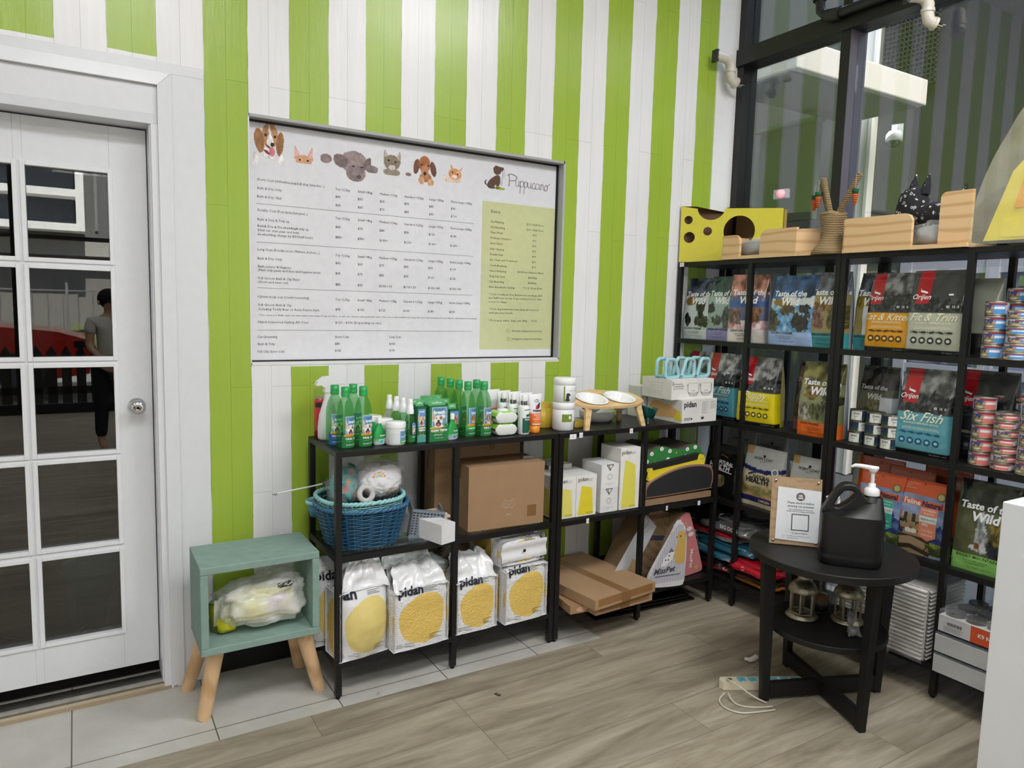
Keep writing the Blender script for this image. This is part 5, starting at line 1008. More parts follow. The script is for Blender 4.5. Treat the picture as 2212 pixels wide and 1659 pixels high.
m = MB(); f = Frame((0, 0, 0)); daisy(m, f, [(.02, .03), (.05, .066), (.115, .085), (.16, .03), (.17, .07), (.22, .02), (.28, .035), (.29, .07), (.345, .076), (.35, .03)]); m.poly([(.06, .006), (.075, .03), (.09, .012), (.11, .02), (.1, .0)], f, (200, 130, 60)); m.disc(f, .215, .058, .004, .004, (220, 190, 60)); m.build('daisy_print', t)
t = profile_block('ruler_scratcher', 'black scratcher tray printed with a yellow bear ruler', 'scratcher', (1.512, .035, Z+.105), 0, [(0, .045), (.0, .085), (.37, .098), (.375, .05)], .2, (24, 24, 26), (30, 30, 32), ry=rad(-3.5))
m = MB(); f = Frame((0, -.002, 0)); YB = (232, 212, 50); m.prism([(.012, .02), (.025, .012), (.33, .034), (.375, .03), (.398, .042), (.402, .068), (.39, .088), (.368, .096), (.358, .092), (.35, .068), (.055, .058), (.05, .072), (.02, .074), (.012, .066), (.022, .055), (.02, .035)], f, .004, YB)
for k in range(44): m.rect(f, .06+k*.0065, .0575+.0002*k-(.008 if k % 5 else .013), .0606+k*.0065, .0575+.0002*k, (120, 104, 20), lift=.0006)
for a, b, r_ in ((.372, .07, .0022), (.385, .068, .0022), (.022, .026, .003), (.022, .066, .003)): m.disc(f, a, b, r_, r_, (30, 26, 20), lift=.0008)
m.disc(f, .379, .061, .006, .0045, (244, 230, 160), lift=.0006); m.disc(f, .379, .063, .002, .0016, (120, 60, 40), lift=.0009); m.text('100% meow', f, .19, .022, .01, (110, 96, 24), align='c'); m.build('ruler', t)

# ------------------------------------------------------------------ bottom shelf, z = .143
Z = .1435
YC = (228, 194, 104)
def litter(label, loc, rz, w, h, d, topH, mat='vacuum', word='pidan', soft=0, topk='flap', group='vacuum packed litter bags', seed=0, side=(228, 196, 100)):
    t = thing('litter_bag', label, 'bag', loc, rz, group); m = MB(); n = 5 if not soft else 3.2
    def ring(s, k, z):
        yy = d/2*(1-abs(s)**n)**(1/n); return yy
    def cr(a, b, q): return q*(noise.noise(Vector((a*11+seed, b*11, seed)))*.6+noise.noise(Vector((a*28, b*28, seed)))*.25)
    def fs(a, b, l=0.0):
        v = b/h; puff = 1+.0*v; s = max(-1, min(1, a/(w/2))); y = -d/2*(1-abs(s)**n)**(1/n)*(1-.12*max(0, v-.8)/.2) - (soft*math.sin(PI*min(1, v))*.035*(1-s*s))
        return Vector((a, d/2+y-l+cr(a, b, .004+soft*.006), b))
    blob_ = smooth_pts([(-.02, -.42), (-.30, -.30), (-.40, -.02), (-.36, .22), (-.12, .40), (.18, .44), (.36, .30), (.40, .05), (.33, -.25), (.16, -.40)], 4)
    def inside(a, b):
        x, y = a/w, (b-h*.47)/h*1.06; c = False; j = len(blob_)-1
        for i in range(len(blob_)):
            xi, yi = blob_[i]; xj, yj = blob_[j]
            if (yi > y) != (yj > y) and x < (xj-xi)*(y-yi)/(yj-yi)+xi: c = not c
            j = i
        return c
    WC = (226, 226, 228)
    m.grid(100, 100, lambda u, v: fs((u*2-1)*w/2*.999, v*h), lambda u, v: (YC if not soft else (226, 206, 128)) if inside((u*2-1)*w/2, v*h) else WC, mat)
    m.grid(10, 30, lambda u, v: (-w/2+.004+cr(u, v, .003), d/2+(u-.5)*d*.98, v*h), lambda u, v: side if (u-.5)**2*5+(v-.45)**2*5 < .9 else WC, mat, flip=True); m.grid(10, 30, lambda u, v: (w/2-.004+cr(u, v, .003), d/2+(u-.5)*d*.98, v*h), lambda u, v: side if (u-.5)**2*5+(v-.45)**2*5 < .9 else WC, mat)
    m.grid(10, 10, lambda u, v: ((u-.5)*w, d+cr(u, v, .006), v*h), WC, mat, flip=True); m.grid(24, 10, lambda u, v: ((u-.5)*w, d/2+(v-.5)*d*.98, h+cr(u, v, .01)-.01*abs(2*u-1)**4), WC, mat); m.grid(4, 4, lambda u, v: ((u-.5)*w, d/2+(v-.5)*d*.97, .001), WC, mat, flip=True)
    m.build('body', t)
    if topH:
        m = MB()
        def fl(u, v):
            k = 1-v*.35; x = (u-.5)*w*(.98-.25*v if topk == 'flap' else .98-.5*v); yy = d/2+(d*.30)*(v)-(1-v)*d*.42 if topk == 'flap' else d/2-(1-v)*d*.4
            return (x+(.02*v if topk != 'flap' else 0)+.012*noise.noise(Vector((u*4, v*3, seed))), yy+.022*noise.noise(Vector((u*6+seed, v*4, 0))), h-.012+topH*math.sin(v*PI/2)*(1+.25*noise.noise(Vector((u*5, seed, 2)))))
        m.grid(30, 14, fl, (232, 232, 234), 'film'); m.grid(30, 8, lambda u, v: (lambda a, b: (a[0], a[1]+(d*.62-.0)*(1-v)*.9+.01, a[2]))(fl(u, v), 0), (218, 218, 220), 'film', flip=True); m.build('crumpled_top', t)
    m = MB(); K = (24, 24, 44)
    m.text(word, fs, -w*.42, h*.905 if not soft else h*.9, .05 if len(word) > 2 else .055, K, bold=.03, lift=.004)
    for k in range(3): m.rect(fs, w*.02, h*.965-.006*k, w*.26-.012*(k % 2), h*.965-.006*k+.0018, (120,)*3, lift=.004); m.rect(fs, -w*.44, .02-.006*k+.006, -w*.14-.02*(k % 2), .0218-.006*k+.006, (110,)*3, lift=.004)
    for k in range(4): m.rect(fs, w*.12, .028+.006*k, w*.34-.015*(k % 3), .0298+.006*k, (120, 100, 50), lift=.004)
    m.build('printed_text', t); return t
litter('soft white litter bag with a smooth yellow oval, front left by the post', (.117, .004, Z), .12, .212, .27, .13, .11, 'film', 'an', 1, 'twist', seed=3)
litter('white litter bag behind the front left one, showing the dark word', (.058, .165, Z), .05, .21, .30, .12, .045, 'film', 'pidan', .6, seed=7, group='vacuum packed litter bags')
litter('vacuum packed litter brick with crumpled top, left of the middle post', (.340, -.022, Z), .06, .245, .245, .135, .085, seed=1)
litter('white litter bag standing behind the first vacuum brick', (.345, .13, Z), .04, .235, .29, .11, .07, 'film', 'pidan', .3, seed=9)
litter('creased white litter bag at the very back behind the first brick', (.30, .245, Z), .04, .22, .33, .09, .06, 'film', 'pidan', .3, seed=11)
litter('vacuum packed litter brick with crumpled top, just right of the middle post', (.600, .0, Z), .04, .20, .225, .13, .10, seed=5)
litter('vacuum packed litter brick at the right end under the lying one', (.837, -.008, Z), .06, .225, .24, .15, .0, seed=8, word='pidan')
litter('vacuum packed litter brick lying on top at the right end', (.83, .02, Z+.247), .06, .235, .115, .24, .0, seed=12, word='', side=(226, 190, 96))
o = bpy.context.scene.objects['litter_bag.007']
m = MB(); m.grid(24, 16, lambda u, v: (-.085+.17*u, .04+.16*v, .116+.004*noise.noise(Vector((u*9, v*9, 1)))), lambda u, v: YC if (2*u-1)**2+(2*v-1)**2 < 1 else (226, 226, 228), 'vacuum'); m.grid(20, 8, lambda u, v: (-.118+.236*u, -.006-.004*math.sin(v*9), .02+.08*v+.003*noise.noise(Vector((u*9, v*9, 4)))), (230, 230, 232), 'film'); m.rect(Frame((0, -.013, 0)), -.012, .055, .002, .067, (12,)*3, lift=.001); q = m.build('folded_end', o)
t = thing('dark_bag', 'dark clear wrapped bag at the back between the litter bricks', 'bag', (.60, .245, Z), 0); m = MB(); crumple(m, (0, 0, .17), (.085, .06, .17), (96, 84, 66), 'film', 6.6, .2, 30, 24); m.build('body', t)
litter('side view of another litter brick squeezed behind the middle post', (.487, .11, Z), .1, .09, .27, .16, .0, seed=14, word='')

# flat cartons sticking out
def flat_box(label, loc, rz, w, d, h, drawt=True, rx=0, ry=0):
    t = thing('flat_carton', label, 'box', loc, rz, 'flat brown cartons', rx=rx, ry=ry); m = MB(); m.box(0, 0, 0, w, d, h, (170, 138, 104), 'card')
    f = Frame((0, 0, h), (1, 0, 0), (0, 1, 0)); m.rect(f, w/2-.025, 0, w/2+.025, d, (148, 112, 74), 'gloss'); m.rect(Frame((0, 0, 0)), .02, h*.25, w-.02, h, (150, 112, 72), 'gloss'); m.rect(Frame((0, 0, 0)), w/2-.03, 0, w/2+.03, h, (142, 104, 64), 'gloss', .0007); m.rect(Frame((w, 0, 0), (0, 1, 0)), .015, h*.2, .045, h*.8, (214, 206, 190), lift=.0006); m.build('carton', t)
flat_box('large flat brown carton on top, jutting far out of the shelf', (1.098, -.150, .186), .12, .39, .50, .046)
flat_box('flat brown carton in the middle, under the jutting one', (1.13, -.115, .144), .05, .345, .46, .041)
t = thing('small_carton', 'small crumpled brown carton at the bottom of the flat stack', 'box', (1.035, -.055, .146), -.12, 'flat brown cartons'); m = MB(); m.box(0, 0, 0, .10, .20, .036, (160, 126, 92), 'card'); m.disc(Frame((0, 0, 0)), .06, .017, .03, .012, (206, 166, 136), lift=.0006); m.build('carton', t)
# wedge scratcher with printed triangular ends
TRI = [(-.205, .0), (.02, .0), (.02, .02)]
t = thing('wedge_scratcher', 'triangular cat house scratcher with a pink duck print end', 'scratcher', (1.72, .02, Z), .10); m = MB()
pk = smooth_pts([(-.15, .005), (.13, .005), (.165, .02), (.155, .06), (.06, .30), (.03, .335), (-.01, .33), (-.04, .29), (-.14, .06), (-.165, .02)], 4)
m.prism(pk, Frame((.08, .02, 0)), .27, (208, 128, 130), 'paper', side=(126, 104, 80)); m.build('body', t)
m = MB(); f = Frame((.08, .019, 0)); m.poly(smooth_pts([(-.10, .02), (.005, .02), (.03, .06), (.03, .2), (.018, .232), (-.01, .235), (-.028, .2), (-.03, .14), (-.09, .1), (-.12, .06)]), f, (222, 214, 208)); m.disc(f, .012, .2, .004, .006, (20,)*3, lift=.0008, rot=.5); m.disc(f, -.008, .19, .009, .011, (200, 110, 106), lift=.0008)
for a, b in ((-.03, .30), (.055, .25), (.07, .22)): m.disc(f, a-.01, b, .022, .012, (226, 222, 222), lift=.0006)
m.text('MissPet', f, .062, .14, .032, (240, 232, 228), rot=-PI/2, bold=.02, lift=.0008); m.text('HAPPY', f, -.005, .262, .014, (220, 190, 130), bold=.02, lift=.0008); m.text('TIME', f, -.002, .278, .012, (220, 190, 130), bold=.02, lift=.0008); m.disc(f, .115, .035, .012, .012, (208, 180, 90), lift=.0006); m.build('duck_print', t)
t2 = thing('striped_scratcher_end', 'grey striped triangular board with a yellow chick, beside the pink one', 'scratcher', (1.66, -.015, Z), -.12); m = MB()
st = smooth_pts([(-.12, .08), (-.115, .04), (-.09, .01), (.06, .0), (.085, .015), (.09, .06), (.085, .26), (.075, .30), (.05, .325), (.02, .31), (.0, .27)], 4); f = Frame((0, 0, 0))
m.prism(st, f, .012, (216, 214, 218), 'paper')
for k in range(22):
    x = -.118+k*.0095; zt = .08+max(0, (x+.12))*1.75 if x < .0 else min(.315, .285+x*1.1); zt = zt-.01 if x < .03 else (.31 if x < .07 else .285); m.rect(f, x, .028 if x > -.09 else .05, x+.0038, zt, (150, 150, 168), lift=.0006)
m.poly(smooth_pts([(.03, .12), (.075, .115), (.085, .16), (.083, .25), (.07, .275), (.05, .277), (.035, .262), (.04, .235), (.022, .17)]), f, (206, 170, 88), lift=.0009); m.disc(f, .052, .252, .0038, .0045, (30, 24, 24), lift=.0012); m.poly([(.036, .256), (.022, .248), (.036, .244)], f, (190, 110, 70), lift=.0011)
m.poly([(.02, .175), (.0, .18), (-.04, .15), (-.055, .11), (-.03, .11), (.01, .14)], f, (232, 230, 230), lift=.0009); m.poly([(.0, .2), (-.015, .175), (.018, .178)], f, (110, 110, 120), lift=.001)
for a, b in ((-.01, .16), (-.03, .14), (-.015, .14)): m.disc(f, a, b, .004, .004, (30,)*3, lift=.0012)
m.text('MissPet', f, -.098, .072, .04, (70, 70, 74), bold=.03, shear=.35, lift=.0012, rot=.06); m.rect(f, -.09, .058, .06, .064, (110, 108, 112), lift=.001); m.build('board', t2)
# corrugated scratcher block leaning behind
t = thing('corrugated_scratcher', 'long corrugated cardboard scratcher with blue strap leaning behind', 'scratcher', (1.50, .10, Z+.005), 0, rx=0); m = MB()
m.prism([(-.10, .0), (.30, .0), (.24, .33), (.13, .37), (.02, .20)], Frame((0, 0, 0)), .14, (150, 124, 92), 'card', side=(120, 98, 72))
for k in range(46):
    z0 = .004+k*.0075; xl = -.10+z0*.6; xr = .30-z0*.18
    if z0 < .33: m.tube([(xl+(xr-xl)*q/14, -.002, z0+.003*math.sin(q*1.9+k)) for q in range(15)], .0014, (104, 82, 58), 'card', n=4, cap=False)
m.build('block', t); m = MB(); m.prism([(.045, .215), (.26, .185), (.256, .208), (.062, .238)], Frame((0, -.003, 0)), .004, (40, 44, 70)); m.build('strap', t)
m = MB(); m.prism([(-.135, .03), (-.02, .0), (.16, .27), (.09, .34)], Frame((0, -.006, 0)), .002, (190, 192, 196)); f = Frame((0, -.006, 0)); m.poly([(-.02, .06), (.03, .045), (.055, .10), (.01, .13)], f, (180, 146, 104)); m.text('VAULT', f, .085, .27, .014, (70,)*3, rot=.9)
for k in range(8): m.tube([f(.045+.012*k*.3-.006*k, .235-.013*k, .0008), f(.105-.010*k, .255-.016*k, .0008)], .0009, (110,)*3, 'paper', n=4)
m.build('instruction_sheet', t)
t = thing('glass_sheets', 'stack of dark glass sheets lying on the floor under the shelf', 'panel', (1.30, .10, 0), -.06)
for k in range(3): m = MB(); m.box(.02*k, .01*k, .001+.011*k, .62-.02*k, .26, .010+.011*k, (16, 16, 18), 'gloss'); m.build('panel', t)

# ------------------------------------------------------------------ stool with the shopping bag
t = thing('stool', 'grey green open box stool on four round wooden legs', 'stool', (0, 0, 0)); m = MB(); SG = (132, 158, 148)
x0, x1, y0, y1, zb, zt, th = -.463, -.058, .010, .270, .272, .585, .026
rot = Matrix.Translation((x0, y0, 0)) @ Matrix.Rotation(.0, 4, 'Z'); w_, d_ = x1-x0, y1-y0
m.box(0, 0, zt-th, w_, d_, zt, SG, 'mdf', rot); m.build('top_panel', t, bevel=.003); m = MB(); m.box(0, 0, zb, w_, d_, zb+th, SG, 'mdf', rot); m.build('bottom_panel', t, bevel=.003)
for a in (0, w_-th): m = MB(); m.box(a, 0, zb+th, a+th, d_, zt-th, SG, 'mdf', rot); m.build('side_panel', t, bevel=.003)
for (tx, ty, bx, by_) in ((-.405, .075, -.447, .106), (-.105, .075, -.030, .115), (-.415, .235, -.472, .345), (-.11, .235, -.050, .33)):
    m = MB(); m.tube([(tx, ty, zb), (bx, by_, 0.002)], [.029, .0235], (222, 186, 144), 'leg_wood', 24); m.build('leg', t)
t = thing('shopping_bag', 'crumpled white carrier bag stuffed with yellow things inside the stool', 'bag', (-.245, .125, zb+th+.001)); m = MB()
def shop(u, v):
    a, b = 2*PI*u, PI*(v-.5); d = Vector((math.cos(b)*math.cos(a), math.cos(b)*math.sin(a), math.sin(b))); q = [math.copysign(abs(x)**.75, x) for x in d]
    k = 1+.18*noise.noise(d*2.5+Vector((4, 0, 0)))+.07*noise.noise(Vector((d.x*3, d.y*12, d.z*9)))
    s = q[0]; lift = .05*max(0, s); return (q[0]*.155*k, q[1]*.092*k, .100+q[2]*(.086+.018*s)*k+lift*.25)
m.grid(70, 44, shop, (225, 226, 220), 'carrier')
m.grid(14, 16, lambda u, v: (-.165+.05*u, -.03+.05*u-.02*v, .04+.10*v+.01*fbm(u*5, v*5)), (225, 226, 220), 'carrier'); m.build('bag', t)
m = MB(); crumple(m, (0, 0, .088), (.118, .07, .062), lambda u, v: (226, 216, 104) if fbm(u*6, v*6) > -.15 else ((214, 190, 205) if u > .75 else (228, 226, 180)), 'film', 9.9, .25, 40, 26); m.build('contents', t)
m = MB()
def mark(u, v):
    p = Vector(shop(u, v)); c = Vector((0, 0, .1)); return c+(p-c)*1.012
NU, NV = 70, 36
for i in range(NU):
    for j in range(NV):
        u0, v0 = .775+.115*i/NU, .60+.17*j/NV; x, y = i/NU, j/NV; q = (x-.5)**2*3.4+(y-.55+.25*(x-.5))**2*9
        if q+1.1*fbm(x*3.5, y*15) < .42: m.add([mark(u0, v0), mark(u0+.115/NU, v0), mark(u0+.115/NU, v0+.17/NV), mark(u0, v0+.17/NV)], [(0, 1, 2, 3)], (16, 16, 16), 'matte')
m.build('printed_mark', t)
t = thing('yellow_tin', 'yellow and dark item beside the shopping bag, left in the stool', 'tin', (-.375, .16, zb+th)); m = MB(); m.lathe([(.0001, 0), (.04, 0), (.042, .1), (.0001, .102)], (140, 140, 30), 'gloss', 24); crumple(m, (.01, -.045, .035), (.035, .03, .03), (196, 190, 30), 'film', 1.2, .2, 20, 14); m.build('body', t)
# ------------------------------------------------------------------ pouches on the tall shelves
def pouch(name, label, cat, loc, rz, w, h, d, artf, texts, side=(60, 60, 60), group=None, mat='film', top=.03, nexp=5, wr=.004, seed=0, rx=0, lean=0, taper=.04, nu=54, nv=62, extra=None, pinch=.82):
    t = thing(name, label, cat, loc, rz, group, rx=rx); m = MB()
    def half(v): return w/2*(1-taper*v-.03*math.sin(PI*v))
    def thick(v): return max(top*.2, d*(.86+.14*min(1, v*8))*(1 if v < .45 else max(0, 1-((v-.45)/.55)**1.5)*1.0+0))/2+.0015
    def nz(a, b): return wr*(noise.noise(Vector((a*9+seed, b*9, seed*1.7)))+.45*noise.noise(Vector((a*26, b*26, seed)))+.3*noise.noise(Vector((a*3, b*40, seed+9)))*(1 if b/h > pinch else .2))
    def fs(a, b, l=0.0):
        v = min(1, max(0, b/h)); s = max(-1, min(1, a/half(v))); q = (1-abs(s)**nexp)**(1/nexp)
        return Vector((a, d*.5-thick(v)*q+nz(a, b)*q-l+lean*v, b))
    def front(u, v):
        s = math.sin((u-.5)*PI); s = s*.5+(2*u-1)*.5
        return fs(s*half(v), v*h)
    m.grid(nu, nv, front, lambda u, v: artf(.5+(math.sin((u-.5)*PI)*.5+(2*u-1)*.5)/2, v), mat)
    m.grid(16, 16, lambda u, v: (lambda s: (-s*half(v), d*.5+thick(v)*(1-abs(s)**nexp)**(1/nexp)+lean*v, v*h))(math.sin((u-.5)*PI)), side, mat)
    m.add([(-half(0), d*.5, .001), (half(0), d*.5, .001), (half(0)*.9, d*.9, .001), (-half(0)*.9, d*.9, .001), (-half(0)*.9, d*.1, .001), (half(0)*.9, d*.1, .001)], [(0, 3, 2, 1), (0, 1, 5, 4)], side, mat)
    m.build('pouch', t); m = MB()
    for q in texts:
        s, u, v, size, col = q[:5]; k = q[5] if len(q) > 5 else {}
        m.text(s, fs, (u-.5)*w, v*h, size, col, 'paper', lift=.0026, **k)
    if extra: extra(m, fs, w, h)
    if m.v: m.build('printed_text', t)
    return t
def strip_side(t, w, h, d, col, txt=None):     # visible gusset on the side turned to the shop
    pass
RZ = rad(-90)+.02
CREAM = (236, 232, 206)
def orijen(label, loc, w, h, panel, title, ink, seed, tabx=.10, small='BIOLOGICALLY APPROPRIATE CAT FOOD', d=.085, rz=RZ, sh=.5, tsize=.05, side=None, sky=(150, 150, 150), pl=True):
    def f(u, v):
        if v < .055: return (16, 16, 17)
        if v < .50: return panel
        if v < .515: return (60, 60, 62)
        if tabx < u < tabx+.26 and v > .60: return (176, 26, 38) if v < .985 else (120, 20, 30)
        ridge = .72+.10*fbm(u*3+seed, seed)+.05*fbm(u*12, seed)
        if v > ridge: return mixt(sky, (70, 70, 72), max(0, min(1, .5+1.2*fbm(u*6, v*9+seed))))
        return mixt((26, 26, 27), (92, 92, 92), max(0, min(1, .25+1.1*fbm(u*16+seed, v*22))))
    T_ = [(title, .5, .40, tsize, CREAM, dict(align='c', shear=sh, bold=.008)), (small, .5, .362, .0115, CREAM, dict(align='c', bold=.02, fit=w*.62)),
          ('Orijen', tabx+.13, .655, .028, (240, 236, 236), dict(align='c', shear=.35, bold=.01)), ('NOURISH AS NATURE INTENDED', tabx+.13, .90, .0052, (220, 90, 90), dict(align='c')), ('85  15  0', .80, .555, .013, (225,)*3, dict(align='c', bold=.02)), ('A NUTRITIOUS PROTEIN RICH DIET FEATURING', .5, .315, .007, CREAM, dict(align='c', fit=w*.6)), ('SIX WHOLE INGREDIENTS FROM NATURE', .5, .298, .007, CREAM, dict(align='c', fit=w*.66)), ('NET WEIGHT 1.8 KG', .82, .02, .007, (150,)*3, dict(align='c'))]
    def ex(m, fs, w, h):
        m.disc(fs, (tabx+.15-.5)*w, .745*h, .014, .0042, (240,)*3, lift=.003, rot=-.25); m.disc(fs, (tabx+.20-.5)*w, .735*h, .005, .004, (240,)*3, lift=.0032); m.tube([fs((tabx+.12-.5)*w, .75*h, .003), fs((tabx+.09-.5)*w, .785*h, .003)], .0009, (240,)*3, 'paper', n=4)
        m.rect(fs, (.62-.5)*w, .538*h, (.98-.5)*w, .542*h, (220,)*3, lift=.0026); m.rect(fs, (.02-.5)*w, .532*h, (.42-.5)*w, .535*h, (200,)*3, lift=.0026)
        for k in range(5):
            x = (.20+.15*k-.5)*w
            m.disc(fs, x, .262*h, .0125, .0042, ink, lift=.0026, rot=.2*((k*7) % 3-1)); m.poly([(x-.0125, .262*h), (x-.0175, .262*h+.005), (x-.0175, .262*h-.004)], fs, ink, lift=.0027)
            m.disc(fs, x-.004, .165*h, .0135, .0135, ink, lift=.0026); m.disc(fs, x-.004, .165*h, .007, .006, mixt(panel, (250,)*3, .4), lift=.003); m.rect(fs, x-.015, .118*h, x+.008, .121*h, mixt(panel, (240,)*3, .5), lift=.0026)
        if pl: m.rect(fs, (.70-.5)*w, .70*h, (.78-.5)*w, .72*h, (232,)*3, lift=.003)
    return pouch('pet_food_bag', label, 'bag', loc, rz, w, h, d, f, T_, side or tuple(c*.8 for c in panel), 'pet food bags with a red tab', seed=seed, extra=ex, wr=.003, nexp=9)
def wildbag(label, loc, w, h, base, top, band, title, shapes, seed, d=.085, rz=RZ, side=(170, 172, 176), tcol=(236, 238, 240), ts=.036, bt=(40, 40, 50), rx=0, wy=.70, lean=0, bandh=.2, word2='Wild', mat='film'):
    bf = art(shapes, base)
    def f(u, v):
        if v < bandh: return band
        if v > .70+.05*fbm(u*4+seed, seed): return mixt(top, tuple(c*.45 for c in top), max(0, min(1, .4+1.2*fbm(u*5+seed, v*6))))
        return bf(u, v)
    T_ = [('Taste of the', .10, wy, ts, tcol, dict(bold=.03, shear=.1)), (word2, .30, wy-.125, ts*1.3, tcol, dict(bold=.04, shear=.15)), (title, .12, bandh*.78, .0155, bt, dict(bold=.02)), ('WITH SMOKED SALMON', .22, bandh*.58, .0078, bt), ('A GRAIN-FREE DIET', .27, bandh*.44, .0078, bt), ('NET WEIGHT 2 KG (4.4 lb)', .3, bandh*.22, .0072, bt)]
    return pouch('pet_food_bag', label, 'bag', loc, rz, w, h, d, f, T_, side, 'pet food bags with a landscape print', seed=seed, wr=.0065, rx=rx, lean=lean, nexp=7, mat=mat, nu=60, nv=70)
LV = 1.3455
SNOW = (196, 206, 208); DKB = (54, 52, 48)
wildbag('landscape bag with a grey wolf scene and pale grey band, leftmost on the top level', (2.055, .290, LV), .205, .325, SNOW, (70, 84, 106), (204, 212, 212), 'PACIFIC STREAM', [('e', .25, .62, .2, .07, (130, 96, 44)), ('b', .62, .5, .2, .14, DKB, 9), ('b', .2, .32, .1, .12, (40, 40, 40), 9), ('b', .7, .30, .3, .1, (70, 76, 70), 12)], 1)
wildbag('landscape bag in dark teal with a lilac band, second on the top level', (2.055, .128, LV), .19, .33, (150, 170, 164), (44, 86, 88), (150, 144, 196), 'SIERRA MOUNTAIN', [('b', .18, .5, .16, .08, DKB, 9), ('b', .8, .36, .25, .18, (94, 104, 96), 8), ('b', .4, .32, .2, .08, (80, 92, 84), 12), ('r', 0, .56, 1, .62, (160, 180, 180))], 2, tcol=(236, 240, 240))
wildbag('landscape bag with pink and orange sky and a silver side, third on the top level', (2.045, -.052, LV), .20, .335, (96, 100, 130), (214, 150, 130), (206, 200, 192), 'CANYON RIVER', [('r', 0, .52, 1, .60, (60, 90, 140)), ('b', .7, .42, .2, .14, (150, 110, 70), 9), ('b', .2, .38, .2, .14, (150, 120, 110), 9), ('n', 0, .2, 1, .32, (190, 130, 140), (230, 220, 216), 8)], 3, d=.10, rz=RZ+.30, side=(206, 208, 212))
wildbag('blue landscape bag with a running wolf and a light blue band', (2.055, -.300, LV), .245, .325, (196, 206, 204), (58, 104, 160), (156, 180, 222), 'PACIFIC STREAM', [('e', .3, .61, .2, .055, (140, 110, 50)), ('b', .45, .50, .18, .1, (96, 84, 56), 9), ('b', .75, .34, .24, .13, (60, 56, 54), 9), ('b', .12, .34, .16, .18, (96, 90, 70), 9), ('b', .82, .52, .12, .06, DKB, 12), ('m', .57, .06, 12, (70, 130, 180), 4, (150, 190, 214))], 4, d=.09, side=(90, 150, 190))
wildbag('landscape bag with wild birds and a teal band, behind the twin posts', (2.07, -.475, LV), .20, .335, (150, 140, 90), (120, 126, 140), (58, 150, 156), 'APPALACHIAN VALLEY', [('b', .5, .58, .3, .1, (170, 130, 60), 7), ('b', .3, .42, .2, .16, (150, 110, 90), 9), ('b', .8, .4, .3, .2, (120, 110, 56), 9)], 5)
wildbag('landscape bag with a teal edge and white printed side, right of the twin posts', (2.11, -.655, LV), .16, .33, (150, 140, 90), (110, 118, 128), (70, 150, 160), 'APPALACHIAN', [('r', .35, .2, 1, .56, (216, 218, 220)), ('b', .3, .62, .4, .1, (170, 150, 60), 9)], 6, rz=RZ-.18, side=(70, 140, 160))
orijen('red tabbed bag with a mustard panel reading Cat & Kitten', (2.095, -.752, LV), .200, .325, (222, 158, 24), 'Cat & Kitten', (90, 60, 16), 7, tabx=.06, tsize=.040, pl=False)
orijen('red tabbed bag with a stone grey panel reading Fit & Trim', (2.078, -.952, LV), .222, .33, (180, 184, 164), 'Fit & Trim', (50, 50, 48), 8, tabx=.12, tsize=.043, sky=(60, 60, 62))
t = pouch('pet_food_bag', 'dark bag edge peeking out behind the stone grey Fit & Trim bag', 'bag', (2.17, -1.02, LV), RZ, .24, .30, .09, lambda u, v: (150, 154, 140) if v > .3 else (24, 24, 24), [], (120, 124, 110), 'pet food bags with a red tab', seed=20)

LV = .9405
orijen('red tabbed bag behind the leftmost one on the second level', (2.09, .295, LV), .20, .335, (84, 156, 176), 'Six Fish', (24, 70, 110), 9, sky=(190, 190, 190), pl=False)
orijen('red tabbed bag with a sea blue panel reading Six Fish, second level left', (2.05, .100, LV), .21, .34, (84, 156, 176), 'Six Fish', (24, 70, 110), 10, sky=(190, 190, 190), small='BIOLOGICALLY APPROPRIATE DOG FOOD')
t = orijen('red tabbed bag with a bright yellow panel reading Puppy', (2.045, -.142, LV), .215, .335, (226, 208, 22), 'Puppy', (92, 84, 20), 11, d=.11, rz=RZ+.16, sky=(176, 176, 176), tabx=.12, small='BIOLOGICALLY APPROPRIATE DOG FOOD', side=(210, 192, 20), pl=False)
wildbag('dark brown landscape bag with a foil side, behind the yellow Puppy bag', (2.15, -.350, LV), .14, .335, (40, 38, 40), (96, 66, 56), (110, 70, 80), 'SOUTHWEST', [('r', .55, .0, 1, 1, (180, 182, 188)), ('b', .3, .6, .25, .12, (80, 60, 40), 9)], 12, tcol=(150, 140, 136), ts=.026)
wildbag('landscape bag with an orange band reading High Prairie', (2.055, -.480, LV), .205, .335, (132, 136, 96), (150, 142, 80), (228, 108, 34), 'HIGH PRAIRIE', [('b', .35, .6, .25, .12, (140, 110, 50), 8), ('b', .6, .36, .3, .14, (120, 130, 84), 8), ('b', .2, .34, .2, .12, (190, 186, 170), 9), ('b', .8, .5, .2, .2, (70, 76, 50), 9)], 13, d=.11, rz=RZ+.10, side=(206, 208, 214), bt=(90, 30, 10))
wildbag('dark woodland bag with a silver side, behind the row of dark cans', (2.16, -.68, LV), .18, .335, (84, 84, 70), (70, 66, 64), (90, 96, 60), 'PINE FOREST', [('r', .66, .0, 1, .6, (190, 192, 198)), ('b', .5, .4, .3, .2, (110, 110, 74), 9)], 14, rz=RZ-.1, side=(196, 198, 204), tcol=(176, 176, 170), ts=.026)
t = pouch('pet_food_bag', 'navy topped pale blue bag half hidden behind the large Six Fish bag', 'bag', (2.22, -.845, LV), RZ, .16, .29, .08, lambda u, v: (26, 34, 66) if v > .68 else ((150, 186, 206) if u < .55 else (206, 220, 232)), [], (40, 50, 90), seed=22)
orijen('large red tabbed Six Fish bag standing right of the dark cans', (2.08, -.938, LV), .222, .345, (96, 166, 180), 'Six Fish', (24, 84, 124), 15, tabx=.10, sky=(150, 150, 150), tsize=.055, d=.10, pl=False)
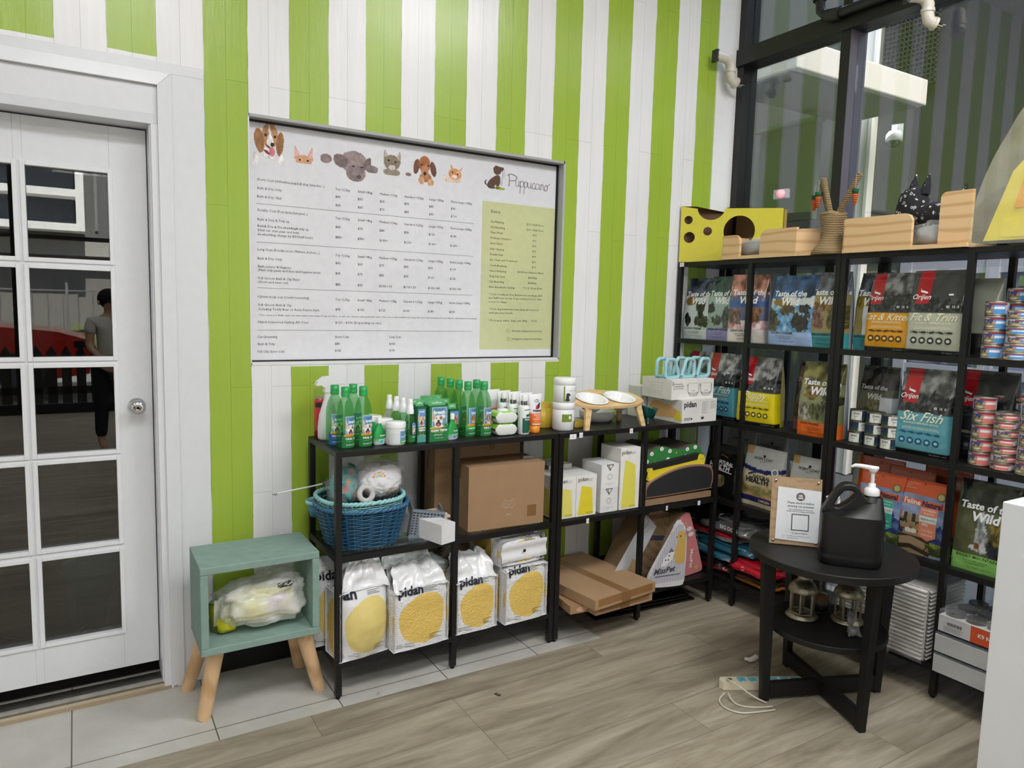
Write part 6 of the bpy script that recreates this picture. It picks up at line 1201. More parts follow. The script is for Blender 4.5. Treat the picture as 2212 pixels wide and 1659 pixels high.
orijen('dark bag with a red strip behind the pink can towers', (2.19, -1.10, LV), .23, .35, (30, 30, 32), '', (60, 60, 60), 16, sky=(60, 60, 62), pl=False, small='')

LV = .5355
def ivory(label, loc, w, h, seed, band, kind, rz=RZ, d=.09, rx=0):
    def f(u, v):
        if kind == 'black':
            if v > .86: return (44, 44, 46)
            if (u-.45)**2*3+(v-.33)**2*6 < .16 and v < .42: return mixt((196, 140, 110), (90, 110, 60), max(0, min(1, .5+fbm(u*9, v*9))))
            return (24, 24, 26)
        if kind == 'plain': return (168, 170, 170)
        if v > .70-.06*math.sin(u*PI): return (186, 188, 186) if not (u < .2 and v > .86) else (186, 150, 100)
        if v > .63-.06*math.sin(u*PI): return band
        if v < .08: return (206, 196, 160)
        if v < .17: return band
        if v < .34: return mixt((214, 160, 120), (120, 130, 70), max(0, min(1, .5+1.2*fbm(u*8+seed, v*12))))
        return mixt((208, 196, 164), (180, 164, 128), max(0, min(1, .5+fbm(u*8, v*8+seed))))
    if kind == 'black': T_ = [('NATURAL', .40, .66, .024, (236,)*3, dict(bold=.04, rot=-.1)), ('HEALTH', .22, .56, .036, (236,)*3, dict(bold=.05, rot=-.08)), ('grain free', .45, .80, .014, (220, 130, 60), dict(rot=-.15))]
    else:
        T_ = [('IVORY COAT', .5, .79, .019, (50, 50, 52), dict(align='c', bold=.01)), ('COMPANION', .5, .76, .006, (90,)*3, dict(align='c'))]
        if kind != 'plain': T_ += [('NATURAL', .35, .49, .022, (40, 40, 44), dict(bold=.03)), ('HEALTH', .18, .41, .036, (40, 40, 44), dict(bold=.05)), ('CHICKEN', .5, .10, .016, (226, 214, 190), dict(bold=.02)), ('grain free', .42, .565, .012, (236,)*3 if band[2] > 60 else (230,)*3, dict(rot=.0))]
    def ex(m, fs, w, h):
        if kind == 'black': m.poly([((.12-.5)*w, .54*h), ((.12-.5)*w, .565*h), ((.85-.5)*w, .50*h), ((.85-.5)*w, .48*h)], fs, (226,)*3, lift=.0026)
        elif True: m.poly([(-.010, .86*h), (.0, .885*h), (.012, .865*h), (.006, .85*h), (.006, .838*h), (-.006, .838*h), (-.002, .86*h)], fs, (30,)*3, lift=.0028)
        if kind == 'nat': m.disc(fs, .33*w, .64*h, .018, .018, (220,)*3, lift=.0028); m.disc(fs, .33*w, .64*h, .012, .012, (110, 120, 130), lift=.0031); m.poly([((.22-.5)*w, .52*h), ((.5-.5)*w, .62*h), ((.85-.5)*w, .53*h), ((.85-.5)*w, .56*h), ((.5-.5)*w, .65*h), ((.22-.5)*w, .55*h)], fs, band, lift=.0024)
        if kind == 'nat2': m.tube([fs(.36*w*math.cos(a), (.50+.08*math.sin(a))*h, .003) for a in [PI*k/12 for k in range(13)]], .004, (40, 40, 44), 'paper', n=5)
    return pouch('pet_food_bag', label, 'bag', loc, rz, w, h, d, f, T_, (120, 122, 120) if kind != 'black' else (40, 60, 40), 'pet food bags with a horse head mark', seed=seed, wr=.007, extra=ex, rx=rx, nexp=6)
ivory('black Natural Health bag at the left end of the third level', (2.065, .08, LV), .24, .265, 31, (40, 40, 40), 'black')
ivory('pale grey bag with horse head standing behind the black bag', (2.24, .12, LV), .20, .345, 32, (40, 40, 40), 'plain')
ivory('grey bag top leaning behind the first beige bag', (2.26, -.06, LV), .19, .33, 33, (40, 40, 40), 'plain', rz=RZ-.1)
ivory('beige Natural Health bag with a navy band, left of the wooden sign', (2.07, -.178, LV), .245, .295, 34, (34, 38, 92), 'nat')
ivory('beige bag with a black arched mark, behind the wooden sign', (2.095, -.42, LV), .215, .290, 35, (200, 190, 160), 'nat2', rz=RZ)
ivory('beige and grey bag with horse head right of the twin posts', (2.20, -.66, LV), .19, .33, 36, (186, 182, 150), 'nat2')
def feline(label, loc, w, h, ribbon, seed, rx=0, full=True, rz=RZ, d=.075):
    OR_ = (216, 92, 38); cf = art(catcalm(.36, .40, .42, .30), None) if full else None
    def f(u, v):
        if v > .80 if full else v > .25: return (206, 84, 30)
        if full:
            if .66 < v < .745 and .10 < u < .95: return (224, 98, 52)
            if ribbon and .52 < u < .86 and v < .66 and v > .22+.35*abs(u-.69): return ribbon if not .47 < v < .55 else (208, 222, 218)
            if u < .75 and v < .56:
                c = cf(u, v)
                if c is not None: return c
            if (u-.62)**2*5+(v-.08)**2*14 < .09: return mixt((70, 50, 40), (186, 160, 130), max(0, min(1, .5+2*fbm(u*60, v*60))))
        if v < .04: return (150, 160, 176)
        if v < .16+.03*fbm(u*6, 1): return (60, 70, 40)
        if v < .27-.08*u: return mixt((150, 160, 50), (70, 90, 30), max(0, min(1, .5+fbm(u*5, v*30))))
        if v < .46+.08*fbm(u*5+seed, 3)+.05*fbm(u*18, seed): return mixt((34, 52, 104), (90, 110, 150), max(0, min(1, .3+1.2*fbm(u*9, v*14))))
        return mixt((150, 166, 196), (110, 128, 168), max(0, min(1, .5+fbm(u*3, v*9))))
    T_ = [('Feline', .16, .675, .030, (236, 232, 230), dict(bold=.02, fit=w*.34)), ('Natural', .53, .675, .030, (40, 34, 60), dict(bold=.03, fit=w*.38))] if full else []
    for k, s in enumerate(('Complete & Balanced', 'Grain Free', 'Raw Freeze Dried')): T_.append((s, .12, .94-.032*k, .0065, (240, 200, 180)))
    if full and ribbon: T_ += [('New Zealand', .69, .62, .0095, (236,)*3, dict(align='c')), ('Grass-Fed', .69, .58, .0095, (236,)*3, dict(align='c')), ('BEEF & HOKI', .69, .50, .0095, (90,)*3, dict(align='c')), ('99%', .58, .42, .014, (240,)*3, dict(bold=.02)), ('Feast Bites', .69, .35, .010, (240,)*3, dict(align='c')), ('Tasty Bites', .69, .29, .010, (240,)*3, dict(align='c'))]
    def ex(m, fs, w, h):
        if full: m.disc(fs, .36*w, .83*h, .016, .016, (120, 104, 50), lift=.0028); m.disc(fs, .36*w, .83*h, .012, .012, (186, 176, 120), lift=.0031)
        m.disc(fs, 0, .955*h, .003, .003, (60, 24, 10), lift=.0028)
    return pouch('freeze_dried_pouch', label, 'bag', loc, rz, w, h, d, f, T_, (120, 140, 170), 'orange topped pouches', seed=seed, wr=.003, extra=ex, rx=rx, nexp=5, nu=120 if full else 30, nv=150 if full else 40, taper=.0)
feline('orange topped pouch with a teal ribbon, left of the front two', (2.075, -.785, LV), .195, .30, (56, 166, 146), 41)
feline('orange topped pouch with a salmon ribbon and a tabby cat, right of the front two', (2.088, -.955, LV), .200, .30, (222, 140, 110), 42)
for k, (y, x, h, l) in enumerate(((-.86, 2.15, .325, 'first plain orange pouch top behind the teal ribbon pouch'), (-.96, 2.24, .345, 'orange pouch top furthest back in the middle'), (-1.08, 2.18, .315, 'orange pouch top behind the mid post, right of the others'), (-.72, 2.17, .34, 'tilted orange pouch behind the white pump'))): feline(l, (x, y, LV), .195, h, None, 50+k, full=False, rz=RZ+(.1 if k == 3 else -.03*k))
wildbag('landscape bag with a waterfall and a light green band, beside the counter', (2.088, -1.195, LV), .215, .345, (86, 88, 60), (60, 66, 50), (142, 200, 106), 'ROCKY MOUNTAIN', [('e', .42, .30, .04, .04, (120, 70, 40)), ('b', .48, .46, .09, .24, (206, 210, 210), 7), ('b', .8, .5, .2, .16, (140, 124, 60), 8), ('b', .8, .3, .25, .14, (50, 50, 60), 8), ('e', .5, .28, .2, .04, (190, 194, 196))], 17, rz=RZ+.05, side=(60, 70, 150), bt=(30, 50, 24), d=.09)
t = pouch('pet_food_bag', 'dark blue topped bag behind the light green banded one', 'bag', (2.17, -1.30, LV), RZ, .2, .33, .08, lambda u, v: (34, 44, 110), [], (34, 44, 110), seed=60)

# ------------------------------------------------------------------ cans
def face(x, y, extra=0): return math.atan2(-.7916-x, 2.529+y)+extra      # turn the front towards the shop floor
def make_can(name, label, loc, rz, r, h, kind, group):
    t = thing(name, label, 'can', loc, rz, group); m = MB(); ring = (196, 190, 170) if kind != 'dark' else (150, 146, 130)
    m.lathe([(.0001, .001), (r*.94, .0), (r, .002), (r, .004), (r*.975, .006), (r*.975, h-.005), (r, h-.0035), (r, h-.001), (r*.96, h), (r*.93, h-.0025), (.0001, h-.0025)], ring, 'metal', 28); m.build('tin', t)
    m = MB(); f = CF(r*.975); a = r*1.5; z0, z1 = .0055, h-.0055; H_ = z1-z0
    base = {'blue': (186, 196, 214), 'pink': (206, 196, 206), 'green': (200, 206, 212), 'dark': (30, 44, 74)}[kind]
    patch(m, f, -r*3.05, z0, r*3.05, z1, base, 30, 1, .0003)
    if kind == 'dark':
        patch(m, f, -r*3.05, z0, r*3.05, z0+H_*.4, (60, 110, 60), 20, 1, .0004); patch(m, f, -a*.55, z0, a*.25, z1, (226, 228, 220), 6, 1, .0005); m.text('ZIWI', f, -a*.15, z0+H_*.62, r*.32, (30,)*3, align='c', lift=.001, bold=.02); m.text('Peak', f, -a*.15, z0+H_*.35, r*.22, (60,)*3, align='c', lift=.001); m.disc(f, a*.35, z0+H_*.5, r*.17, r*.17, (24, 40, 60), lift=.001); patch(m, f, a*.6, z0, a*1.1, z1, (50, 110, 180), 4, 1, .0005)
    else:
        pan = {'blue': (84, 150, 210), 'pink': (226, 130, 120), 'green': (64, 150, 106)}[kind]
        patch(m, f, -a, z0+H_*.8, a*.55, z1-H_*.03, (150, 44, 60), 12, 1, .0005); patch(m, f, -a, z0, -a*.25, z0+H_*.8, art(catface(.6, .4, .7, .7, (170, 146, 110), (84, 70, 54)), (60, 80, 130)), 14, 14, .0005); patch(m, f, -a*.25, z0, a*.45, z0+H_*.8, art([('r', .1, .55, .9, .75, (236, 240, 244))], pan), 8, 8, .0006)
        m.text('Feline', f, -a*.92, z0+H_*.82, r*.22, (240,)*3, lift=.001, bold=.02)
        for k in range(5): patch(m, f, a*.62, z0+H_*(.2+.12*k), a*1.05, z0+H_*(.23+.12*k), (140, 146, 170), 4, 1, .0006)
        patch(m, f, a*.6, z0, a*1.05, z0+H_*.12, (40, 46, 110), 4, 1, .0006)
    m.build('label', t); return t
PROTO = {}
def can_stack(name, x, y, z, r, h, n, kind, group, where, rz=None, jig=.2):
    for k in range(n):
        pos = 'bottom can' if k == 0 else ('top can' if k == n-1 else '%s can from the bottom' % ('first', 'second', 'third', 'fourth', 'fifth', 'sixth', 'seventh', 'eighth')[k])
        lab = pos+' of '+where; key = (name, r, h, kind); R_ = face(x, y, .25+jig*math.sin(k*2.3+x*50)) if rz is None else rz
        loc = (x+.0015*math.sin(k*3+y*40), y+.0015*math.cos(k*5), z+k*h)
        if key in PROTO: dup(PROTO[key], loc, lab, R_, group)
        else: PROTO[key] = make_can(name, lab, loc, R_, r, h, kind, group)
LV = 1.3455; g = 'blue labelled cat food cans'
can_stack('cat_food_can', 2.10, -1.165, LV, .0375, .0525, 4, 'blue', g, 'the four high tower of tall blue cans')
can_stack('flat_cat_food_can', 2.09, -1.250, LV, .0415, .0298, 6, 'blue', g, 'the six high front tower of flat blue cans', jig=.5)
can_stack('flat_cat_food_can', 2.18, -1.272, LV, .0415, .0298, 9, 'blue', g, 'the tall rear tower of flat blue cans', jig=.5)
can_stack('cat_food_can', 2.13, -1.322, LV, .0375, .0525, 4, 'blue', g, 'the blue can tower at the right picture edge')
can_stack('cat_food_can', 2.22, -1.18, LV, .0375, .0525, 5, 'blue', g, 'the dim blue can tower behind the four high one')
LV = .9405; g = 'pink and green labelled cat food cans'
can_stack('cat_food_can', 2.125, -1.145, LV, .0385, .0525, 5, 'pink', g, 'the five high front tower of tall pink cans')
can_stack('flat_cat_food_can', 2.11, -1.232, LV, .0405, .0305, 7, 'pink', g, 'the seven high tower of flat pink cans', jig=.5)
can_stack('cat_food_can', 2.10, -1.318, LV, .0385, .0525, 5, 'green', g, 'the green can tower at the right picture edge')
can_stack('cat_food_can', 2.24, -1.15, LV, .0385, .0525, 5, 'pink', g, 'the pink can tower behind the front one')
can_stack('flat_cat_food_can', 2.235, -1.24, LV, .0405, .0305, 9, 'pink', g, 'the rear tower of flat pink cans', jig=.5)
g = 'dark blue and white cans'
for i, (x, y) in enumerate(((2.12, -.645), (2.11, -.727), (2.10, -.806))): can_stack('dark_can', x, y, LV, .0385, .0485, 3, 'dark', g, 'the %s stack of dark cans' % ('left', 'middle', 'right')[i], jig=.6)

# ------------------------------------------------------------------ on top of the tall shelves, z = 1.7535
T2 = 1.7535
t = thing('cheese_box', 'yellow wedge shaped box house with round cheese holes on the corner shelf', 'box', (2.008, .394, T2+.002), -math.atan2(.415, .34))
YL = (214, 204, 66); CL = .52
ol = [(0, 0), (CL, 0), (CL, .275)]+[(.157+.072*math.cos(a), .288+.068*math.sin(a)) for a in [-.12-(PI-.24)*k/14 for k in range(15)]]+[(0, .295)]
HO = [(.041, .222, .022), (.049, .130, .029), (.143, .162, .0225), (.303, .162, .079)]
m = MB(); v, f = holed(ol, HO)
m.add([(a, 0, b) for a, b, _ in v], f, YL, 'gloss'); m.add([(a, .004, b) for a, b, _ in v], [q_[::-1] for q_ in f], (92, 66, 46), 'card')
for cx_, cy_, r_ in HO: m.grid(26, 1, lambda u, w__: (cx_+r_*math.cos(2*PI*u), .004*w__, cy_+r_*math.sin(2*PI*u)), (226, 216, 90), 'gloss')
m.build('front_panel', t); m = MB(); K2 = (110, 80, 56)
BX, BY = .262, .29      # rear corner of the wedge, against wall and glass
m.hexa([(0, .002, 0), (.004, .0, 0), (BX, BY-.004, 0), (BX, BY, 0), (0, .002, .295), (.004, 0, .295), (BX, BY-.004, .285), (BX, BY, .285)], K2, 'card'); m.hexa([(CL-.004, 0, 0), (CL, 0, 0), (BX, BY, 0), (BX-.004, BY, 0), (CL-.004, 0, .275), (CL, 0, .275), (BX, BY, .285), (BX-.004, BY, .285)], (150, 118, 80), 'card')
m.add([(0, .002, .002), (CL, .002, .002), (BX, BY, .002)], [(0, 1, 2)], K2, 'card'); m.box(CL, .0, 0, CL+.014, .004, .268, (168, 140, 70), 'card'); m.build('sides', t)
m = MB(); m.add([(.235, .001, .284), (CL, .001, .275), (BX, BY, .285)], [(0, 1, 2)], YL, 'gloss'); m.add([(.0, .001, .295), (.08, .001, .292), (BX, BY, .285)], [(0, 1, 2)], YL, 'gloss'); m.build('top_panel', t)
def panel(fr_, w_, h_, r_, corner, th, t, nm='end_panel'):
    p = [(0, 0), (w_, 0)]
    if corner == 'r': p += [(w_-r_*.0, h_*.45)]+[(w_-r_+r_*math.cos(a), h_-r_+r_*math.sin(a)) for a in [PI/2*k/8 for k in range(9)]]+[(0, h_)]
    else: p += [(w_, h_)]+[(r_-r_*math.sin(a), h_-r_+r_*math.cos(a)) for a in [PI/2*k/8 for k in range(9)]]
    m = MB(); m.prism(p, fr_, th, (226, 190, 140), 'pine', side=(232, 206, 160)); m.build(nm, t)
t = thing('pet_bed', 'pale wooden pet bed with a bagged grey cushion, left of the rope tree', 'bed', (2.005, .085, T2), rad(-90)+.03)
m = MB(); m.box(0, .002, .0, .50, .30, .016, (226, 190, 140), 'pine'); m.build('base', t)
panel(Frame((0, 0, 0)), .105, .118, .035, 'r', .016, t); panel(Frame((.225, 0, 0)), .20, .13, .04, 'l', .016, t)
panel(Frame((.425, .0, 0), (.75, .66, 0)), .10, .122, .02, 'l', .016, t); panel(Frame((.0, .016, 0), (0, 1, 0)), .2, .118, .03, 'r', .016, t)
m = MB(); crumple(m, (.18, .14, .055), (.15, .11, .042), (150, 152, 152), 'fabric', 12.1, .12, 40, 24, pw=3); m.build('cushion', t); m = MB(); crumple(m, (.18, .14, .058), (.158, .118, .05), (255,)*3, 'poly_bag', 15.1, .16, 40, 24, pw=3); m.grid(10, 8, lambda u, v: (.15+.13*u, .03, .06+(.035+.02*u)*v), (255,)*3, 'poly_bag'); m.build('wrap', t)
t = thing('pet_bed', 'pale wooden pet bed right of the rope tree, dog cushion inside', 'bed', (2.01, -.578, T2), rad(-90)+.02)
m = MB(); m.box(0, .002, .0, .50, .30, .016, (226, 190, 140), 'pine'); m.build('base', t)
panel(Frame((.008, 0, 0)), .285, .142, .035, 'r', .016, t); panel(Frame((.385, .02, 0)), .115, .21, .022, 'l', .016, t, 'side_panel'); panel(Frame((.008, .016, 0), (0, 1, 0)), .26, .142, .03, 'r', .016, t, 'side_panel')
m = MB(); crumple(m, (.335, .12, .055), (.075, .08, .045), (150, 152, 152), 'fabric', 2.1, .15, 30, 20); m.build('cushion', t); m = MB(); crumple(m, (.335, .11, .06), (.085, .09, .055), (255,)*3, 'poly_bag', 5.1, .2, 30, 20); m.build('wrap', t)
def printfab():
    m, nt, b = nmat('printed_fabric'); v = coords(nt)
    vo = nt.nodes.new('ShaderNodeTexVoronoi'); vo.inputs['Scale'].default_value = 46; nt.links.new(v, vo.inputs['Vector'])
    d = vo.outputs['Distance']; sel = nt.nodes.new('ShaderNodeSeparateColor'); nt.links.new(vo.outputs['Color'], sel.inputs[0])
    ringm = math_(nt, 'MULTIPLY', math_(nt, 'GREATER_THAN', d, .18), math_(nt, 'LESS_THAN', d, .27)); dot = math_(nt, 'LESS_THAN', d, .10)
    n = tex_noise(nt, v, 75, 1); bl = math_(nt, 'MULTIPLY', math_(nt, 'GREATER_THAN', n.outputs[0], .60), math_(nt, 'LESS_THAN', d, .5))
    k = math_(nt, 'MULTIPLY', math_(nt, 'GREATER_THAN', sel.outputs[0], .25), math_(nt, 'MAXIMUM', ringm, dot)); k = math_(nt, 'MAXIMUM', k, math_(nt, 'MULTIPLY', bl, math_(nt, 'LESS_THAN', sel.outputs[0], .6)))
    nt.links.new(mixc(nt, k, (.012, .012, .016), (.62, .62, .62)), b.inputs['Base Color']); b.inputs['Roughness'].default_value = .9
printfab()
t = thing('plush_dog', 'black plush dog cushion with white bone and paw prints', 'toy', (2.15, -.80, T2+.015), rad(-92)); m = MB(); c = (20, 20, 24)
crumple(m, (-.01, .0, .165), (.062, .055, .085), c, 'printed_fabric', 1.5, .06, 40, 26, pw=2.1); crumple(m, (.09, .0, .125), (.105, .05, .055), c, 'printed_fabric', 2.5, .08, 40, 26, pw=2.2); crumple(m, (.12, -.02, .06), (.03, .03, .06), c, 'printed_fabric', 3.5, .05, 20, 14); crumple(m, (-.03, -.02, .09), (.045, .035, .08), c, 'printed_fabric', 4.5, .05, 24, 16)
m.build('body', t)
for x, z0 in ((-.018, .22), (.036, .215)): m = MB(); m.tube([(x, 0, z0), (x+.006, 0, z0+.04), (x+.013, 0, z0+.078)], [.026, .02, .003], c, 'printed_fabric', 14, squash=.6); m.build('ear', t)
m = MB(); m.tube([(.178, 0, .14), (.19, 0, .19), (.197, 0, .235)], [.02, .018, .003], c, 'printed_fabric', 14); m.build('tail', t)
t = thing('dark_cushion', 'dark navy cushion top behind the plush dog and the bed side', 'cushion', (2.28, -1.06, T2)); m = MB(); crumple(m, (0, 0, .12), (.04, .055, .125), (36, 42, 60), 'fabric', 7.7, .1, 30, 20); m.build('body', t)
t = thing('rope_tree', 'small rope wrapped scratching tree with hanging carrots', 'scratcher', (2.07, -.483, T2), rad(-90)); RP = (176, 150, 108); m = MB()
m.lathe([(.0001, 0), (.078, 0), (.082, .012), (.068, .03), (.05, .055), (.043, .09), (.045, .12), (.052, .145), (.058, .165), (.05, .178), (.035, .182), (.0001, .182)], RP, 'rope', 40, wob=lambda a, z: .0015*math.sin(z*900)); m.build('trunk', t)
m = MB(); m.tube([(.05*math.cos(a), .05*math.sin(a), .172+.004*math.sin(3*a)) for a in [2*PI*k/40 for k in range(41)]], .007, RP, 'rope'); m.tube([(.032*math.cos(a), .032*math.sin(a), .18+.004*math.sin(4*a)) for a in [2*PI*k/40 for k in range(41)]], .007, RP, 'rope'); m.build('rope_collar', t)
ST = [((-.015, 0, .17), (-.068, 0, .315)), ((-.005, -.01, .17), (-.048, -.02, .335)), ((.02, 0, .17), (.115, .0, .335))]
for a, b in ST: m = MB(); m.tube([a, tuple((a[i]+b[i])/2 for i in range(3)), b], .0125, (168, 142, 104), 'rope', 12); m.build('branch', t)
for x, y, z, zz in ((-.085, -.02, .245, .31), (-.060, -.03, .255, .33), (.112, -.02, .25, .33)):
    m = MB(); m.lathe([(.0001, -.05), (.006, -.045), (.012, -.01), (.014, .0), (.0001, .002)], (226, 112, 50), 'rope', 14, (x, y, z)); cr_ = m.build('carrot', t); m = MB(); m.lathe([(.0001, -.003), (.011, .0), (.015, .02), (.0001, .02)], (20, 84, 52), 'fabric', 10, (x, y, z)); m.build('carrot_top', cr_); m = MB(); m.tube([(x, y, z+.02), (x, y, zz)], .0008, (210, 200, 180), n=4); m.build('string', cr_)
t = thing('wrapped_house', 'bright yellow toy house in clear plastic, top right on the shelf', 'toy', (2.04, -1.07, T2), rad(-90)); m = MB()
m.prism([(.04, .02), (.62, .02), (.62, .46), (.32, .46), (.19, .34), (.12, .26)], Frame((0, .03, 0)), .26, (236, 222, 70), 'plastic'); m.prism([(.10, .03), (.62, .03), (.62, .115), (.10, .10)], Frame((0, .028, 0)), .01, (240, 226, 80), 'plastic'); m.build('walls', t, bevel=.01)
m = MB(); m.prism([(.135, .13), (.60, .15), (.60, .45), (.34, .445), (.23, .36), (.17, .27)], Frame((0, .024, 0)), .012, (238, 172, 40), 'plastic'); m.build('window_panel', t, bevel=.004)
m = MB(); m.grid(26, 26, lambda u, v: ((.0+.17*v**1.2)+(.66-.09*v)*u*(1-.10*v)-.03*math.sin(v*PI)*(1-u), -.004-.012*math.sin(u*PI)+.008*fbm(u*6, v*6), .004+.5*v), (255,)*3, 'yellow_poly'); m.grid(12, 26, lambda u, v: (.0+.17*v**1.2-.03*math.sin(v*PI), .30*u, .004+.5*v+.01*fbm(u*5, v*5)), (255,)*3, 'yellow_poly'); m.grid(16, 8, lambda u, v: (.17+.5*u, .3*v, .505+.01*fbm(u*5, v*4)), (255,)*3, 'yellow_poly'); m.build('plastic_wrap', t)

# ------------------------------------------------------------------ lowest level, z = .1315
LV = .1315
def pillow(label, loc, r, col, seed, rz=0, txt=None):
    t = thing('lying_bag', label, 'bag', loc, rz, 'bags lying at the bottom left of the tall shelf'); m = MB(); crumple(m, (0, 0, r[2]), r, col, 'film', seed, .16, 44, 28, pw=3.4); m.build('pouch', t)
    if txt: m = MB(); m.text(txt[0], Frame((-r[0]-.004, txt[1], r[2]), (0, -1, 0)), 0, -.008, txt[2], (230,)*3, align='c', bold=.02); m.build('printed_text', t)
pillow('dark orange and brown bag lying at the very bottom of the pile', (2.20, -.16, LV), (.16, .16, .030), lambda u, v: (190, 120, 40) if v < .5 else (60, 40, 30), 1.2)
pillow('red bag lying second from the bottom, folded to the front', (2.19, -.17, LV+.055), (.165, .15, .032), (190, 30, 46), 2.4, txt=('O', .02, .03))
pillow('orange bag lying on the red one, close to the table', (2.20, -.26, LV+.115), (.15, .075, .06), (206, 96, 40), 3.6)
pillow('black and white bag at the left bottom of the pile', (2.20, .15, LV), (.16, .16, .035), lambda u, v: (150, 30, 40) if .35 < v < .5 else (34, 34, 36), 4.1)
pillow('teal and pale blue bag lying in the middle of the pile', (2.20, .10, LV+.065), (.165, .19, .035), lambda u, v: mixt((50, 120, 150), (190, 206, 210), max(0, min(1, .5+1.6*fbm(u*7, v*7)))), 5.3)
pillow('dark teal bag lying above the pale blue one', (2.19, .04, LV+.125), (.16, .21, .03), (40, 96, 116), 6.5)
pillow('red and grey bag lying near the top of the pile', (2.19, .10, LV+.175), (.155, .20, .025), lambda u, v: (190, 34, 48) if v > .5 else (130, 130, 136), 7.2)
pillow('grey bag lying on top of the pile, pale label to the front', (2.19, .02, LV+.215), (.16, .22, .045), (96, 98, 98), 8.8, txt=('BIG DOG', -.06, .028))
pillow('large black bag slumped over the pile against the corner', (2.17, .20, LV+.24), (.14, .18, .055), (18, 18, 20), 9.9)
def pads(label, loc, w, d, h, n, rz):
    t = thing('pad_stack', label, 'pack', loc, rz, 'bagged stacks of white pads'); m = MB()
    for k in range(n):
        z = k*h/n; m.grid(14, 6, lambda u, v: (w*u, -.004+.010*math.cos(PI*(v-.5))*-1+.003*fbm(u*4, k), z+h/n*v*.96), (222, 220, 214), 'fabric')
        m.grid(6, 6, lambda u, v: (-.004-.008*math.cos(PI*(v-.5)), d*u, z+h/n*v*.96), (216, 214, 208), 'fabric', flip=True); m.grid(6, 6, lambda u, v: (w+.004+.008*math.cos(PI*(v-.5)), d*u, z+h/n*v*.96), (216, 214, 208), 'fabric')
    m.box(.0, .004, .0, w, d, h, (214, 212, 206), 'fabric'); m.build('pads', t)
    m = MB(); m.grid(16, 20, lambda u, v: (-.012+(w+.024)*u, -.02-.006*fbm(u*4, v*4)-.012*(1-v), h*1.02*v), (255,)*3, 'poly_bag'); m.grid(8, 8, lambda u, v: (.02+.06*u, -.06+.03*v, .002+.13*v), (255,)*3, 'poly_bag'); m.grid(14, 14, lambda u, v: (-.012+(w+.024)*u, d*v, h*1.03+.006*fbm(u*5, v*5)), (255,)*3, 'poly_bag'); m.build('plastic_wrap', t)
pads('bagged stack of white folded pads left, seen behind the lanterns', (2.06, -.655, LV), .155, .26, .285, 17, RZ)
pads('bagged stack of white folded pads right of the table leg', (2.045, -.855, LV), .185, .27, .29, 18, RZ)
t = thing('tray_carton', 'shrink wrapped carton tray with an orange label, topmost of three', 'box', (2.015, -1.105, LV+.165), RZ, 'cartons beside the counter'); m = MB(); m.box(0, 0, 0, .30, .26, .062, (206, 206, 206), 'card'); f = Frame((0, 0, 0)); m.rect(f, .115, .0, .26, .062, (214, 84, 40)); m.text('K9 Natural', f, .14, .026, .020, (236,)*3, bold=.03, lift=.0008)
for k in range(16): m.rect(f, .03+k*.0035, .030, .0315+k*.0035+(k % 3)*.0006, .042, (40,)*3)
for k in range(4): m.rect(f, .02, .022-.005*k, .09-.01*(k % 2), .0235-.005*k, (120,)*3)
for i in range(4):
    for j in range(3): m.cyl(.04+.073*i, .045+.085*j, .06, .078, .034, (90, 84, 78), 'metal', 20)
m.build('tray', t); m = MB(); m.grid(22, 18, lambda u, v: (.3*u, .26*v, .083+.006*fbm(u*9, v*9)), (255,)*3, 'poly_bag'); m.grid(22, 6, lambda u, v: (.3*u, -.003+.003*v, .062+.02*v), (255,)*3, 'poly_bag'); m.build('shrink_wrap', t)
for k, l in ((1, 'plain grey carton tray, middle of the three beside the counter'), (0, 'plain grey carton tray, lowest of the three beside the counter')):
    t = thing('tray_carton', l, 'box', (2.01, -1.10, LV+.082*k), RZ, 'cartons beside the counter'); m = MB(); m.box(0, 0, 0, .31, .27, .066, (196, 198, 198), 'card'); m.box(.004, .004, .066, .306, .266, .079, (52, 58, 70), 'film'); m.build('tray', t); m = MB(); m.grid(40, 4, lambda u, v: (.31*u, -.002, .058+.02*v+.004*fbm(u*40, v)), (255,)*3, 'poly_bag'); m.build('shrink_wrap', t)
t = thing('white_notice', 'white card with a drawn circle at the back of the bottom level', 'card', (2.34, -1.19, LV+.20), RZ); m = MB(); m.box(0, 0, 0, .09, .004, .14, (196, 198, 214), 'paper'); f = Frame((.045, 0, .07)); m.tube([f(.03*math.cos(a), .03*math.sin(a), .001) for a in [2*PI*k/24 for k in range(25)]], .001, (90, 90, 110), 'paper', n=4, cap=False); m.build('card', t)

# ------------------------------------------------------------------ round table and what stands on it
TC = (1.672, -.862); TZ = .591
t = thing('round_table', 'round black wooden side table with a lower shelf and crossed feet', 'table', (TC[0], TC[1], 0), rad(28)); KW = (22, 21, 21)
def dsk(z, r_, th, nm): m = MB(); m.lathe([(.0001, z-th), (r_-.002, z-th), (r_, z-th+.002), (r_, z-.002), (r_-.002, z), (.0001, z)], KW, 'darkwood', 72, smooth=False); m.build(nm, t)
dsk(TZ, .300, .028, 'tabletop'); dsk(.298, .219, .022, 'lower_shelf')
for k in range(4):
    a = PI/2*k+PI/4-rad(28)+rad(52)-rad(28)
    M_ = Matrix.Rotation(a, 4, 'Z'); m = MB(); v = []
    for z, w_, r0, r1 in ((0, .036, .226, .256), (TZ-.028, .07, .232, .286)): v += [(r0, -w_/2*0-.013, z), (r1, -.013, z), (r1, .013, z), (r0, .013, z)]
    m.hexa([tuple(M_ @ Vector(p)) for p in v], KW, 'darkwood'); m.build('leg', t, bevel=.0015)
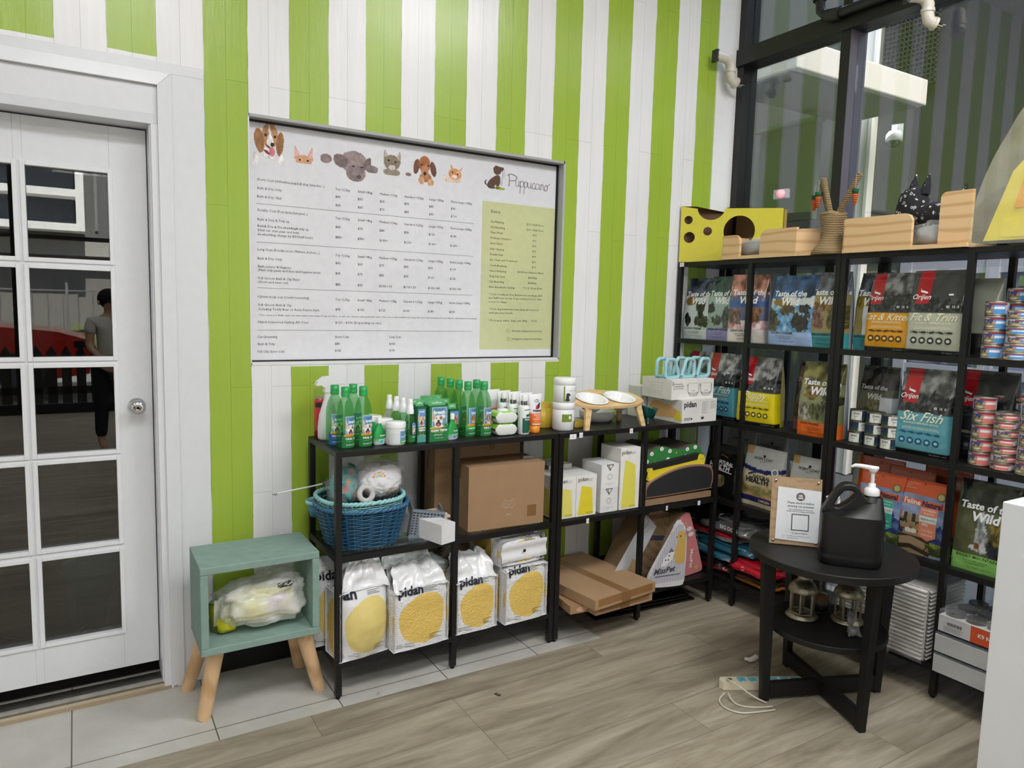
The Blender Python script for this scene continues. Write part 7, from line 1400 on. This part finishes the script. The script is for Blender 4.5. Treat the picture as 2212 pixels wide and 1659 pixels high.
for k in range(2):
    a = PI/2*k+PI/4-rad(28)+rad(52)-rad(28); m = MB(); m.box(-.225, -.0125-.0*k, .012+.0005*k, .225, .0125, .072-.0005*k, KW, 'darkwood', Matrix.Rotation(a, 4, 'Z')); m.build('cross_rail', t, bevel=.001)
t = thing('check_in_sign', 'wooden board with a white check-in notice, leaning on the round table', 'sign', (1.513, -.700, TZ+.003), 0); t.rotation_euler = (rad(-7), 0, math.atan2(-.137, .126)+.05)
m = MB(); m.box(0, 0, 0, .185, .009, .262, (176, 148, 116), 'oak_board'); m.build('board', t, bevel=.001)
m = MB()
for a, b in ((.014, .248), (.171, .248), (.014, .014), (.171, .014)): m.lathe([(.0001, 0), (.0045, .0005), (.006, .003), (.004, .006), (.0001, .0065)], (196, 196, 196), 'chrome', 14, (a, 0, 0)); n = len(m.v)-5*14; m.v[n:] = [(x, -z, b+y) for x, y, z in m.v[n:]]
for i in range(4): pass
m.build('screws', t)
m = MB(); f = Frame((.020, -.0035, .020)); P_ = [(0, 0), (.160, -.006), (.163, .196), (.004, .205)]; m.prism(P_, f, .0012, (222, 224, 228), 'paper')
m.disc(f, .088, .170, .0165, .0165, (104, 98, 98)); m.text('CBR', f, .088, .171, .0085, (230,)*3, align='c', bold=.05, lift=.0009); m.text('SAFE', f, .088, .162, .0085, (230,)*3, align='c', bold=.05, lift=.0009)
K3 = (92, 90, 92)
for s, b, sz in (('Please check in before', .142, .0108), ('entering our premises.', .129, .0108), ("We're helping keep our community", .1175, .0062), ('COVID safe by recording contact details.', .110, .0062), ("It's easy to check in:", .026, .007)): m.text(s, f, .090, b, sz, K3, align='c', bold=.02)
for k_, c_ in ((.0325, K3), (.0285, (226, 228, 232))): m.rect(f, .090-k_, .070-k_, .090+k_, .070+k_, c_, lift=.0004+(.0325-k_)*.1)
m.text('Scan with your smartphone camera or', f, .042, .014, .0058, K3); m.text('download the app', f, .042, .006, .0058, K3); m.tube([f(.030+.005*math.cos(a), .013+.005*math.sin(a), .0006) for a in [2*PI*k/18 for k in range(19)]], .0004, (150,)*3, 'paper', n=4, cap=False); m.build('notice', t)
# jug
t = thing('sanitiser_jug', 'black plastic jug with a moulded handle and white pump', 'jug', (1.606, -.98, TZ+.001), rad(-48)); t.scale = (1, 1, 1.06); m = MB(); KJ = (17, 17, 19); hw = .106; hd = .068
def sup(a, k, e=4.2):
    c, s_ = math.cos(a), math.sin(a); return (math.copysign(abs(c)**(2/e), c)*hw*k, math.copysign(abs(s_)**(2/e), s_)*hd*k)
rings = [(0, .90), (.006, .97), (.03, 1.0), (.034, .985), (.04, 1.0), (.165, 1.0), (.172, .985)]
m.grid(64, len(rings)-1, lambda u, v: (*sup(2*PI*u, rings[round(v*(len(rings)-1))][1]), rings[round(v*(len(rings)-1))][0]), KJ, 'jug'); m.grid(64, 1, lambda u, v: (*sup(2*PI*u, .9*v), .0005), KJ, 'jug')
# shoulder slopes up to the spout side, a flat cast handle with a finger hole stands over the other side
def shoulder(u, v):
    x, y = sup(2*PI*u, .985); k = v; hx = .5+.5*max(-1, min(1, x/.06)); tx = x*(1-.30*k)+.022*k
    return (tx, y*(1-.66*k), .172+k*(.012+.052*hx))
m.grid(64, 10, shoulder, KJ, 'jug'); m.grid(64, 1, lambda u, v: (lambda p: (.02+(p[0]-.02)*(1-v), p[1]*(1-v), p[2]))(shoulder(u, 1)), KJ, 'jug'); m.build('body', t)
ho = smooth_pts([(-.101, .172), (-.094, .195), (-.072, .235), (-.052, .262), (-.036, .274), (-.008, .276), (.010, .268), (.026, .245), (.045, .232), (.085, .226), (.10, .175), (.05, .165), (-.05, .165)], 4)
hh = smooth_pts([(-.066, .198), (-.058, .222), (-.040, .248), (-.026, .256), (-.004, .254), (.004, .242), (-.006, .226), (-.032, .204), (-.052, .192)], 4)
cu = bpy.data.curves.new('h', 'CURVE'); cu.dimensions = '2D'; cu.fill_mode = 'BOTH'; cu.extrude = .018; cu.bevel_depth = .008; cu.bevel_resolution = 3; cu.offset = -.006
for pts in (ho, hh):
    sp = cu.splines.new('POLY'); sp.points.add(len(pts)-1); sp.use_cyclic_u = True
    for p_, q_ in zip(sp.points, pts): p_.co = (q_[0], q_[1], 0, 1)
ob = bpy.data.objects.new('h', cu); me = ob.to_mesh(); m = MB(); m.add([(v_.co.x, -v_.co.z, v_.co.y) for v_ in me.vertices], [tuple(p_.vertices) for p_ in me.polygons], KJ, 'jug')
ob.to_mesh_clear(); bpy.data.objects.remove(ob); bpy.data.curves.remove(cu); m.build('handle', t)
m = MB(); m.lathe([(.034, .222), (.027, .236), (.023, .243), (.023, .25)], KJ, 'jug', 32, (.058, 0, 0)); m.build('neck', t)
m = MB(); o3 = (.058, 0, 0); m.lathe([(.0265, .243), (.027, .246), (.0255, .262), (.018, .268), (.012, .270), (.0115, .282), (.008, .284)], (226, 226, 228), 'plastic', 48, o3, wob=lambda a, z: .0006*math.sin(a*36) if z < .262 else 0); m.lathe([(.0065, .28), (.0065, .325)], (226, 226, 228), 'plastic', 20, o3)
m.lathe([(.0001, .342), (.018, .341), (.019, .334), (.014, .325), (.009, .318), (.0065, .318)], (230, 230, 232), 'plastic', 30, o3, sy=.75); pu = m.build('pump', t); m = MB(); m.tube([(.058, 0, .334), (.02, 0, .339), (-.002, 0, .340), (-.014, 0, .334)], [.009, .0075, .0065, .004], (230, 230, 232), 'plastic', 12); m.build('nozzle', pu)
t = thing('pump_bottle', 'second white pump head peeking out behind the black jug', 'bottle', (1.70, -.86, TZ+.001), rad(-48)); m = MB(); m.lathe([(.0001, 0), (.03, 0), (.032, .004), (.032, .13), (.02, .15), (.012, .155)], (220, 224, 226), 'frosted', 28); m.build('body', t); m = MB(); m.lathe([(.014, .152), (.014, .168), (.005, .17), (.005, .195)], (230,)*3, 'plastic', 20); m.tube([(0, 0, .2), (-.03, 0, .203), (-.045, 0, .198)], [.009, .007, .004], (230,)*3, 'plastic', 10); m.build('pump', t)
# lanterns on the lower shelf
def lantern(label, loc, rz):
    t = thing('lantern', label, 'lantern', loc, rz, 'metal lanterns on the lower table shelf'); MT = (176, 170, 150); m = MB()
    m.lathe([(.0001, 0), (.060, 0), (.062, .004), (.055, .008), (.054, .014), (.048, .018), (.0001, .018)], MT, 'metal', 36); m.build('base', t)
    m = MB(); r_ = .0455
    for k in range(6):
        a, b = 2*PI*k/6, 2*PI*(k+1)/6; A = (r_*math.cos(a), r_*math.sin(a)); B = (r_*math.cos(b), r_*math.sin(b)); m.tube([(A[0], A[1], .016), (A[0], A[1], .106)], .0045, MT, 'metal', 6)
        for z in (.019, .103): m.tube([(A[0], A[1], z), (B[0], B[1], z)], .0042, MT, 'metal', 6)
        for e_ in (.1, .9):
            C_ = (A[0]+(B[0]-A[0])*e_, A[1]+(B[1]-A[1])*e_); m.tube([(C_[0], C_[1], .022), (C_[0], C_[1], .1)], .0014, MT, 'metal', 5)
    fo = m.build('frame', t); m = MB()
    for k in range(6): a, b = 2*PI*k/6, 2*PI*(k+1)/6; m.add([(r_*math.cos(a), r_*math.sin(a), .02), (r_*math.cos(b), r_*math.sin(b), .02), (r_*math.cos(b), r_*math.sin(b), .102), (r_*math.cos(a), r_*math.sin(a), .102)], [(0, 1, 2, 3)], (255,)*3, 'clear_glass')
    m.build('glass_panes', fo)
    m = MB(); m.lathe([(.054, .104), (.056, .108), (.05, .126), (.036, .143), (.022, .153), (.019, .166), (.024, .170), (.032, .180), (.030, .192), (.012, .2), (.0001, .201)], MT, 'metal', 40)
    for k in range(6): a = 2*PI*k/6+.3; f = Frame((.0485*math.cos(a), .0485*math.sin(a), .130), (-math.sin(a), math.cos(a), 0), (-.6*math.cos(a), -.6*math.sin(a), .8)); m.poly([(.004*(1 if q % 2 == 0 else .45)*math.cos(PI*q/5+PI/2), .004*(1 if q % 2 == 0 else .45)*math.sin(PI*q/5+PI/2)) for q in range(10)], f, (8, 8, 8), lift=.0016)
    m.build('roof', t); m = MB(); m.lathe([(.0001, .019), (.018, .019), (.02, .026), (.017, .026), (.015, .022), (.0001, .022)], (150, 150, 150), 'metal', 20); m.build('candle_cup', t)
    m = MB(); m.tube([(.02*math.cos(a), .02*math.sin(a)*.3+.0, .172+.0*a) for a in [2*PI*k/16 for k in range(17)]], .001, MT, 'metal', 5, cap=False); m.build('wire_ring', t)
lantern('silver metal lantern with glass sides, left one under the table top', (1.640, -.775, .2985), .5)
lantern('silver metal lantern with glass sides, right one under the table top', (1.765, -.89, .2985), .2)
t = thing('glass_jar', 'clear storage jar behind and between the two lanterns', 'jar', (1.750, -.775, .2985)); m = MB(); m.lathe([(.0001, .002), (.035, .0), (.04, .006), (.04, .12), (.034, .14), (.034, .15)], (255,)*3, 'clear_glass', 30); m.build('jar', t)
m = MB(); m.lathe([(.0001, .008), (.034, .008), (.036, .03), (.03, .07), (.0001, .075)], (120, 92, 70), 'film', 16, colf=lambda a, z: (150, 110, 70) if z > .04 else (40, 50, 50)); m.build('contents', t)
t = thing('plastic_packet', 'small crumpled clear packet on the lower table shelf', 'packet', (1.652, -.985, .299), rad(-45)); m = MB(); m.grid(12, 20, lambda u, v: ((u-.5)*(.028+.04*(1-v)*(u > .5)), -.02+.06*v, .006+.085*v**1.3+.006*fbm(u*9, v*9)+.008*math.sin(u*PI)), (190, 190, 194), 'poly_bag'); crumple(m, (0, 0, .02), (.018, .022, .018), (120, 120, 122), 'film', 3.3, .3, 20, 14); crumple(m, (.0, .03, .06), (.013, .012, .032), (96, 96, 100), 'film', 4.3, .3, 16, 12); m.build('packet', t)

# ------------------------------------------------------------------ power strip on the floor
t = thing('power_strip', 'cream power strip with blue sockets on the floor behind the table leg', 'power strip', (1.358, -.628, 0), math.atan2(-.158, .30)); m = MB(); m.prism([(0, 0), (.012, -.022), (.34, -.024), (.352, 0), (.34, .024), (.012, .022)], Frame((0, 0, .034), (1, 0, 0), (0, 1, 0)), .032, (222, 214, 190), 'plastic'); m.build('body', t, bevel=.004)
f = Frame((0, 0, .0345), (1, 0, 0), (0, 1, 0))
for k in range(6):
    m = MB(); x = .075+k*.044; m.prism([(x, -.012), (x+.034, -.012), (x+.034, .016), (x, .016)], Frame((0, 0, .0355), (1, 0, 0), (0, 1, 0)), .002, (104, 182, 204), 'plastic'); m.disc(f, x+.008, -.0165, .0042, .003, (70, 150, 180), lift=.001)
    for a, b in ((.012, .007), (.022, .007), (.017, -.003)): m.rect(f, x+a-.001, b-.003, x+a+.001, b+.003, (30,)*3, lift=.0014)
    m.build('socket', t)
m = MB(); m.rect(f, .035, -.005, .052, .010, (60, 60, 60), lift=.0008); m.build('switch', t)
def cable(pts, r_, lab):
    out = []
    for i in range(len(pts)-1):
        p0, p1, p2, p3 = pts[max(i-1, 0)], pts[i], pts[i+1], pts[min(i+2, len(pts)-1)]
        for k in range(8): q = k/8; out.append(tuple(.5*((2*p1[c])+(-p0[c]+p2[c])*q+(2*p0[c]-5*p1[c]+4*p2[c]-p3[c])*q*q+(-p0[c]+3*p1[c]-3*p2[c]+p3[c])*q**3) for c in range(3)))
    out.append(pts[-1]); m = MB(); m.tube(out, r_, (206, 200, 186), 'plastic', 8); tag(m.build('cable'), lab, 'cable', 'cables of the power strip')
cable([(1.325, -.688, .016), (1.285, -.70, .005), (1.262, -.745, .0045), (1.285, -.80, .0045), (1.35, -.83, .0045), (1.42, -.85, .0045)], .0032, 'cream cable curling forward from the left end of the power strip')
cable([(1.33, -.70, .02), (1.32, -.75, .0045), (1.36, -.80, .0045), (1.43, -.83, .0045)], .0032, 'cream cable leaving the strip below its left corner')
cable([(1.46, -.60, .004), (1.41, -.62, .02), (1.375, -.66, .045), (1.375, -.70, .045), (1.40, -.76, .02), (1.43, -.80, .0045)], .0032, 'cream cable looped over the top of the power strip')
t = thing('plug', 'white right angled plug lying behind the left table leg', 'plug', (1.655, -.545, .0), .6); m = MB(); m.tube([(-.03, .03, .02), (-.02, .012, .014), (0, 0, .012), (.025, -.01, .012)], [.007, .010, .012, .012], (226, 224, 220), 'plastic', 10); m.tube([(-.005, -.004, .012), (-.02, -.022, .006)], .0015, (190,)*3, 'metal', 6); m.build('body', t)
m = MB(); m.box(-.012, -.006, 0, .012, .006, .0015, (30, 26, 24), 'matte'); m.box(-.007, -.0025, .0015, .009, .0025, .002, (120, 90, 80), 'matte'); o = m.build('floor_sticker'); o.location = (.556, -.254, .0004); o.rotation_euler = (0, 0, -1.1); tag(o, 'tiny dark label stuck on a floor plank before the shelves', 'sticker')

# ------------------------------------------------------------------ person by the shopfront, mirrored faintly in the door panes
def skinned(name, nodes, edges, col, mat, parent, sub=2):
    me = bpy.data.meshes.new(name); me.from_pydata([n[:3] for n in nodes], edges, []); o = bpy.data.objects.new(name, me); COL.objects.link(o); o.parent = parent
    sk = o.modifiers.new('skin', 'SKIN'); sk.use_smooth_shade = True
    for v, n in zip(me.skin_vertices[0].data, nodes): v.radius = (n[3], n[4] if len(n) > 4 else n[3])
    me.skin_vertices[0].data[0].use_root = True
    s = o.modifiers.new('subdivision', 'SUBSURF'); s.levels = s.render_levels = sub
    m_, nt, b = nmat(name+'_cloth'); n_ = tex_noise(nt, coords(nt), 40); nt.links.new(mixc(nt, n_.outputs[0], tuple(c*.85 for c in lin(col)), lin(col)), b.inputs['Base Color']); b.inputs['Roughness'].default_value = mat
    me.materials.append(m_); return o
p = thing('person', 'person in a white t-shirt and dark trousers, mirrored faintly in the door panes', 'person', (-.52, -4.45, 0), rad(165))
SKN = (206, 164, 136)
B_ = [(0, 0, .84, .105, .085), (0, 0, .98, .10, .08), (0, 0, 1.14, .115, .085), (0, 0, 1.26, .10, .07), (0, 0, 1.325, .042), (0, -.01, 1.38, .045), (0, -.015, 1.44, .072, .085), (0, -.01, 1.50, .062, .075),
      (.15, 0, 1.25, .046), (.19, -.03, 1.02, .036), (.14, -.16, .92, .028), (.10, -.22, .93, .026), (-.15, 0, 1.25, .046), (-.19, -.02, 1.02, .036), (-.19, -.07, .82, .027), (-.19, -.09, .76, .026),
      (.085, 0, .76, .078), (.09, -.01, .44, .055), (.095, .02, .09, .036), (.095, -.10, .035, .032), (-.085, 0, .76, .078), (-.09, -.03, .44, .055), (-.10, 0, .09, .036), (-.10, -.12, .035, .032)]
E_ = [(0, 1), (1, 2), (2, 3), (3, 4), (4, 5), (5, 6), (6, 7), (3, 8), (8, 9), (9, 10), (10, 11), (3, 12), (12, 13), (13, 14), (14, 15), (0, 16), (16, 17), (17, 18), (18, 19), (0, 20), (20, 21), (21, 22), (22, 23)]
body = skinned('body', B_, E_, SKN, .6, p)
skinned('tshirt', [(0, 0, .86, .125, .10), (0, 0, 1.0, .115, .095), (0, 0, 1.15, .128, .098), (0, 0, 1.26, .11, .082), (0, 0, 1.30, .055), (.15, 0, 1.25, .062), (.18, -.015, 1.12, .056), (-.15, 0, 1.25, .062), (-.18, -.01, 1.12, .056)], [(0, 1), (1, 2), (2, 3), (3, 4), (3, 5), (5, 6), (3, 7), (7, 8)], (222, 220, 216), .9, p)
skinned('trousers', [(0, 0, .85, .12, .10), (.088, 0, .75, .09), (.09, -.01, .44, .068), (.095, .02, .12, .055), (-.088, 0, .75, .09), (-.09, -.03, .44, .068), (-.10, 0, .12, .055)], [(0, 1), (1, 2), (2, 3), (0, 4), (4, 5), (5, 6)], (34, 36, 44), .9, p)
m = MB(); crumple(m, (0, .012, 1.475), (.088, .105, .095), (22, 19, 18), 'fabric', 3.7, .05, 40, 28, pw=2.0); m.build('hair', p)
for sx_, hx, hy, hz in ((1, .10, -.235, .93), (-1, -.19, -.095, .735)):      # five unequal fingers on each hand
    for k, (dx, ln) in enumerate(((-.028, .045), (-.017, .068), (-.004, .075), (.009, .070), (.021, .056))):
        fx = hx+dx*(1 if sx_ > 0 else .0); fy = hy+(0 if sx_ > 0 else dx)
        d_ = (0, -1, .1) if sx_ > 0 else (0, -.15, -1)
        skinned('finger', [(fx, fy, hz, .0095), (fx+d_[0]*ln*.5, fy+d_[1]*ln*.5, hz+d_[2]*ln*.5, .0088), (fx, fy+d_[1]*ln*.9-.01, hz+d_[2]*ln*.9-.012, .0075)], [(0, 1), (1, 2)], SKN, .6, p, 1)
m = MB(); m.lathe([(.0001, -.022), (.009, -.018), (.011, -.008), (.006, .012), (.0001, .022)], SKN, 'matte', 12, (0, -.108, 1.425)); m.build('nose', p)
for s_ in (-1, 1):
    m = MB(); m.lathe([(.0001, -.007), (.009, 0), (.0001, .007)], (30, 24, 22), 'gloss', 12, (s_*.030, -.096, 1.448)); m.build('eye', p); m = MB(); m.lathe([(.0001, -.026), (.010, -.015), (.014, .012), (.0001, .026)], SKN, 'matte', 12, (s_*.083, .0, 1.435)); m.build('ear', p)
m = MB(); m.tube([(-.022, -.100, 1.388), (0, -.106, 1.385), (.022, -.100, 1.388)], .005, (170, 100, 92), 'matte', 8); m.build('mouth', p)
